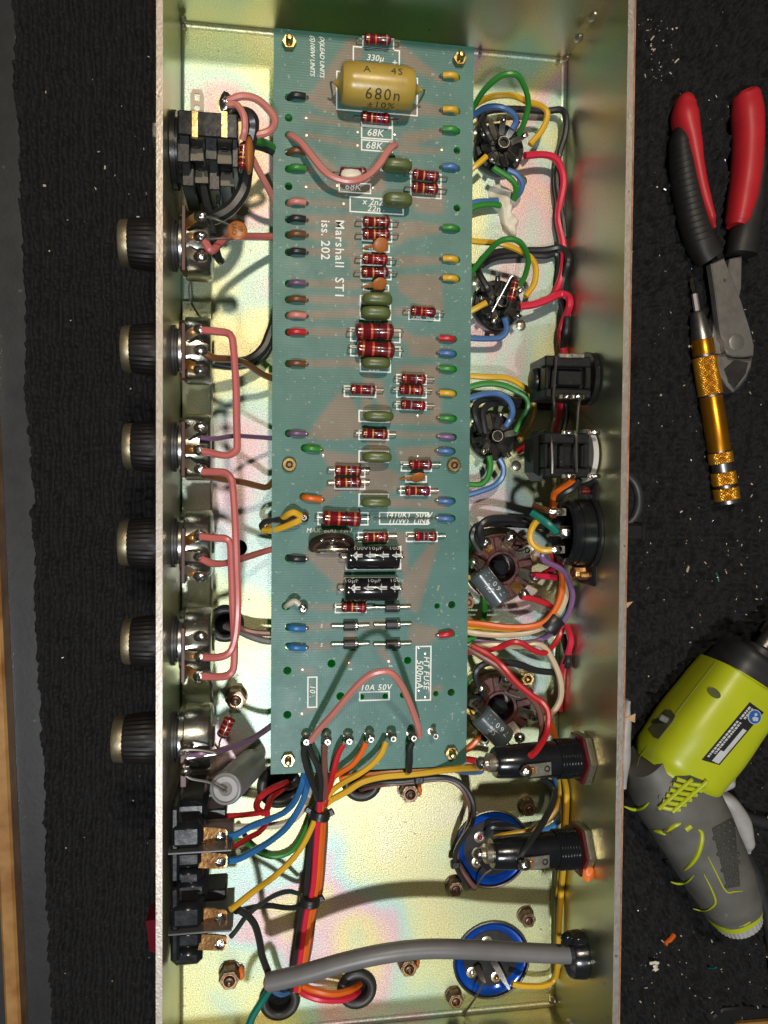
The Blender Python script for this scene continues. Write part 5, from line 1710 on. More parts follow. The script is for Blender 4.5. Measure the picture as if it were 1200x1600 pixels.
mk("winding", MB().tube(hel, .0003, 5), copper_lug, tcoil)

# ================================================================== fuse holders
def fuse(y_r, y_l, x_tip, label, nutm):
    yv = P(900, y_r, .030).y
    yl = P(775, y_l, .034).y
    zf = .0305
    a = Vector((CW - .0002, yv, zf))
    b = P(x_tip + 20, y_l, .033)
    b.z = zf + .002
    d = (b - a)
    L = d.length
    d.normalize()
    t = thing("fuse_holder", (b.x, b.y, zf - .007), label, "fuse holder", "black panel fuse holders on the rear wall")
    prof = [(0.0, .0064), (0.0012, .0068)]
    k = .0030
    while k < .0120:
        prof += [(k, .0069), (k + .00045, .0073), (k + .0009, .0069)]
        k += .0011
    prof += [(.0125, .0066), (L * .55, .0064), (L * .70, .0062), (L * .97, .0056), (L, .0050)]
    mk("barrel", MB().lathe(a, d, prof, 30), navy_pl, t)
    mb = MB()
    hexnut(mb, a + d * .0004, d, .0098, .0028)
    mk("nut", mb, nutm, t)
    mb = MB()
    hexnut(mb, a + d * .0032, d, .0096, .0009)
    mk("lock_washer", mb, maroon, t)
    if nutm is tin_lug and y_r > 1300:
        mk("lock_paint", MB().ball(a + d * .0018 + Vector((0, -.0062, .0068)), .0024, (.9, 1.3, .7), 10, 7, jit=.15), lock_paint, t)
    e = a + d * L
    mb = MB().lathe(e - d * .0002, d, [(0, .0034), (.0026, .0034), (.0028, .0030), (.0029, .0022), (.0048, .0020)], 18)
    tp = mk("end_terminal", mb, tin_lug, t)
    mk("solder_joint", MB().ball(e + d * .0048, .0023, (1.0, 1.0, .95), 10, 7, jit=.12), solder, tp)
    # side terminal strap and its joint
    q0, q1 = a + d * (L * .46) + Vector((0, -.0008, .0067)), a + d * (L * .72) + Vector((0, -.0012, .0070))
    st = mk("side_terminal", strip([q0, (q0 + q1) / 2 + Vector((0, 0, .0001)), q1], .0046, .0007, side=(0, 1, 0)), tin_lug, t)
    mk("solder_joint", MB().ball(q1 + Vector((-.0002, 0, .0007)), .0023, (1.1, .95, .7), 10, 7, jit=.1), solder, st)
    mk("flux_stain", MB().ball(q1 + Vector((.0022, 0, .0004)), .0014, (.8, 1.1, .4), 9, 6, jit=.1), flux, st)
    mk("eyelet", MB().torus(q0 + Vector((-.0016, 0, .0005)), .0009, .0003, n=14, m=6), black_pl, st)
    return t
fuse(1183, 1192, 752, "upper black fuse holder beside the lower octal socket", tin_lug)
fuse(1325, 1334, 748, "lower black fuse holder reaching over the upper blue can", tin_lug)

# ================================================================== blue can capacitors
for (x, y, r), lab, riv in zip(CANS, ("upper blue can capacitor set in the floor under a fuse holder", "lower blue can capacitor set in the floor under the grey cable"), (((749, 1307, 'm'), (745, 1346, 't'), (800, 1330, 't')), ((737, 1518, 't'), (775, 1525, 'c'), (760, 1470, 't')))):
    p = P(x, y, 0)
    s = S(p)
    R = r * s
    o = Vector((p.x, p.y, 0))
    t = thing("can_capacitor", o, lab, "capacitor", "blue can capacitors in the floor")
    mk("sleeve", MB().lathe(o + Vector((0, 0, -.055)), (0, 0, 1), [(0, R * .94), (.0530, R * .94), (.0548, R * .93), (.0556, R * .89), (.0554, R * .82), (.0543, R * .73), (.0538, R * .69)], 56), blue_can, t)
    disc = mk("end_disc", MB().lathe(o + Vector((0, 0, -.0022)), (0, 0, 1), [(0, R * .71), (.0014, R * .71), (.0016, R * .69)], 48), can_disc, t)
    mk("clamp_ring", MB().torus(o + Vector((0, 0, .0004)), R * .97, .0005, n=56, m=8, flat=1.2), dark_steel, t)
    for rx, ry, kk in riv:
        q = P(rx, ry, -.001)
        q.z = -.0007
        rv = mk("rivet", MB().lathe(q, (0, 0, 1), [(0, .0024), (.0004, .0023), (.0006, .0016), (.0003, .0013), (.0009, .0009), (.0011, .0004)], 18), tin_lug, disc)
        if kk != 't':
            mk("rivet_core", MB().ball(q + Vector((0, 0, .0008)), .0010, (1, 1, .7), 9, 6), mat("rivet_magenta", (0.30, 0.01, 0.09), 0.25, 0.3) if kk == 'm' else copper_lug, rv)
    for (ax_, ay_, bx_, by_) in (((752, 1345, 768, 1361), (775, 1330, 800, 1350)) if y < 1400 else ((744, 1510, 758, 1536), (770, 1500, 796, 1546))):
        a, b = P(ax_, ay_, .001), P(bx_, by_, .006)
        mk("terminal_tab", strip([a, (a + b) / 2 + Vector((0, 0, .001)), b], [.0026, .0022, .0008], .0005), dark_steel, disc)

for pts, lab in (([(768, 1358, 6), (757, 1366, 5), (748, 1378, 4), (743, 1390, 3)], "short bare wire at the edge of the upper blue can"), ([(756, 1535, 6), (748, 1550, 6), (738, 1566, 5), (728, 1580, 4), (725, 1588, 4)], "short bare wire at the edge of the lower blue can")):
    mk("bare_wire_link", MB().tube(spline([P(x, y, z * MM) for x, y, z in pts], 4), .00042, 6), bare_wire, label=lab, cat="wire")

# ================================================================== grey mains cable and its gland
q = [P(x, y, z * MM) for x, y, z in ((418, 1535, 26), (470, 1523, 28), (540, 1503, 30), (600, 1490, 31), (660, 1483, 31), (720, 1483, 31), (780, 1486, 30), (840, 1489, 30), (885, 1491, 30), (905, 1492, 30))]
t = thing("mains_cable", q[-1], "thick ribbed grey mains cable crossing the bottom of the chassis", "cable")
sp = spline(q, 10)
vs_, fs_ = [], []
n = 56
u = Vector((0, 0, 1))
r0 = 14.4 * S(q[4])
for i, p in enumerate(sp):
    d = (sp[min(i + 1, len(sp) - 1)] - sp[max(i - 1, 0)]).normalized()
    u = (u - d * u.dot(d)).normalized()
    w_ = d.cross(u)
    for k in range(n):
        th = 2 * math.pi * k / n
        rr = r0 * (1 - .013 * (k % 2))
        vs_.append(p + u * math.cos(th) * rr + w_ * math.sin(th) * rr)
for i in range(len(sp) - 1):
    for k in range(n):
        fs_.append((i * n + k, i * n + (k + 1) % n, (i + 1) * n + (k + 1) % n, (i + 1) * n + k))
fs_.append(tuple(range(n - 1, -1, -1)))
mk("sheath", MB().add(vs_, fs_), mat("cable_grey", (0.155, 0.150, 0.150), 0.42, 0, (0.125, 0.12, 0.12), 120, .6, .05, 600), t, sharp=20)
mk("cut_end", MB().ball(q[0] + (q[0] - q[1]).normalized() * .0002, r0 * .8, (.5, 1, .9), 12, 8, jit=.06), mat("sheath_core", (0.35, 0.24, 0.13), 0.7), t)
g0 = P(890, 1492, .030)
t = thing("cable_gland", (g0.x, g0.y, .02), "black cable gland clamping the grey mains cable at the rear wall", "cable gland")
mk("body", MB().lathe((g0.x - .0005, g0.y, .030), (1, 0, 0), [(0, .0048), (0, .0076), (.0010, .0080), (.0050, .0084), (.0056, .0078), (.0070, .0080), (CW - g0.x, .0080)], 36), navy_pl, t)
q_ = P(886, 1466, .037)
mk("clamp_tab", MB().box(q_, (.0042, .0034, .0032), .0006, rot=Matrix.Rotation(.5, 3, 'Z')), navy_pl, t)
mk("clamp_block", MB().box(P(905, 1468, .038), (.0060, .0030, .0030), .0006), navy_pl, t)

# ================================================================== wires on the rear side
G1 = "wires of the uppermost valve socket"
W2('green', 4.7, [(722, 195, 8), (740, 168, 14), (758, 140, 22), (783, 118, 28), (806, 116, 29), (818, 132, 26), (825, 160, 21), (820, 188, 16), (811, 210, 11)], "green wire arching high over the uppermost valve socket", G1)
W2('yellow', 4.8, [(722, 186, 7), (745, 163, 11), (770, 150, 17), (800, 149, 18), (825, 160, 15), (848, 167, 12), (855, 180, 11), (846, 205, 11), (828, 226, 11)], "yellow wire arching wide around the uppermost valve socket", G1)
W2('blue', 4.8, [(722, 200, 7), (742, 179, 9), (762, 168, 13), (785, 168, 15), (802, 177, 14), (806, 190, 12), (800, 202, 11)], "blue wire curving into the top of the uppermost valve socket", G1)
W2('black', 5.2, [(745, 186, 4), (765, 173, 5), (800, 171, 4), (850, 174, 3.5), (876, 171, 5), (884, 182, 6), (882, 210, 6), (873, 245, 5), (870, 290, 4), (878, 340, 5), (882, 372, 5)], "black wire turning the corner by the rear wall near the uppermost valve socket", G1)
W2('black', 5.4, [(757, 179, 5), (754, 192, 9), (760, 206, 11), (767, 219, 10.5)], "short black wire dropping into the uppermost valve socket's left lug", G1)
W2('yellow', 4.6, [(722, 280, 7), (745, 258, 10), (760, 244, 10.5)], "short yellow wire at the left of the uppermost valve socket", G1)
W2('green', 4.7, [(771, 262, 10.5), (785, 271, 10.5), (800, 283, 10), (807, 297, 8), (803, 312, 5)], "green wire leaving the bottom of the uppermost valve socket into the silicone", G1)
W2('blue', 4.7, [(793, 266, 10), (808, 273, 10), (816, 286, 9), (812, 300, 7), (803, 312, 4)], "blue wire leaving the bottom of the uppermost valve socket into the silicone", G1)
W2('green', 4.7, [(722, 332, 5), (745, 322, 5), (768, 320, 4), (782, 321, 3)], "green wire stub from the silicone to under the board", G1)
W2('blue', 4.7, [(722, 322, 3.5), (745, 316, 3.5), (765, 314, 3), (778, 313, 2.5)], "blue wire stub from the silicone to under the board", G1)
W2('crimson', 5.6, [(820, 243, 10), (845, 242, 9), (865, 246, 8), (875, 258, 7), (880, 285, 6), (875, 320, 5), (873, 345, 4.5), (879, 380, 5), (880, 415, 5.5), (874, 444, 6), (862, 463, 7), (845, 471, 8)], "red wire from the uppermost to the middle small valve socket along the rear wall")
G2 = "wires of the middle small valve socket"
W2('green', 4.7, [(720, 445, 8), (738, 423, 13), (760, 397, 20), (780, 378, 26), (800, 373, 28), (815, 382, 26), (825, 405, 20), (822, 427, 15), (812, 446, 11)], "green wire arching high over the middle small valve socket", G2)
W2('yellow', 4.8, [(720, 374, 12), (745, 377, 14), (780, 380, 17), (810, 391, 16), (830, 404, 14), (837, 420, 12), (834, 445, 11), (821, 463, 11)], "yellow wire passing over to the right side of the middle small valve socket", G2)
W2('black', 5.4, [(744, 428, 6), (752, 407, 6), (770, 396, 5), (805, 391, 4), (850, 390, 4), (873, 387, 5), (884, 394, 6), (888, 408, 7), (881, 435, 6), (878, 462, 5), (884, 485, 5), (886, 510, 5), (880, 545, 6), (879, 566, 7)], "black wire from the middle small valve socket along the wall to the upper jack", G2)
W2('black', 5.0, [(752, 415, 4), (775, 402, 3), (815, 399, 3), (850, 400, 3), (868, 396, 3), (874, 410, 3), (872, 440, 3)], "second black wire under the yellow wire by the middle small valve socket", G2)
W2('black', 5.4, [(745, 418, 6), (750, 430, 10), (760, 447, 11), (764, 455, 10)], "short black wire into the left lug of the middle small valve socket", G2)
W2('yellow', 4.8, [(720, 494, 8), (745, 481, 10), (760, 473, 10.5)], "short yellow wire at the left of the middle small valve socket", G2)
W2('blue', 4.8, [(720, 527, 8), (760, 529, 8), (781, 528, 8), (790, 519, 9), (791, 507, 10), (788, 496, 11)], "blue wire bending up into the bottom of the middle small valve socket", G2)
W2('crimson', 6, [(812, 479, 10), (835, 475, 10), (858, 467, 10), (876, 460, 9), (888, 463, 9), (890, 475, 8), (883, 497, 6), (877, 520, 5), (880, 545, 6), (882, 568, 8)], "thick red wire from the middle small valve socket down to the upper jack", G2)
G3 = "wires of the lowest small valve socket"
W2('yellow', 4.8, [(720, 586, 10), (760, 589, 12), (790, 591, 12), (813, 601, 11), (829, 614, 10), (834, 640, 9), (827, 666, 9), (812, 688, 10)], "yellow wire swinging round the lowest small valve socket", G3)
W2('green', 4.8, [(720, 609, 10), (755, 600, 12), (785, 601, 13), (808, 611, 13), (822, 622, 13), (825, 638, 12), (815, 658, 11), (805, 675, 10.5)], "green wire curving into the right of the lowest small valve socket", G3)
W2('blue', 4.8, [(720, 626, 9), (755, 616, 12), (780, 616, 14), (795, 626, 14), (801, 642, 13), (797, 655, 11), (790, 667, 10.5)], "blue wire curving into the top of the lowest small valve socket", G3)
W2('black', 5.2, [(752, 675, 10), (743, 652, 12), (742, 637, 12), (753, 626, 10), (780, 623, 7), (815, 626, 4), (860, 628, 4), (878, 632, 5)], "outer black wire looping into the lowest small valve socket", G3)
W2('black', 5.2, [(759, 676, 10), (755, 655, 11), (756, 641, 11), (767, 632, 9), (790, 630, 6), (820, 634, 3), (860, 637, 3)], "inner black wire looping into the lowest small valve socket", G3)
W2('green', 4.8, [(764, 712, 10.5), (766, 728, 10), (763, 745, 9), (752, 756, 8), (735, 757, 7), (718, 754, 7)], "green wire from the bottom of the lowest small valve socket to the board", G3)
W2('blue', 4.8, [(780, 716, 10.5), (787, 730, 10), (784, 746, 9), (770, 760, 8), (745, 770, 7), (718, 776, 6)], "blue wire from the bottom of the lowest small valve socket to the board", G3)
W2('red', 4.5, [(808, 706, 8), (816, 701, 9), (826, 696, 10), (845, 690, 10)], "short red stub between the lowest small valve socket and the lower jack", G3)
W2('crimson', 5.8, [(873, 610, 10), (874, 640, 12), (869, 662, 14), (864, 678, 16)], "red wire showing between the two jack sockets")
W2('black', 4.5, [(880, 612, 8), (886, 640, 9), (882, 665, 9), (874, 690, 9)], "black wire showing between the two jack sockets")

W2('orange', 5.5, [(895, 749, 38), (886, 757, 36), (874, 765, 33), (866, 772, 30), (864, 790, 26), (864, 806, 22)], "orange wire bent below the lower jack socket")
W2('black', 6, [(905, 748, 36), (895, 762, 34), (880, 772, 32), (870, 780, 28)], "black rubbery wire beside the orange one below the lower jack")
W2('teal', 6, [(831, 801, 33), (845, 810, 35), (858, 820, 37), (870, 832, 37)], "short thick teal wire stub on the voltage selector")
W2('brown', 5, [(833, 790, 24), (845, 794, 26), (862, 799, 30)], "short brown sleeve on the voltage selector lug")
W2('yellow', 5.2, [(845, 811, 33), (836, 818, 34), (829, 830, 35), (829, 842, 35), (836, 853, 35), (848, 860, 35), (862, 859, 36)], "yellow wire hoop on the voltage selector's left side")
W2('violet', 4.2, [(866, 861, 34), (853, 861, 34), (847, 868, 34), (852, 876, 33), (864, 882, 31), (874, 888, 29), (884, 897, 26), (892, 915, 22), (894, 935, 19), (886, 962, 16), (868, 985, 14), (840, 1000, 12), (800, 1005, 10), (760, 1003, 9), (722, 998, 8)], "violet wire from the voltage selector sweeping left under the board")
G4 = "wires around the upper octal socket"
W2('black', 6, [(757, 852, 13), (750, 834, 16), (753, 820, 17), (768, 811, 16), (795, 810, 14), (825, 813, 11), (855, 815, 9)], "thick black wire arching into the upper octal socket", G4)
W2('black', 6, [(749, 860, 12), (738, 840, 13), (742, 825, 13), (757, 818, 11), (780, 818, 8), (830, 821, 6), (862, 822, 5)], "second thick black wire left of the upper octal socket's top lug", G4)
W2('yellow', 4.6, [(716, 880, 9), (735, 881, 10), (748, 882, 12)], "upper yellow wire stub left of the upper octal socket", G4)
W2('yellow', 4.6, [(716, 899, 8), (735, 902, 8), (750, 906, 9)], "lower yellow wire stub left of the upper octal socket", G4)
W2('green', 4.6, [(757, 928, 5), (757, 950, 6), (753, 975, 8), (740, 996, 9), (718, 1006, 9)], "green wire curving from the upper octal socket down under the board", G4)
W2('crimson', 5.4, [(834, 898, 16), (855, 901, 14), (872, 903, 12), (880, 903, 10)], "red wire at the upper octal socket's right lug", G4)
W2('crimson', 5.2, [(836, 905, 13), (850, 897, 12), (862, 890, 10), (866, 876, 8), (862, 862, 7)], "red wire rising behind the upper octal socket's right lug", G4)
W2('red', 4.8, [(815, 932, 15), (835, 936, 15), (852, 943, 14), (866, 953, 13), (878, 966, 11)], "red wire slanting from the upper octal socket's lowest lug", G4)
G5 = "wires bundled with tape right of the board"
W2('orange', 5.2, [(716, 971, 12), (750, 975, 14), (790, 980, 16), (825, 979, 18), (850, 972, 19), (866, 955, 19), (876, 930, 18), (879, 905, 17), (876, 885, 16), (874, 862, 14)], "orange wire bending up through the black tape", G5)
W2('yellow', 3.2, [(716, 978, 11), (750, 981, 12), (790, 984, 14), (825, 984, 15), (848, 978, 16)], "thin yellow wire under the orange one into the tape", G5)
W2('cream', 5.2, [(716, 984, 10), (745, 989, 12), (780, 992, 13), (815, 990, 15), (845, 981, 16), (866, 966, 16), (880, 945, 16), (886, 920, 16), (884, 900, 15)], "cream wire bending up through the black tape", G5)
W2('teal', 3.6, [(868, 972, 14), (879, 958, 14), (886, 940, 14), (889, 915, 14)], "teal wire rising from the black tape", G5)
p0, p1 = P(853, 984, .0175), P(869, 964, .0175)
mk("tape_band", MB().lathe(p0, p1 - p0, [(0, .0040), (.0003, .0042), ((p1 - p0).length - .0003, .0042), ((p1 - p0).length, .0040)], 18, ell=1.0), tape, label="black tape band round the orange and cream wires", cat="tape")
W2('crimson', 5, [(886, 978, 9), (892, 1000, 7), (888, 1020, 6), (878, 1045, 6), (876, 1080, 6), (874, 1110, 6)], "red wire running down in the corner of the rear wall")
W2('black', 5.2, [(880, 992, 8), (884, 1015, 7), (889, 1030, 6), (886, 1042, 5)], "short black wire in the rear corner right of the cream loop")
W2('cream', 4.8, [(716, 1020, 7), (742, 1010, 10), (775, 1007, 12), (810, 1010, 13), (840, 1007, 14), (856, 1017, 14), (869, 1042, 14), (876, 1070, 14), (875, 1095, 13), (862, 1115, 12), (845, 1126, 11)], "cream wire looping over to the lower octal socket")
W2('red', 4.8, [(716, 1021, 8), (745, 1017, 10), (778, 1012, 13), (798, 1004, 16), (815, 1005, 17), (830, 1014, 17), (848, 1020, 15), (862, 1012, 12), (874, 994, 10), (879, 975, 9)], "red wire twisting over the cream loop to the rear corner")
W2('mauve', 4.6, [(718, 1006, 12), (745, 1022, 15), (775, 1040, 18), (800, 1063, 20), (825, 1086, 22), (841, 1108, 23), (847, 1140, 25), (843, 1165, 28), (834, 1184, 34)], "brown wire slanting over the lower octal socket to the upper fuse holder")
W2('red', 5.2, [(738, 1010, 13), (765, 1024, 16), (786, 1042, 19), (806, 1066, 21), (830, 1086, 23), (848, 1098, 24), (857, 1116, 26), (854, 1145, 29), (840, 1170, 35), (829, 1181, 38)], "red wire slanting over the lower octal socket to the upper fuse holder's side terminal")
W2('black', 5.4, [(757, 1086, 13), (746, 1068, 15), (744, 1050, 16), (756, 1038, 16), (780, 1034, 15), (810, 1038, 14), (838, 1048, 12), (868, 1051, 10)], "black wire arching over the top of the lower octal socket")
W2('black', 5.6, [(716, 1091, 8), (735, 1091, 10), (752, 1093, 13)], "black wire stub from the board to the lower octal socket")
W2('yellow', 4.6, [(716, 1107, 9), (732, 1111, 10), (744, 1117, 11)], "yellow wire stub left of the lower octal socket")
W2('orange', 5, [(716, 1180, 7), (732, 1168, 9), (745, 1156, 10), (752, 1146, 9)], "orange wire stub at the lower left of the lower octal socket")
W2('orange', 5, [(856, 1122, 10), (863, 1140, 9), (868, 1160, 7), (872, 1178, 6)], "orange wire dropping behind the upper fuse holder's red wire")
for pts, lab in (([(782, 846, 16), (792, 855, 16), (808, 861, 16), (818, 859, 14)], "short bare wire on the upper octal socket's top lugs"), ([(788, 1081, 16), (800, 1087, 16), (812, 1091, 16)], "short bare wire on the lower octal socket's top lugs"), ([(752, 1150, 8), (750, 1160, 8), (758, 1164, 8), (764, 1158, 9)], "curl of bare wire at the lower left of the lower octal socket")):
    mk("bare_wire_link", MB().tube(spline([P(x, y, z * MM) for x, y, z in pts], 4), .00042, 6), bare_wire, label=lab, cat="wire")
# metal straps under the octal sockets
# ================================================================== wires from the turret pins and the harness
ZT = 19
G6 = "wires on the turret pins"
W2('black', 4.8, [(477, 1164, 22), (475, 1178, 22), (479, 1200, 22), (486, 1220, 20), (495, 1240, 18), (499, 1258, 16)], "left black wire from the first turret pin into the harness", G6)
W2('black', 4.8, [(482, 1166, 22), (488, 1180, 23), (497, 1198, 23), (501, 1220, 21), (500, 1245, 18), (500, 1262, 16)], "right black wire from the first turret pin into the harness", G6)
W2('mauve', 4.8, [(507, 1162, 22), (507, 1178, 22), (508, 1205, 21), (508, 1230, 18), (504, 1258, 15)], "brown wire from the second turret pin into the harness", G6)
W2('red', 4.8, [(537, 1163, 21), (529, 1178, 21), (522, 1200, 21), (516, 1225, 18), (508, 1258, 15)], "red wire from the third turret pin into the harness", G6)
W2('orange', 4.8, [(572, 1160, 21), (565, 1176, 21), (550, 1195, 21), (532, 1207, 20), (519, 1218, 18), (510, 1250, 14)], "orange wire from the fourth turret pin into the harness", G6)
W2('yellow', 4.8, [(603, 1160, 21), (596, 1176, 22), (580, 1195, 22), (560, 1210, 21), (538, 1222, 19), (518, 1236, 17), (505, 1256, 15)], "yellow wire from the fifth turret pin into the harness", G6)
W2('black', 5.2, [(644, 1160, 21), (640, 1172, 21), (640, 1190, 20), (639, 1205, 18)], "short black wire hanging off the sixth turret pin over the board edge", G6)
W2('pink', 5.6, [(485, 1158, 22), (498, 1140, 25), (520, 1115, 31), (550, 1080, 38), (575, 1057, 42), (595, 1049, 43), (612, 1052, 42), (630, 1075, 37), (645, 1110, 30), (654, 1140, 24), (656, 1150, 22)], "long pink wire arching high over the lower part of the board")
W2('pink', 5.6, [(452, 213, 15), (456, 212, 17.5), (470, 224, 20), (490, 248, 22), (512, 271, 23), (535, 282, 23), (556, 283, 23), (576, 274, 23), (592, 257, 24), (603, 240, 24), (613, 230, 23), (618, 227, 21)], "pink wire sagging across the upper part of the board")
W2('yellow', 5.2, [(470, 806, 20), (460, 801, 21), (450, 804, 20), (440, 812, 16), (425, 822, 12), (415, 828, 10)], "upper yellow wire on the turret at the board's left edge")
W2('yellow', 5.4, [(470, 812, 20), (458, 817, 20), (440, 825, 17), (425, 829, 14), (412, 828, 11)], "lower yellow wire on the turret at the board's left edge")
W2('black', 4.6, [(468, 807, 19), (450, 812, 18), (430, 812, 16), (415, 815, 14), (409, 824, 11), (418, 832, 8), (432, 836, 6)], "black wire looping off the board's left edge beside the yellow wires")
W2('white', 4.6, [(447, 947, 16), (452, 944, 19), (460, 940, 20), (468, 945, 20)], "short white wire hooked on the turret at the lower left of the board")

G7 = "wires laced into the harness"
for col, off, z, lab in (('black', -6, 17, "black wire of the laced harness, leftmost strand"), ('black', -2, 13, "lower black wire of the laced harness"), ('yellow', -1, 15, "yellow wire of the laced harness"), ('crimson', 3, 18, "red wire of the laced harness"), ('orange', 9, 17, "broad orange wire of the laced harness"), ('orange', 13, 14, "second orange wire of the laced harness"), ('mauve', 16, 13, "brown wire of the laced harness, rightmost strand")):
    W2(col, 4.6, [(499 + off * .3, 1252, z), (495 + off * .8, 1285, z), (490 + off, 1330, z - 2), (485 + off, 1390, z - 4), (476 + off * .9, 1430, z - 5), (469 + off * .9, 1480, z - 7), (462 + off * .8, 1525, z - 8), (460 + off * .7, 1548, z - 9)], lab, G7)
for x, y, z, ang in ((498, 1272, 16, 12), (483, 1407, 13, 8)):
    c = P(x, y, z * MM)
    t = thing("lacing_tie", c, "black lacing tie round the harness, " + ("just below the board" if y < 1300 else "half way down the harness"), "tie")
    mk("band", MB().lathe(c - Vector((0, .0016, 0)), (math.sin(math.radians(ang)), 1, 0), [(0, .0036), (.0003, .0040), (.0030, .0040), (.0033, .0036)], 18), tape, t)
    mk("tail", MB().box(c + Vector((.0040, .0004, .0006)), (.0034, .0026, .0016), .0004, rot=Matrix.Rotation(.5, 3, 'Z')), tape, t)
    if y < 1300:
        mk("tail", MB().box(c + Vector((-.0036, .0018, .0006)), (.0034, .0024, .0016), .0004, rot=Matrix.Rotation(-.6, 3, 'Z')), tape, t)

# harness branches to the switches
W2('yellow', 4.8, [(497, 1268, 17), (486, 1295, 18), (470, 1325, 20), (450, 1350, 24), (425, 1372, 28), (400, 1390, 34), (378, 1408, 38), (360, 1421, 41)], "yellow wire from the harness to the lower rocker switch")
W2('brightblue', 5.2, [(476, 1200, 12), (472, 1225, 14), (462, 1250, 18), (445, 1268, 23), (420, 1280, 29), (395, 1290, 35), (372, 1303, 39), (357, 1307, 41)], "upper blue wire from the board to the upper rocker switch")
W2('brightblue', 5.2, [(482, 1202, 10), (479, 1230, 12), (470, 1258, 15), (450, 1290, 20), (425, 1312, 26), (400, 1328, 33), (375, 1341, 38), (357, 1345, 40)], "lower blue wire from the board to the upper rocker switch")
W2('white', 4.8, [(487, 1204, 9), (484, 1235, 10), (472, 1265, 12), (455, 1283, 14), (425, 1290, 16), (395, 1291, 18), (360, 1292, 20)], "white wire behind the blue wires to the upper rocker switch")
W2('green', 4.0, [(496, 1245, 8), (485, 1280, 5), (468, 1315, 3), (450, 1333, 2.2), (425, 1338, 2), (400, 1330, 2.5), (385, 1318, 3), (370, 1312, 10)], "olive green wire lying on the floor below the blue wires")
W2('red', 5.2, [(448, 1222, 6), (432, 1228, 14), (415, 1238, 19), (404, 1250, 21), (402, 1262, 22), (412, 1270, 22), (418, 1262, 20), (424, 1248, 15), (436, 1236, 8), (444, 1230, 3)], "red wire loop rising from the grommet at the board's corner")
W2('red', 4.4, [(416, 1268, 22), (395, 1272, 26), (375, 1274, 30), (355, 1275, 33)], "upper red wire to the upper rocker switch")
W2('red', 4.4, [(418, 1262, 21), (416, 1285, 21), (405, 1300, 24), (388, 1309, 28), (370, 1320, 32), (358, 1325, 34)], "lower red wire to the upper rocker switch")
W2('black', 4.4, [(466, 1221, 12), (455, 1229, 8), (440, 1231, 3), (432, 1228, 0)], "short black wire dropping into the grommet at the board's corner")
W2('dkgreen', 4.0, [(466, 1396, 10), (450, 1393, 14), (430, 1398, 20), (408, 1412, 28), (385, 1432, 34), (370, 1452, 38), (360, 1464, 40)], "dark green wire from the harness to the lower rocker switch's lower lug")
W2('black', 4.4, [(470, 1408, 11), (462, 1417, 14), (445, 1418, 17), (420, 1415, 21), (395, 1418, 26), (368, 1424, 33)], "black wire from the harness tie to the lower rocker switch")
W2('black', 5.6, [(371, 1420, 36), (385, 1429, 34), (398, 1446, 30), (406, 1470, 26), (410, 1495, 24), (417, 1515, 23), (424, 1532, 22)], "thick black wire curving from the lower rocker switch to the grey cable's end")
W2('teal', 6, [(422, 1545, 22), (412, 1560, 24), (402, 1575, 26), (394, 1590, 28), (386, 1612, 30), (380, 1640, 31)], "teal wire leaving the grey cable's end at the bottom of the picture")
W2('brightblue', 5, [(424, 1543, 20), (436, 1552, 12), (448, 1550, 6), (455, 1545, 2)], "blue wire curling from the grey cable's end into the grommet")
W2('crimson', 5, [(466, 1545, 6), (480, 1555, 8), (505, 1562, 9), (535, 1562, 7), (552, 1556, 3), (560, 1549, -2)], "red wire running into the grommet below the grey cable")
W2('orange', 5, [(474, 1540, 7), (492, 1548, 9), (520, 1553, 9), (545, 1548, 6), (556, 1542, 1), (562, 1538, -3)], "orange wire running into the grommet below the grey cable")
W2('yellow', 3.8, [(468, 1552, 4), (490, 1560, 5), (520, 1564, 6), (545, 1560, 3), (556, 1552, -2)], "thin yellow wire running into the grommet below the grey cable")
# under the board's lower edge
W2('yellow', 5.2, [(502, 1262, 14), (515, 1252, 15), (540, 1238, 16), (565, 1222, 16), (600, 1213, 15), (650, 1209, 15), (700, 1203, 19), (735, 1200, 27), (752, 1199, 32)], "yellow wire along the board's lower edge to the upper fuse holder")
W2('orange', 5, [(530, 1216, 10), (570, 1210, 11), (610, 1206, 12), (660, 1201, 12), (700, 1194, 12), (725, 1188, 14)], "orange wire tucked under the board's lower edge")
W2('blue', 5.2, [(685, 1196, 12), (705, 1201, 16), (725, 1205, 22), (745, 1205, 29), (753, 1203, 31)], "blue wire beside the yellow one at the upper fuse holder's tip")
W2('red', 5.2, [(705, 1186, 10), (730, 1187, 14), (750, 1190, 17), (765, 1190, 15)], "red wire behind the upper fuse holder's tip")
W2('orange', 5, [(705, 1194, 9), (735, 1198, 12), (755, 1200, 13), (770, 1200, 12)], "orange wire behind the upper fuse holder's tip")
W2('black', 4.0, [(556, 1230, -1), (566, 1226, 5), (590, 1222, 10), (630, 1220, 12), (680, 1214, 13), (712, 1219, 15), (732, 1238, 16), (741, 1262, 16), (737, 1288, 14), (722, 1312, 11), (712, 1332, 8), (713, 1352, 6), (722, 1372, 5), (733, 1388, 4)], "black wire of the pair looping from the board's edge past the upper blue can")
W2('mauve', 4.0, [(562, 1234, -1), (575, 1230, 5), (600, 1226, 10), (640, 1222, 11), (690, 1217, 12), (716, 1226, 13), (731, 1248, 13), (735, 1272, 12), (728, 1297, 10), (716, 1322, 7), (714, 1342, 5), (722, 1360, 4), (735, 1378, 4), (742, 1386, 3)], "brown wire of the pair looping from the board's edge past the upper blue can")
for x, y, z in ((654, 1218, 13), (711, 1350, 6)):
    c = P(x, y, z * MM)
    mk("cable_clip", MB().box(c, (.0036, .0030, .0030), .0005), tape, label="small black clip on the black and brown wire pair, " + ("below the board's edge" if y < 1300 else "left of the upper blue can"), cat="clip")
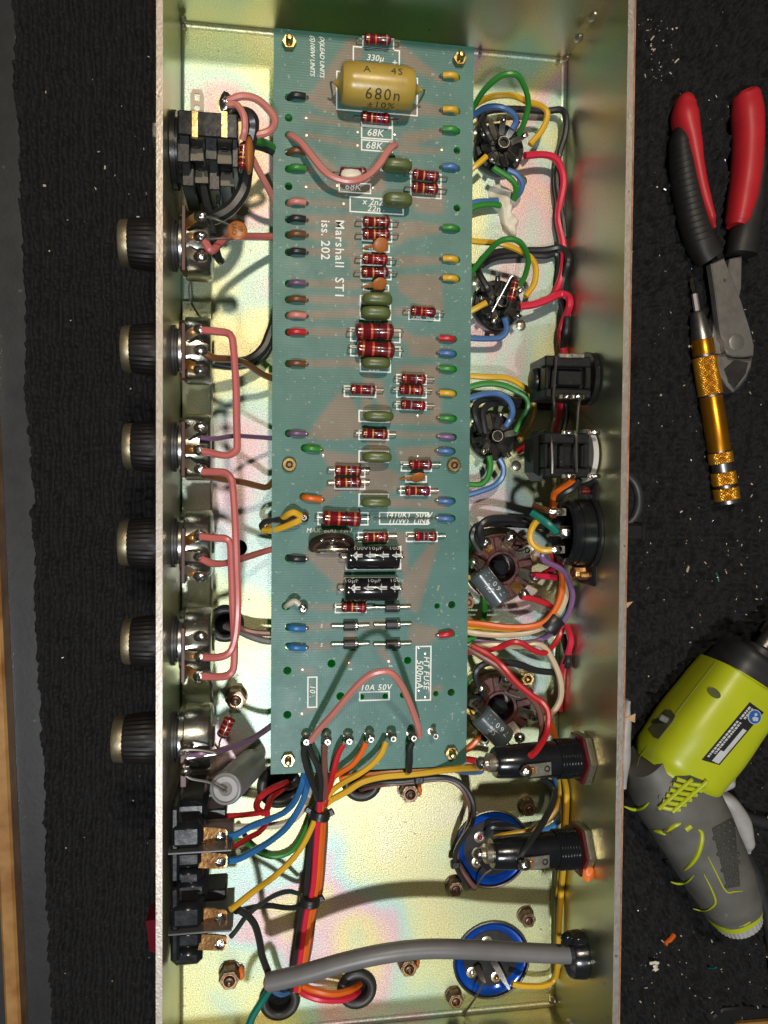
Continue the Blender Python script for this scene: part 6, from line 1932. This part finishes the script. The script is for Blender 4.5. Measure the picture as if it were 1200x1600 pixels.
# beside the fuse holders
W2('black', 5.2, [(845, 1215, 12), (860, 1225, 14), (867, 1238, 16), (864, 1255, 20), (850, 1282, 27), (835, 1305, 33), (822, 1325, 37), (812, 1338, 38)], "black wire slanting to the lower fuse holder's side terminal")
W2('yellow', 4.8, [(874, 1212, 8), (877, 1235, 9), (872, 1258, 10), (855, 1282, 11), (830, 1298, 11), (800, 1303, 11), (775, 1308, 14), (758, 1322, 22), (752, 1332, 30)], "yellow wire curving over the upper blue can to the lower fuse holder's tip")
W2('brightblue', 5, [(868, 1212, 6), (875, 1240, 6), (878, 1265, 6), (870, 1285, 5), (850, 1298, 5), (820, 1303, 5)], "blue wire curving behind the lower fuse holder")
W2('yellow', 4.6, [(880, 1208, 10), (885, 1240, 9), (884, 1290, 7), (882, 1340, 5), (876, 1400, 4), (873, 1460, 4), (872, 1505, 4), (866, 1528, 5), (848, 1540, 6), (822, 1541, 7), (800, 1537, 7)], "long yellow wire down the rear corner curling to the lower blue can")
W2('yellow', 4.4, [(876, 1210, 6), (880, 1280, 4), (878, 1340, 3), (872, 1400, 3)], "second yellow wire in the rear corner beside the fuse holders")
W2('black', 5, [(760, 1305, 2), (768, 1292, 4), (790, 1290, 4), (812, 1297, 4), (816, 1312, 5), (800, 1318, 6), (775, 1316, 5)], "black wire loop lying on the upper blue can")

# ================================================================== TOOLS on the carpet
class Hit:
    """sight-line hits on a finished mesh, to seat fittings on its real surface"""
    def __init__(self, objs):
        from mathutils.bvhtree import BVHTree
        vs, fs = [], []
        for o in objs:
            off = wloc(o)
            b = len(vs)
            vs += [v.co + off for v in o.data.vertices]
            fs += [[i + b for i in p.vertices] for p in o.data.polygons]
        self.t = BVHTree.FromPolygons(vs, fs)
    def __call__(self, px, py, lift=0.0):
        d = (ROT @ Vector(((px - 600) / FPX, -(py - 800) / FPX, -1.0))).normalized()
        h = self.t.ray_cast(CAM, d)
        if h[0] is None:
            return P(px, py, ZC + .02), Vector((0, 0, 1))
        n = h[1] if h[1].dot(d) < 0 else -h[1]
        return h[0] + n * lift, n

def loft(secs, n=28, e=0.75):
    """secs: (centre, half width, half height, axis dir in plan) ; closed ends"""
    vs, fs = [], []
    sg = lambda v, p: math.copysign(abs(v) ** p, v)
    for c, hw, hh, d in secs:
        s = Vector((-d.y, d.x, 0)).normalized()
        for k in range(n):
            th = 2 * math.pi * k / n
            vs.append(c + s * (sg(math.cos(th), e) * hw) + Vector((0, 0, sg(math.sin(th), e) * hh)))
    for i in range(len(secs) - 1):
        for k in range(n):
            fs.append((i * n + k, i * n + (k + 1) % n, (i + 1) * n + (k + 1) % n, (i + 1) * n + k))
    fs.append(tuple(range(n - 1, -1, -1)))
    fs.append(tuple((len(secs) - 1) * n + k for k in range(n)))
    return MB().add(vs, fs)

def path_loft(pts, z, widths, heights, n=24, e=0.8, step=6):
    """pts photo pixels at height z; widths half-width px; heights half-height m"""
    q = spline([P(x, y, z) for x, y in pts], step)
    m = len(q)
    k = (m - 1) / (len(pts) - 1)
    secs = []
    for i, c in enumerate(q):
        t = i / k
        j = min(int(t), len(pts) - 2)
        f = t - j
        f = f * f * (3 - 2 * f)
        hw = (widths[j] * (1 - f) + widths[j + 1] * f) * S(c)
        hh = heights[j] * (1 - f) + heights[j + 1] * f
        d = (q[min(i + 1, m - 1)] - q[max(i - 1, 0)]).normalized()
        secs.append((c, hw, hh, d))
    return loft(secs, n, e)

# ---- diagonal cutters
grip_red = mat("grip_red", (0.52, 0.020, 0.028), 0.45, 0, (0.45, 0.015, 0.022), 90, .6, .05, 700)
grip_black = mat("grip_black", (0.020, 0.018, 0.017), 0.55, 0, (0.013, 0.012, 0.011), 200, .6, .15, 900)
zt = ZC + .010
t = thing("diagonal_cutters", P(1125, 400, ZC), "diagonal cutting pliers with red and black handles lying open on the carpet", "pliers")
mk("handle_sleeve", path_loft([(1061, 196), (1062, 225), (1066, 262), (1073, 300), (1083, 345), (1095, 380), (1110, 404)], zt, [6, 14, 17, 19, 20, 21, 22], [.004, .007, .008, .008, .008, .008, .007]), grip_black, t)
mk("handle_core", path_loft([(1077, 151), (1071, 162), (1070, 185), (1077, 225), (1083, 265), (1092, 305), (1103, 340), (1112, 358)], zt + .0006, [9, 15, 18.5, 15, 12, 11, 8, 3], [.003, .0065, .0085, .0085, .0085, .008, .0075, .004]), grip_red, t)
mk("handle_core", path_loft([(1163, 143), (1166, 152), (1168, 180), (1169, 220), (1166, 265), (1161, 305), (1153, 340), (1150, 354)], zt, [13, 20, 22, 21, 20.5, 20, 16, 12], [.004, .0075, .009, .009, .009, .0085, .008, .006]), grip_red, t)
mk("handle_sleeve", path_loft([(1187, 235), (1184, 270), (1178, 305), (1170, 340), (1162, 370), (1159, 398)], zt - .001, [5, 9, 13, 18, 22, 23], [.005, .006, .007, .0075, .008, .007]), grip_black, t)
h_sl = Hit([o for o in t.children if o.name.startswith("handle_sleeve")])
for k in range(17):
    f = k / 16
    xa, ya = 1062 + 27 * f ** 1.3, 222 + 150 * f
    pts = []
    for j in range(5):
        g = j / 4
        pts.append(h_sl(xa - 9 + 24 * g + f * 6, ya + 5 - 9 * g, .0001)[0])
    mk("grip_rib", MB().tube(spline(pts, 2), .0005, 6), grip_black, t)
def pprism(pts, z0, z1, ch=.0006):
    q = [P(x, y, z1) for x, y in pts]
    return MB().prism([(p.x, p.y) for p in q], z0, z1, ch=ch)
tool_steel = mat("tool_steel", (0.34, 0.32, 0.29), .40, .7, (.24, .225, .205), 150, .6, .12, 2200, rvar=.08)
mk("lower_lever", pprism([(1141, 404), (1160, 399), (1159, 450), (1153, 478), (1146, 500), (1128, 556), (1118, 552), (1112, 542), (1116, 505), (1124, 470), (1134, 440)], ZC + .002, ZC + .0085), tool_steel, t)
mk("upper_lever", pprism([(1111, 412), (1132, 403), (1143, 430), (1158, 468), (1172, 512), (1179, 540), (1178, 556), (1160, 558), (1146, 557), (1137, 553), (1133, 545), (1133, 535), (1127, 526), (1123, 500), (1118, 460)], ZC + .0086, ZC + .0135), tool_steel, t)
mk("jaw", pprism([(1124, 554), (1134, 552), (1140, 558), (1152, 560), (1172, 560), (1178, 556), (1176, 574), (1168, 592), (1157, 606), (1148, 613), (1138, 603), (1129, 588), (1124, 570)], ZC + .003, ZC + .0128, .0016), tool_steel, t)
mk("jaw_bevel", pprism([(1131, 577), (1146, 562), (1170, 566), (1166, 584), (1148, 608), (1139, 598)], ZC + .0120, ZC + .0131, .0004), mat("jaw_bright", (0.34, 0.33, 0.31), .3, 1.0, (.2, .19, .18), 200, .5), t)
p = P(1151, 535, ZC + .0136)
mk("pivot", MB().lathe(p - Vector((0, 0, .0004)), (0, 0, 1), [(0, .0046), (.0007, .0045), (.0009, .0040)], 28), tool_steel, t)
p = P(1132, 438, ZC + .0136)
mk("rivet", MB().lathe(p - Vector((0, 0, .0003)), (0, 0, 1), [(0, .0010), (.0006, .0009)], 14), rim_copper, t)

# ---- precision screwdriver
zs = ZC + .0065
a, b = P(1081, 434, zs), P(1137, 786, zs)
d = (b - a).normalized()
Ls = (b - a).length
s = S(a)
t = thing("precision_screwdriver", P(1110, 620, ZC), "gold and silver knurled precision screwdriver beside the pliers", "screwdriver")
alu = mat("alu", (0.52, 0.51, 0.50), .32, 1.0, (.40, .39, .38), 300, .6, .05, 2000)
gold = mat("gold_anodised", (0.72, 0.31, 0.022), .30, .9, (.58, .23, .014), 140, .6, .03, 900)
goldk = mat("gold_knurl", (0.80, 0.38, 0.035), .30, .85)
U = lambda y: (y - 434) / 352 * Ls
ref = Vector((0, 0, 1))
mk("bit_tip", MB().lathe(a, d, [(0, .0005), (U(440), 4.2 * s), (U(447), 4.4 * s), (U(452), 3.2 * s), (U(460), 3.0 * s), (U(462), 4 * s)], 4), mat("bit_steel", (.55, .50, .36), .25, 1.0), t)
mk("bit_shank", MB().lathe(a + d * U(459), d, [(0, 4.6 * s), (U(489) - U(459), 4.8 * s)], 6), mat("shank_grey", (.48, .42, .42), .4, .6), t)
mk("collet", MB().lathe(a + d * U(486), d, [(0, 8 * s), (U(490) - U(486), 11 * s), (U(531) - U(486), 16.5 * s)], 32), alu, t)
mk("smooth_band", MB().lathe(a + d * U(530), d, [(0, 16.4 * s), (.0003, 16.9 * s), (U(553) - U(530), 17.3 * s)], 36), gold, t)
mk("smooth_grip", MB().lathe(a + d * U(619), d, [(0, 17.5 * s), (.0003, 18 * s), (U(704) - U(619), 18 * s)], 36), gold, t)
for y0_, y1_, r_ in ((552, 559, 15.5), (614, 622, 16.5), (702, 709, 15.5), (720, 739, 15.5), (755, 764, 15.8), (780, 787, 18)):
    mk("collar", MB().lathe(a + d * U(y0_), d, [(0, r_ * s * .9), (.0003, r_ * s), (U(y1_) - U(y0_) - .0003, r_ * s), (U(y1_) - U(y0_), r_ * s * .93)], 32), alu, t)
u_ = (ref - d * ref.dot(d)).normalized()
w_ = d.cross(u_)
for y0_, y1_, r_ in ((557, 616, 19), (706, 723, 19), (737, 757, 19.3), (762, 781, 20)):
    LL = U(y1_) - U(y0_)
    nk, na = max(6, int(LL / .00022)), 120
    vs_, fs_ = [], []
    for i in range(nk + 1):
        for k in range(na):
            th = 2 * math.pi * k / na
            x_ = LL * i / nk
            q1 = abs(((th * 15 / math.pi + x_ / .0017) % 1) - .5) * 2
            q2 = abs(((th * 15 / math.pi - x_ / .0017) % 1) - .5) * 2
            edge = 1 if 0 < i < nk else .965
            rr = r_ * s * edge * (1 - .07 * (1 - min(q1, q2)) ** 2)
            vs_.append(a + d * (U(y0_) + x_) + u_ * math.cos(th) * rr + w_ * math.sin(th) * rr)
    for i in range(nk):
        for k in range(na):
            fs_.append((i * na + k, i * na + (k + 1) % na, (i + 1) * na + (k + 1) % na, (i + 1) * na + k))
    fs_ += [tuple(range(na - 1, -1, -1)), tuple(nk * na + k for k in range(na))]
    mk("knurled_grip", MB().add(vs_, fs_), goldk, t, sharp=20)

# ---- power driver
lime = mat("lime_plastic", (0.47, 0.52, 0.014), .36, 0, (.40, .46, .011), 60, .6, .08, 1400)
boot = mat("grey_rubber", (0.140, 0.134, 0.118), .55, 0, (.095, .091, .080), 70, .5, .12, 900, speck=(160, .68, (.17, .165, .15)))
pale = mat("pale_plastic", (0.42, 0.41, 0.40), .45)
dark_pl = mat("charcoal_plastic", (0.028, 0.028, 0.030), .45, 0, (.02, .02, .021), 100, .6, .05, 700)
zd = ZC + .0225
t = thing("power_screwdriver", P(1090, 1240, ZC), "lime green and grey cordless power screwdriver lying on the carpet at the right", "power tool")
head = mk("motor_housing", path_loft([(1160, 1058), (1155, 1066), (1130, 1100), (1095, 1147), (1062, 1192), (1048, 1213)], zd, [58, 64, 66, 68, 66, 56], [.019, .0205, .0215, .0222, .021, .018], 36, .62), lime, t)
mk("gearbox_collar", path_loft([(1181, 1029), (1177, 1034), (1166, 1050), (1158, 1062)], zd, [46, 53, 57, 58], [.015, .0175, .0185, .019], 32, .7), dark_pl, t)
mk("nose_ring", path_loft([(1192, 1013), (1189, 1018), (1178, 1033)], zd, [24, 30, 32], [.009, .0105, .011], 28, .9), dark_pl, t)
mk("chuck", path_loft([(1230, 962), (1190, 1016)], zd, [14, 15], [.0048, .0052], 24, 1.0), dark_steel, t)
hnd = mk("grip", path_loft([(1008, 1182), (1034, 1212), (1056, 1246), (1077, 1282), (1099, 1324), (1119, 1364), (1135, 1398), (1143, 1418)], zd - .001, [36, 58, 63, 60, 56, 52, 46, 41], [.016, .020, .0212, .021, .0205, .020, .0185, .017], 36, .8), boot, t)
mk("end_ring", path_loft([(1141, 1414), (1146, 1424)], zd - .001, [42, 40], [.0172, .0166], 36, .85), lime, t)
# knurled end cap
secs_pts = path_loft([(1145, 1422), (1152, 1437)], zd - .001, [38, 35], [.0158, .0150], 72, .9)
for i, v in enumerate(secs_pts.v):
    if i % 2:
        cc = P(1149, 1430, zd - .001)
        secs_pts.v[i] = cc + (v - cc) * .975
mk("end_cap", secs_pts, pale, t, sharp=15)
mk("trigger_clip", path_loft([(1112, 1236), (1134, 1252), (1150, 1280), (1160, 1310), (1164, 1328)], zd - .006, [8, 14, 17, 12, 4], [.008, .010, .010, .009, .005], 20, .8), pale, t)
mk("belt_tab", path_loft([(1118, 1226), (1130, 1216), (1138, 1208)], zd + .001, [10, 13, 9], [.008, .009, .006], 20, .8), pale, t)
mk("rear_cover", path_loft([(974, 1090), (967, 1130), (965, 1175), (966, 1225)], ZC + .012, [5, 13, 15, 8], [.008, .011, .011, .008], 20, .9), pale, t)
H = Hit([head, hnd])
def patch(px_pts, lift, thick=.0003, on=None, sub=1):
    """thin decal or inset following the tool's surface"""
    hh = on or H
    top, bot = [], []
    for x, y in px_pts:
        p, n = hh(x, y)
        top.append(p + n * (lift + thick))
        bot.append(p - n * .0008)
    n_ = len(top)
    mb = MB().add(top + bot, [tuple(range(n_ - 1, -1, -1))] + [(k, (k + 1) % n_, n_ + (k + 1) % n_, n_ + k) for k in range(n_)])
    return mb
def quadpatch(p00, p10, p11, p01, lift, nu=8, nv=4, hh=None):
    """gridded decal between four photo corners"""
    hh = hh or H
    vs, fs = [], []
    for i in range(nu + 1):
        for j in range(nv + 1):
            u, v = i / nu, j / nv
            x = (p00[0] * (1 - u) + p10[0] * u) * (1 - v) + (p01[0] * (1 - u) + p11[0] * u) * v
            y = (p00[1] * (1 - u) + p10[1] * u) * (1 - v) + (p01[1] * (1 - u) + p11[1] * u) * v
            vs.append(hh(x, y, lift)[0])
    for i in range(nu):
        for j in range(nv):
            a_ = i * (nv + 1) + j
            fs.append((a_, a_ + 1, a_ + nv + 2, a_ + nv + 1))
    return MB().add(vs, fs)
label_m = mat("label_black", (0.02, 0.02, 0.022), .4)
lab_w = mat("label_white", (0.60, 0.60, 0.60), .5)
lb = mk("rating_label", quadpatch((1171, 1097), (1193, 1113), (1124, 1195), (1096, 1187), .0003, 14, 6), label_m, t)
# rows of print too small to read: pale bars, a blue round pictogram, a white block
Lp = lambda u, v: ((1171 * (1 - v) + 1096 * v) * (1 - u) + (1193 * (1 - v) + 1124 * v) * u, (1097 * (1 - v) + 1187 * v) * (1 - u) + (1113 * (1 - v) + 1195 * v) * u)
random.seed(5)
for row, (v0, v1) in enumerate(((.30, .94), (.30, .86), (.05, .26), (.05, .24))):
    u0 = (.10, .28, .12, .30)[row]
    v = v0
    while v < v1 - .02:
        dv = random.uniform(.015, .05)
        mk("print_row", quadpatch(Lp(u0, v), Lp(u0 + .12, v), Lp(u0 + .12, min(v + dv, v1)), Lp(u0, min(v + dv, v1)), .0005, 1, 1), lab_w, lb)
        v += dv + .012
mk("print_block", quadpatch(Lp(.66, .36), Lp(.90, .36), Lp(.90, .98), Lp(.66, .98), .0005, 8, 2), lab_w, lb)
mk("print_block", quadpatch(Lp(.48, .78), Lp(.67, .78), Lp(.67, .97), Lp(.48, .97), .0005, 3, 2), lab_w, lb)
cx_, cy_ = 1177.5, 1119.5
mk("pictogram_disc", patch([(cx_ + 10.5 * math.cos(k * .314), cy_ + 11.5 * math.sin(k * .314)) for k in range(20)], .0006), lab_w, lb)
mk("pictogram_disc", patch([(cx_ + 9.3 * math.cos(k * .314), cy_ + 10.3 * math.sin(k * .314)) for k in range(20)], .0009), mat("label_blue", (.02, .13, .48), .4), lb)
mk("pictogram_figure", patch([(cx_ + 1 + 2.4 * math.cos(k * .785), cy_ - 4 + 2.4 * math.sin(k * .785)) for k in range(8)], .0011), lab_w, lb)
mk("pictogram_figure", patch([(cx_ - 5, cy_ + 1), (cx_ - 1, cy_ - 1), (cx_ + 5, cy_ + 1), (cx_ + 4, cy_ + 6), (cx_ - 3, cy_ + 6)], .0011), lab_w, lb)
# moulding seams of the housing
for sm in ([(1122, 1030), (1100, 1058), (1070, 1097), (1040, 1137)], [(1012, 1165), (1000, 1182), (996, 1196)], [(1180, 1095), (1160, 1122), (1135, 1155), (1108, 1190)]):
    q = spline([Vector((x, y, 0)) for x, y in sm], 5)
    mk("moulding_seam", MB().tube([H(v.x, v.y, -.00005)[0] for v in q], .00028, 6), MATS["lime_plastic"] if sm[0][0] == 1180 else mat("seam_olive", (.20, .22, .01), .5), t)
# oval window, selector switch, vents
c_, n_ = H(1116, 1083)
ov = [(1116 + 11.5 * math.cos(k * .314) * .82 - 6.5 * math.sin(k * .314) * .57, 1083 + 11.5 * math.cos(k * .314) * .57 + 6.5 * math.sin(k * .314) * .82) for k in range(20)]
mk("indicator_window", patch(ov, .0002), mat("smoke_window", (.12, .13, .05), .2), t)
sw = [(1014, 1139), (1040, 1109), (1049, 1110), (1056, 1119), (1052, 1127), (1030, 1155), (1022, 1152)]
mk("switch_well", patch(sw, .0002), mat("well_olive", (.11, .11, .05), .4), t)
c_, n_ = H(1042, 1126)
mk("selector_slider", MB().box(c_ + n_ * .0008, (.0080, .0034, .0026), .0007, rot=Matrix.Rotation(math.radians(-28), 3, 'Z')), mat("slider_grey", (.16, .16, .15), .35), t)
for k in range(6):
    f = k / 5
    pa, pb = (1056 - 26 * f, 1216 + 42 * f), (1104 - 42 * f, 1226 + 38 * f)
    pts = [H(pa[0] * (1 - g) + pb[0] * g, pa[1] * (1 - g) + pb[1] * g + 2 * math.sin(g * 3.1), .0008)[0] for g in (0, .25, .5, .75, 1)]
    mk("vent_slat", MB().tube(spline(pts, 3), .0012, 8), lime, t)
for pa, pb in (((1080, 1214), (1030, 1260)), ((1102, 1218), (1050, 1266))):
    mk("vent_rib", MB().tube([H(pa[0] * (1 - g) + pb[0] * g, pa[1] * (1 - g) + pb[1] * g, .0018)[0] for g in (0, .2, .4, .6, .8, 1)], .0011, 8), lime, t)
mk("vent_opening", patch([(1056, 1212), (1078, 1211), (1106, 1222), (1090, 1240), (1062, 1264), (1030, 1262), (1028, 1244)], .0001), mat("vent_dark", (.03, .032, .006), .6), t)
# lime accents let into the rubber
def accent(pts, w, taper=True):
    q = spline([Vector((x, y, 0)) for x, y in pts], 6)
    ps = [H(v.x, v.y, .0001)[0] for v in q]
    m_ = len(ps)
    rs = [max(.0002, w * 0.0003 * (math.sin(math.pi * min(1, (i + .6) / m_)) ** .5 if taper else 1)) for i in range(m_)]
    mk("lime_accent", MB().tube(ps, rs, 7), lime, t)
accent([(1091, 1296), (1096, 1301), (1096, 1315), (1090, 1335), (1080, 1350), (1069, 1360)], 4.2)
accent([(1021, 1297), (1034, 1300), (1042, 1304)], 4)
accent([(1042, 1299), (1052, 1291), (1064, 1286)], 4)
accent([(1071, 1296), (1080, 1290)], 5.5)
accent([(1048, 1378), (1060, 1381), (1073, 1378), (1084, 1368)], 2.2)
accent([(1083, 1420), (1098, 1423), (1110, 1419), (1118, 1409), (1112, 1390), (1100, 1366)], 2.0)
accent([(1106, 1338), (1118, 1362), (1134, 1392), (1148, 1393), (1160, 1392)], 1.4)
accent([(975, 1260), (990, 1265), (1004, 1262), (1014, 1254)], 3)
p_, n_ = H(1043, 1300)
mk("screw_recess", MB().lathe(p_, n_, [(0, .0024), (.0006, .0023), (.0004, .0016)], 18), mat("well_olive", (.11, .11, .05), .4), t)
mk("grip_pad", quadpatch((1112, 1294), (1146, 1276), (1156, 1384), (1136, 1388), .0004, 8, 10), mat("pad_charcoal", (.060, .056, .048), .6, 0, (.042, .04, .034), 120, .6), t)
# dimpled grip pad
for i in range(8):
    for j in range(5):
        x = 1116 + j * 8 + i * 3.2 - 3 * (i % 2)
        y = 1297 + i * 12.5 - j * 4
        if x > 1154:
            continue
        p_, n_ = H(x, y)
        mk("grip_dimple", MB().ball(p_ - n_ * .0002, .0013, (1, 1, 1), 7, 5), MATS["pad_charcoal"], t)

# black lead running off behind the driver
q = [P(x, y, ZC + .004) for x, y in ((1120, 1240), (1145, 1265), (1170, 1278), (1210, 1288), (1240, 1292))]
mk("power_lead", MB().tube(spline(q, 6), .0036, 12), rubber, label="black power lead crossing the carpet right of the driver's pale clip", cat="cable")
q = [P(x, y, ZC + .004) for x, y in ((1150, 1318), (1165, 1335), (1180, 1365), (1192, 1405), (1204, 1460), (1212, 1520))]
mk("power_lead", MB().tube(spline(q, 6), .0036, 12), rubber, label="black power lead curving down the right edge past the driver's grip", cat="cable")

# ================================================================== scraps on the carpet
def on_carpet(px, py, lift=0.0005):
    p = P(px, py, ZC)
    p.z = ZC - .0070 + float(carpet_h(np.array([p.x]), np.array([p.y]))[0]) + lift
    return p

def offcut(px, py, px2, py2, r, color, label):
    a, b = on_carpet(px, py, .0012), on_carpet(px2, py2, .0012)
    mk("wire_offcut", MB().tube([a, (a + b) / 2 + Vector((.0002, .0002, .0003)), b], r, 8), W[color], label=label, cat="offcut")
offcut(1036, 1472, 1054, 1462, .0014, 'orange', "orange wire offcut on the carpet below the driver")
offcut(1118, 895, 1119, 908, .0005, 'teal', "thin green wire offcut on the carpet below the screwdriver")
offcut(1106, 1512, 1109, 1502, .0005, 'teal', "thin teal wire offcut near the lower right corner")
offcut(1187, 1276, 1197, 1268, .0006, 'white', "white sliver right of the driver's pale clip")
chip = mat("wood_chip", (.52, .32, .17), .7)
for (pts, lab) in (([(975, 1123), (993, 1115), (992, 1129)], "tan paper chip against the rear wall near the driver"), ([(977, 942), (989, 940), (980, 950)], "tan paper chip against the rear wall below the plug")):
    q = [P(x, y, -.02) for x, y in pts]
    mk("paper_chip", MB().prism([(p.x, p.y) for p in q], -.0205, -.0200), chip, label=lab, cat="chip")
p = on_carpet(1020, 1504, .001)
mb = MB()
for dx, dy, r_ in ((-.0016, .0012, .0014), (0, .0014, .0012), (.0016, .0008, .0011), (.0006, -.0010, .0012), (.0008, -.0028, .0013), (-.0002, -.0034, .0009)):
    mb.ball(p + Vector((dx, dy, 0)), r_, (1.3, .8, .5), 8, 6, jit=.2)
mk("paper_scrap", mb, silicone, label="crumpled off-white scrap on the carpet at the lower right", cat="scrap")

def crumbs(name, n, region, smin, smax, m_, label, seed, long_=0.35):
    random.seed(seed)
    mb = MB()
    for _ in range(n):
        x0, y0, x1, y1 = random.choices([r[:4] for r in region], [r[4] for r in region])[0]
        px, py = random.uniform(x0, x1), random.uniform(y0, y1)
        p = on_carpet(px, py, .0004)
        s_ = random.uniform(smin, smax) * (1 if random.random() < .85 else 1.8)
        k = random.uniform(2.2, 4.5) if random.random() < long_ else random.uniform(.8, 1.5)
        Rm = Matrix.Rotation(random.uniform(0, 6.3), 3, 'Z') @ Matrix.Rotation(random.uniform(-.5, .5), 3, 'X')
        hx, hy, hz = s_ * k, s_, s_ * .5
        pts = [Vector((sx * hx * random.uniform(.6, 1), sy * hy * random.uniform(.6, 1), sz * hz)) for sx in (-1, 1) for sy in (-1, 1) for sz in (-1, 1)]
        pts = [p + Rm @ v for v in pts]
        mb.add(pts, [(0, 1, 3, 2), (4, 6, 7, 5), (0, 4, 5, 1), (2, 3, 7, 6), (0, 2, 6, 4), (1, 5, 7, 3)])
    o = mk(name, mb, m_, label=label, cat="debris", kind="stuff")
    return o
RG = [(990, 0, 1200, 1600, 5), (1000, 30, 1060, 130, 1), (1060, 790, 1190, 960, .7), (985, 1450, 1200, 1590, 1.2), (60, 20, 240, 400, .5), (80, 400, 235, 1600, .5)]
crumbs("pale_crumbs", 260, RG, .00014, .00036, mat("crumb_cream", (.62, .53, .40), .7, 0, (.42, .33, .22), 400, .6), "pale crumbs and splinters scattered over the black carpet", 3)
crumbs("metal_clippings", 150, RG, .00011, .00026, bare_wire, "tiny bright metal clippings scattered over the black carpet", 4, .5)
# dust and solder splashes on the chassis floor
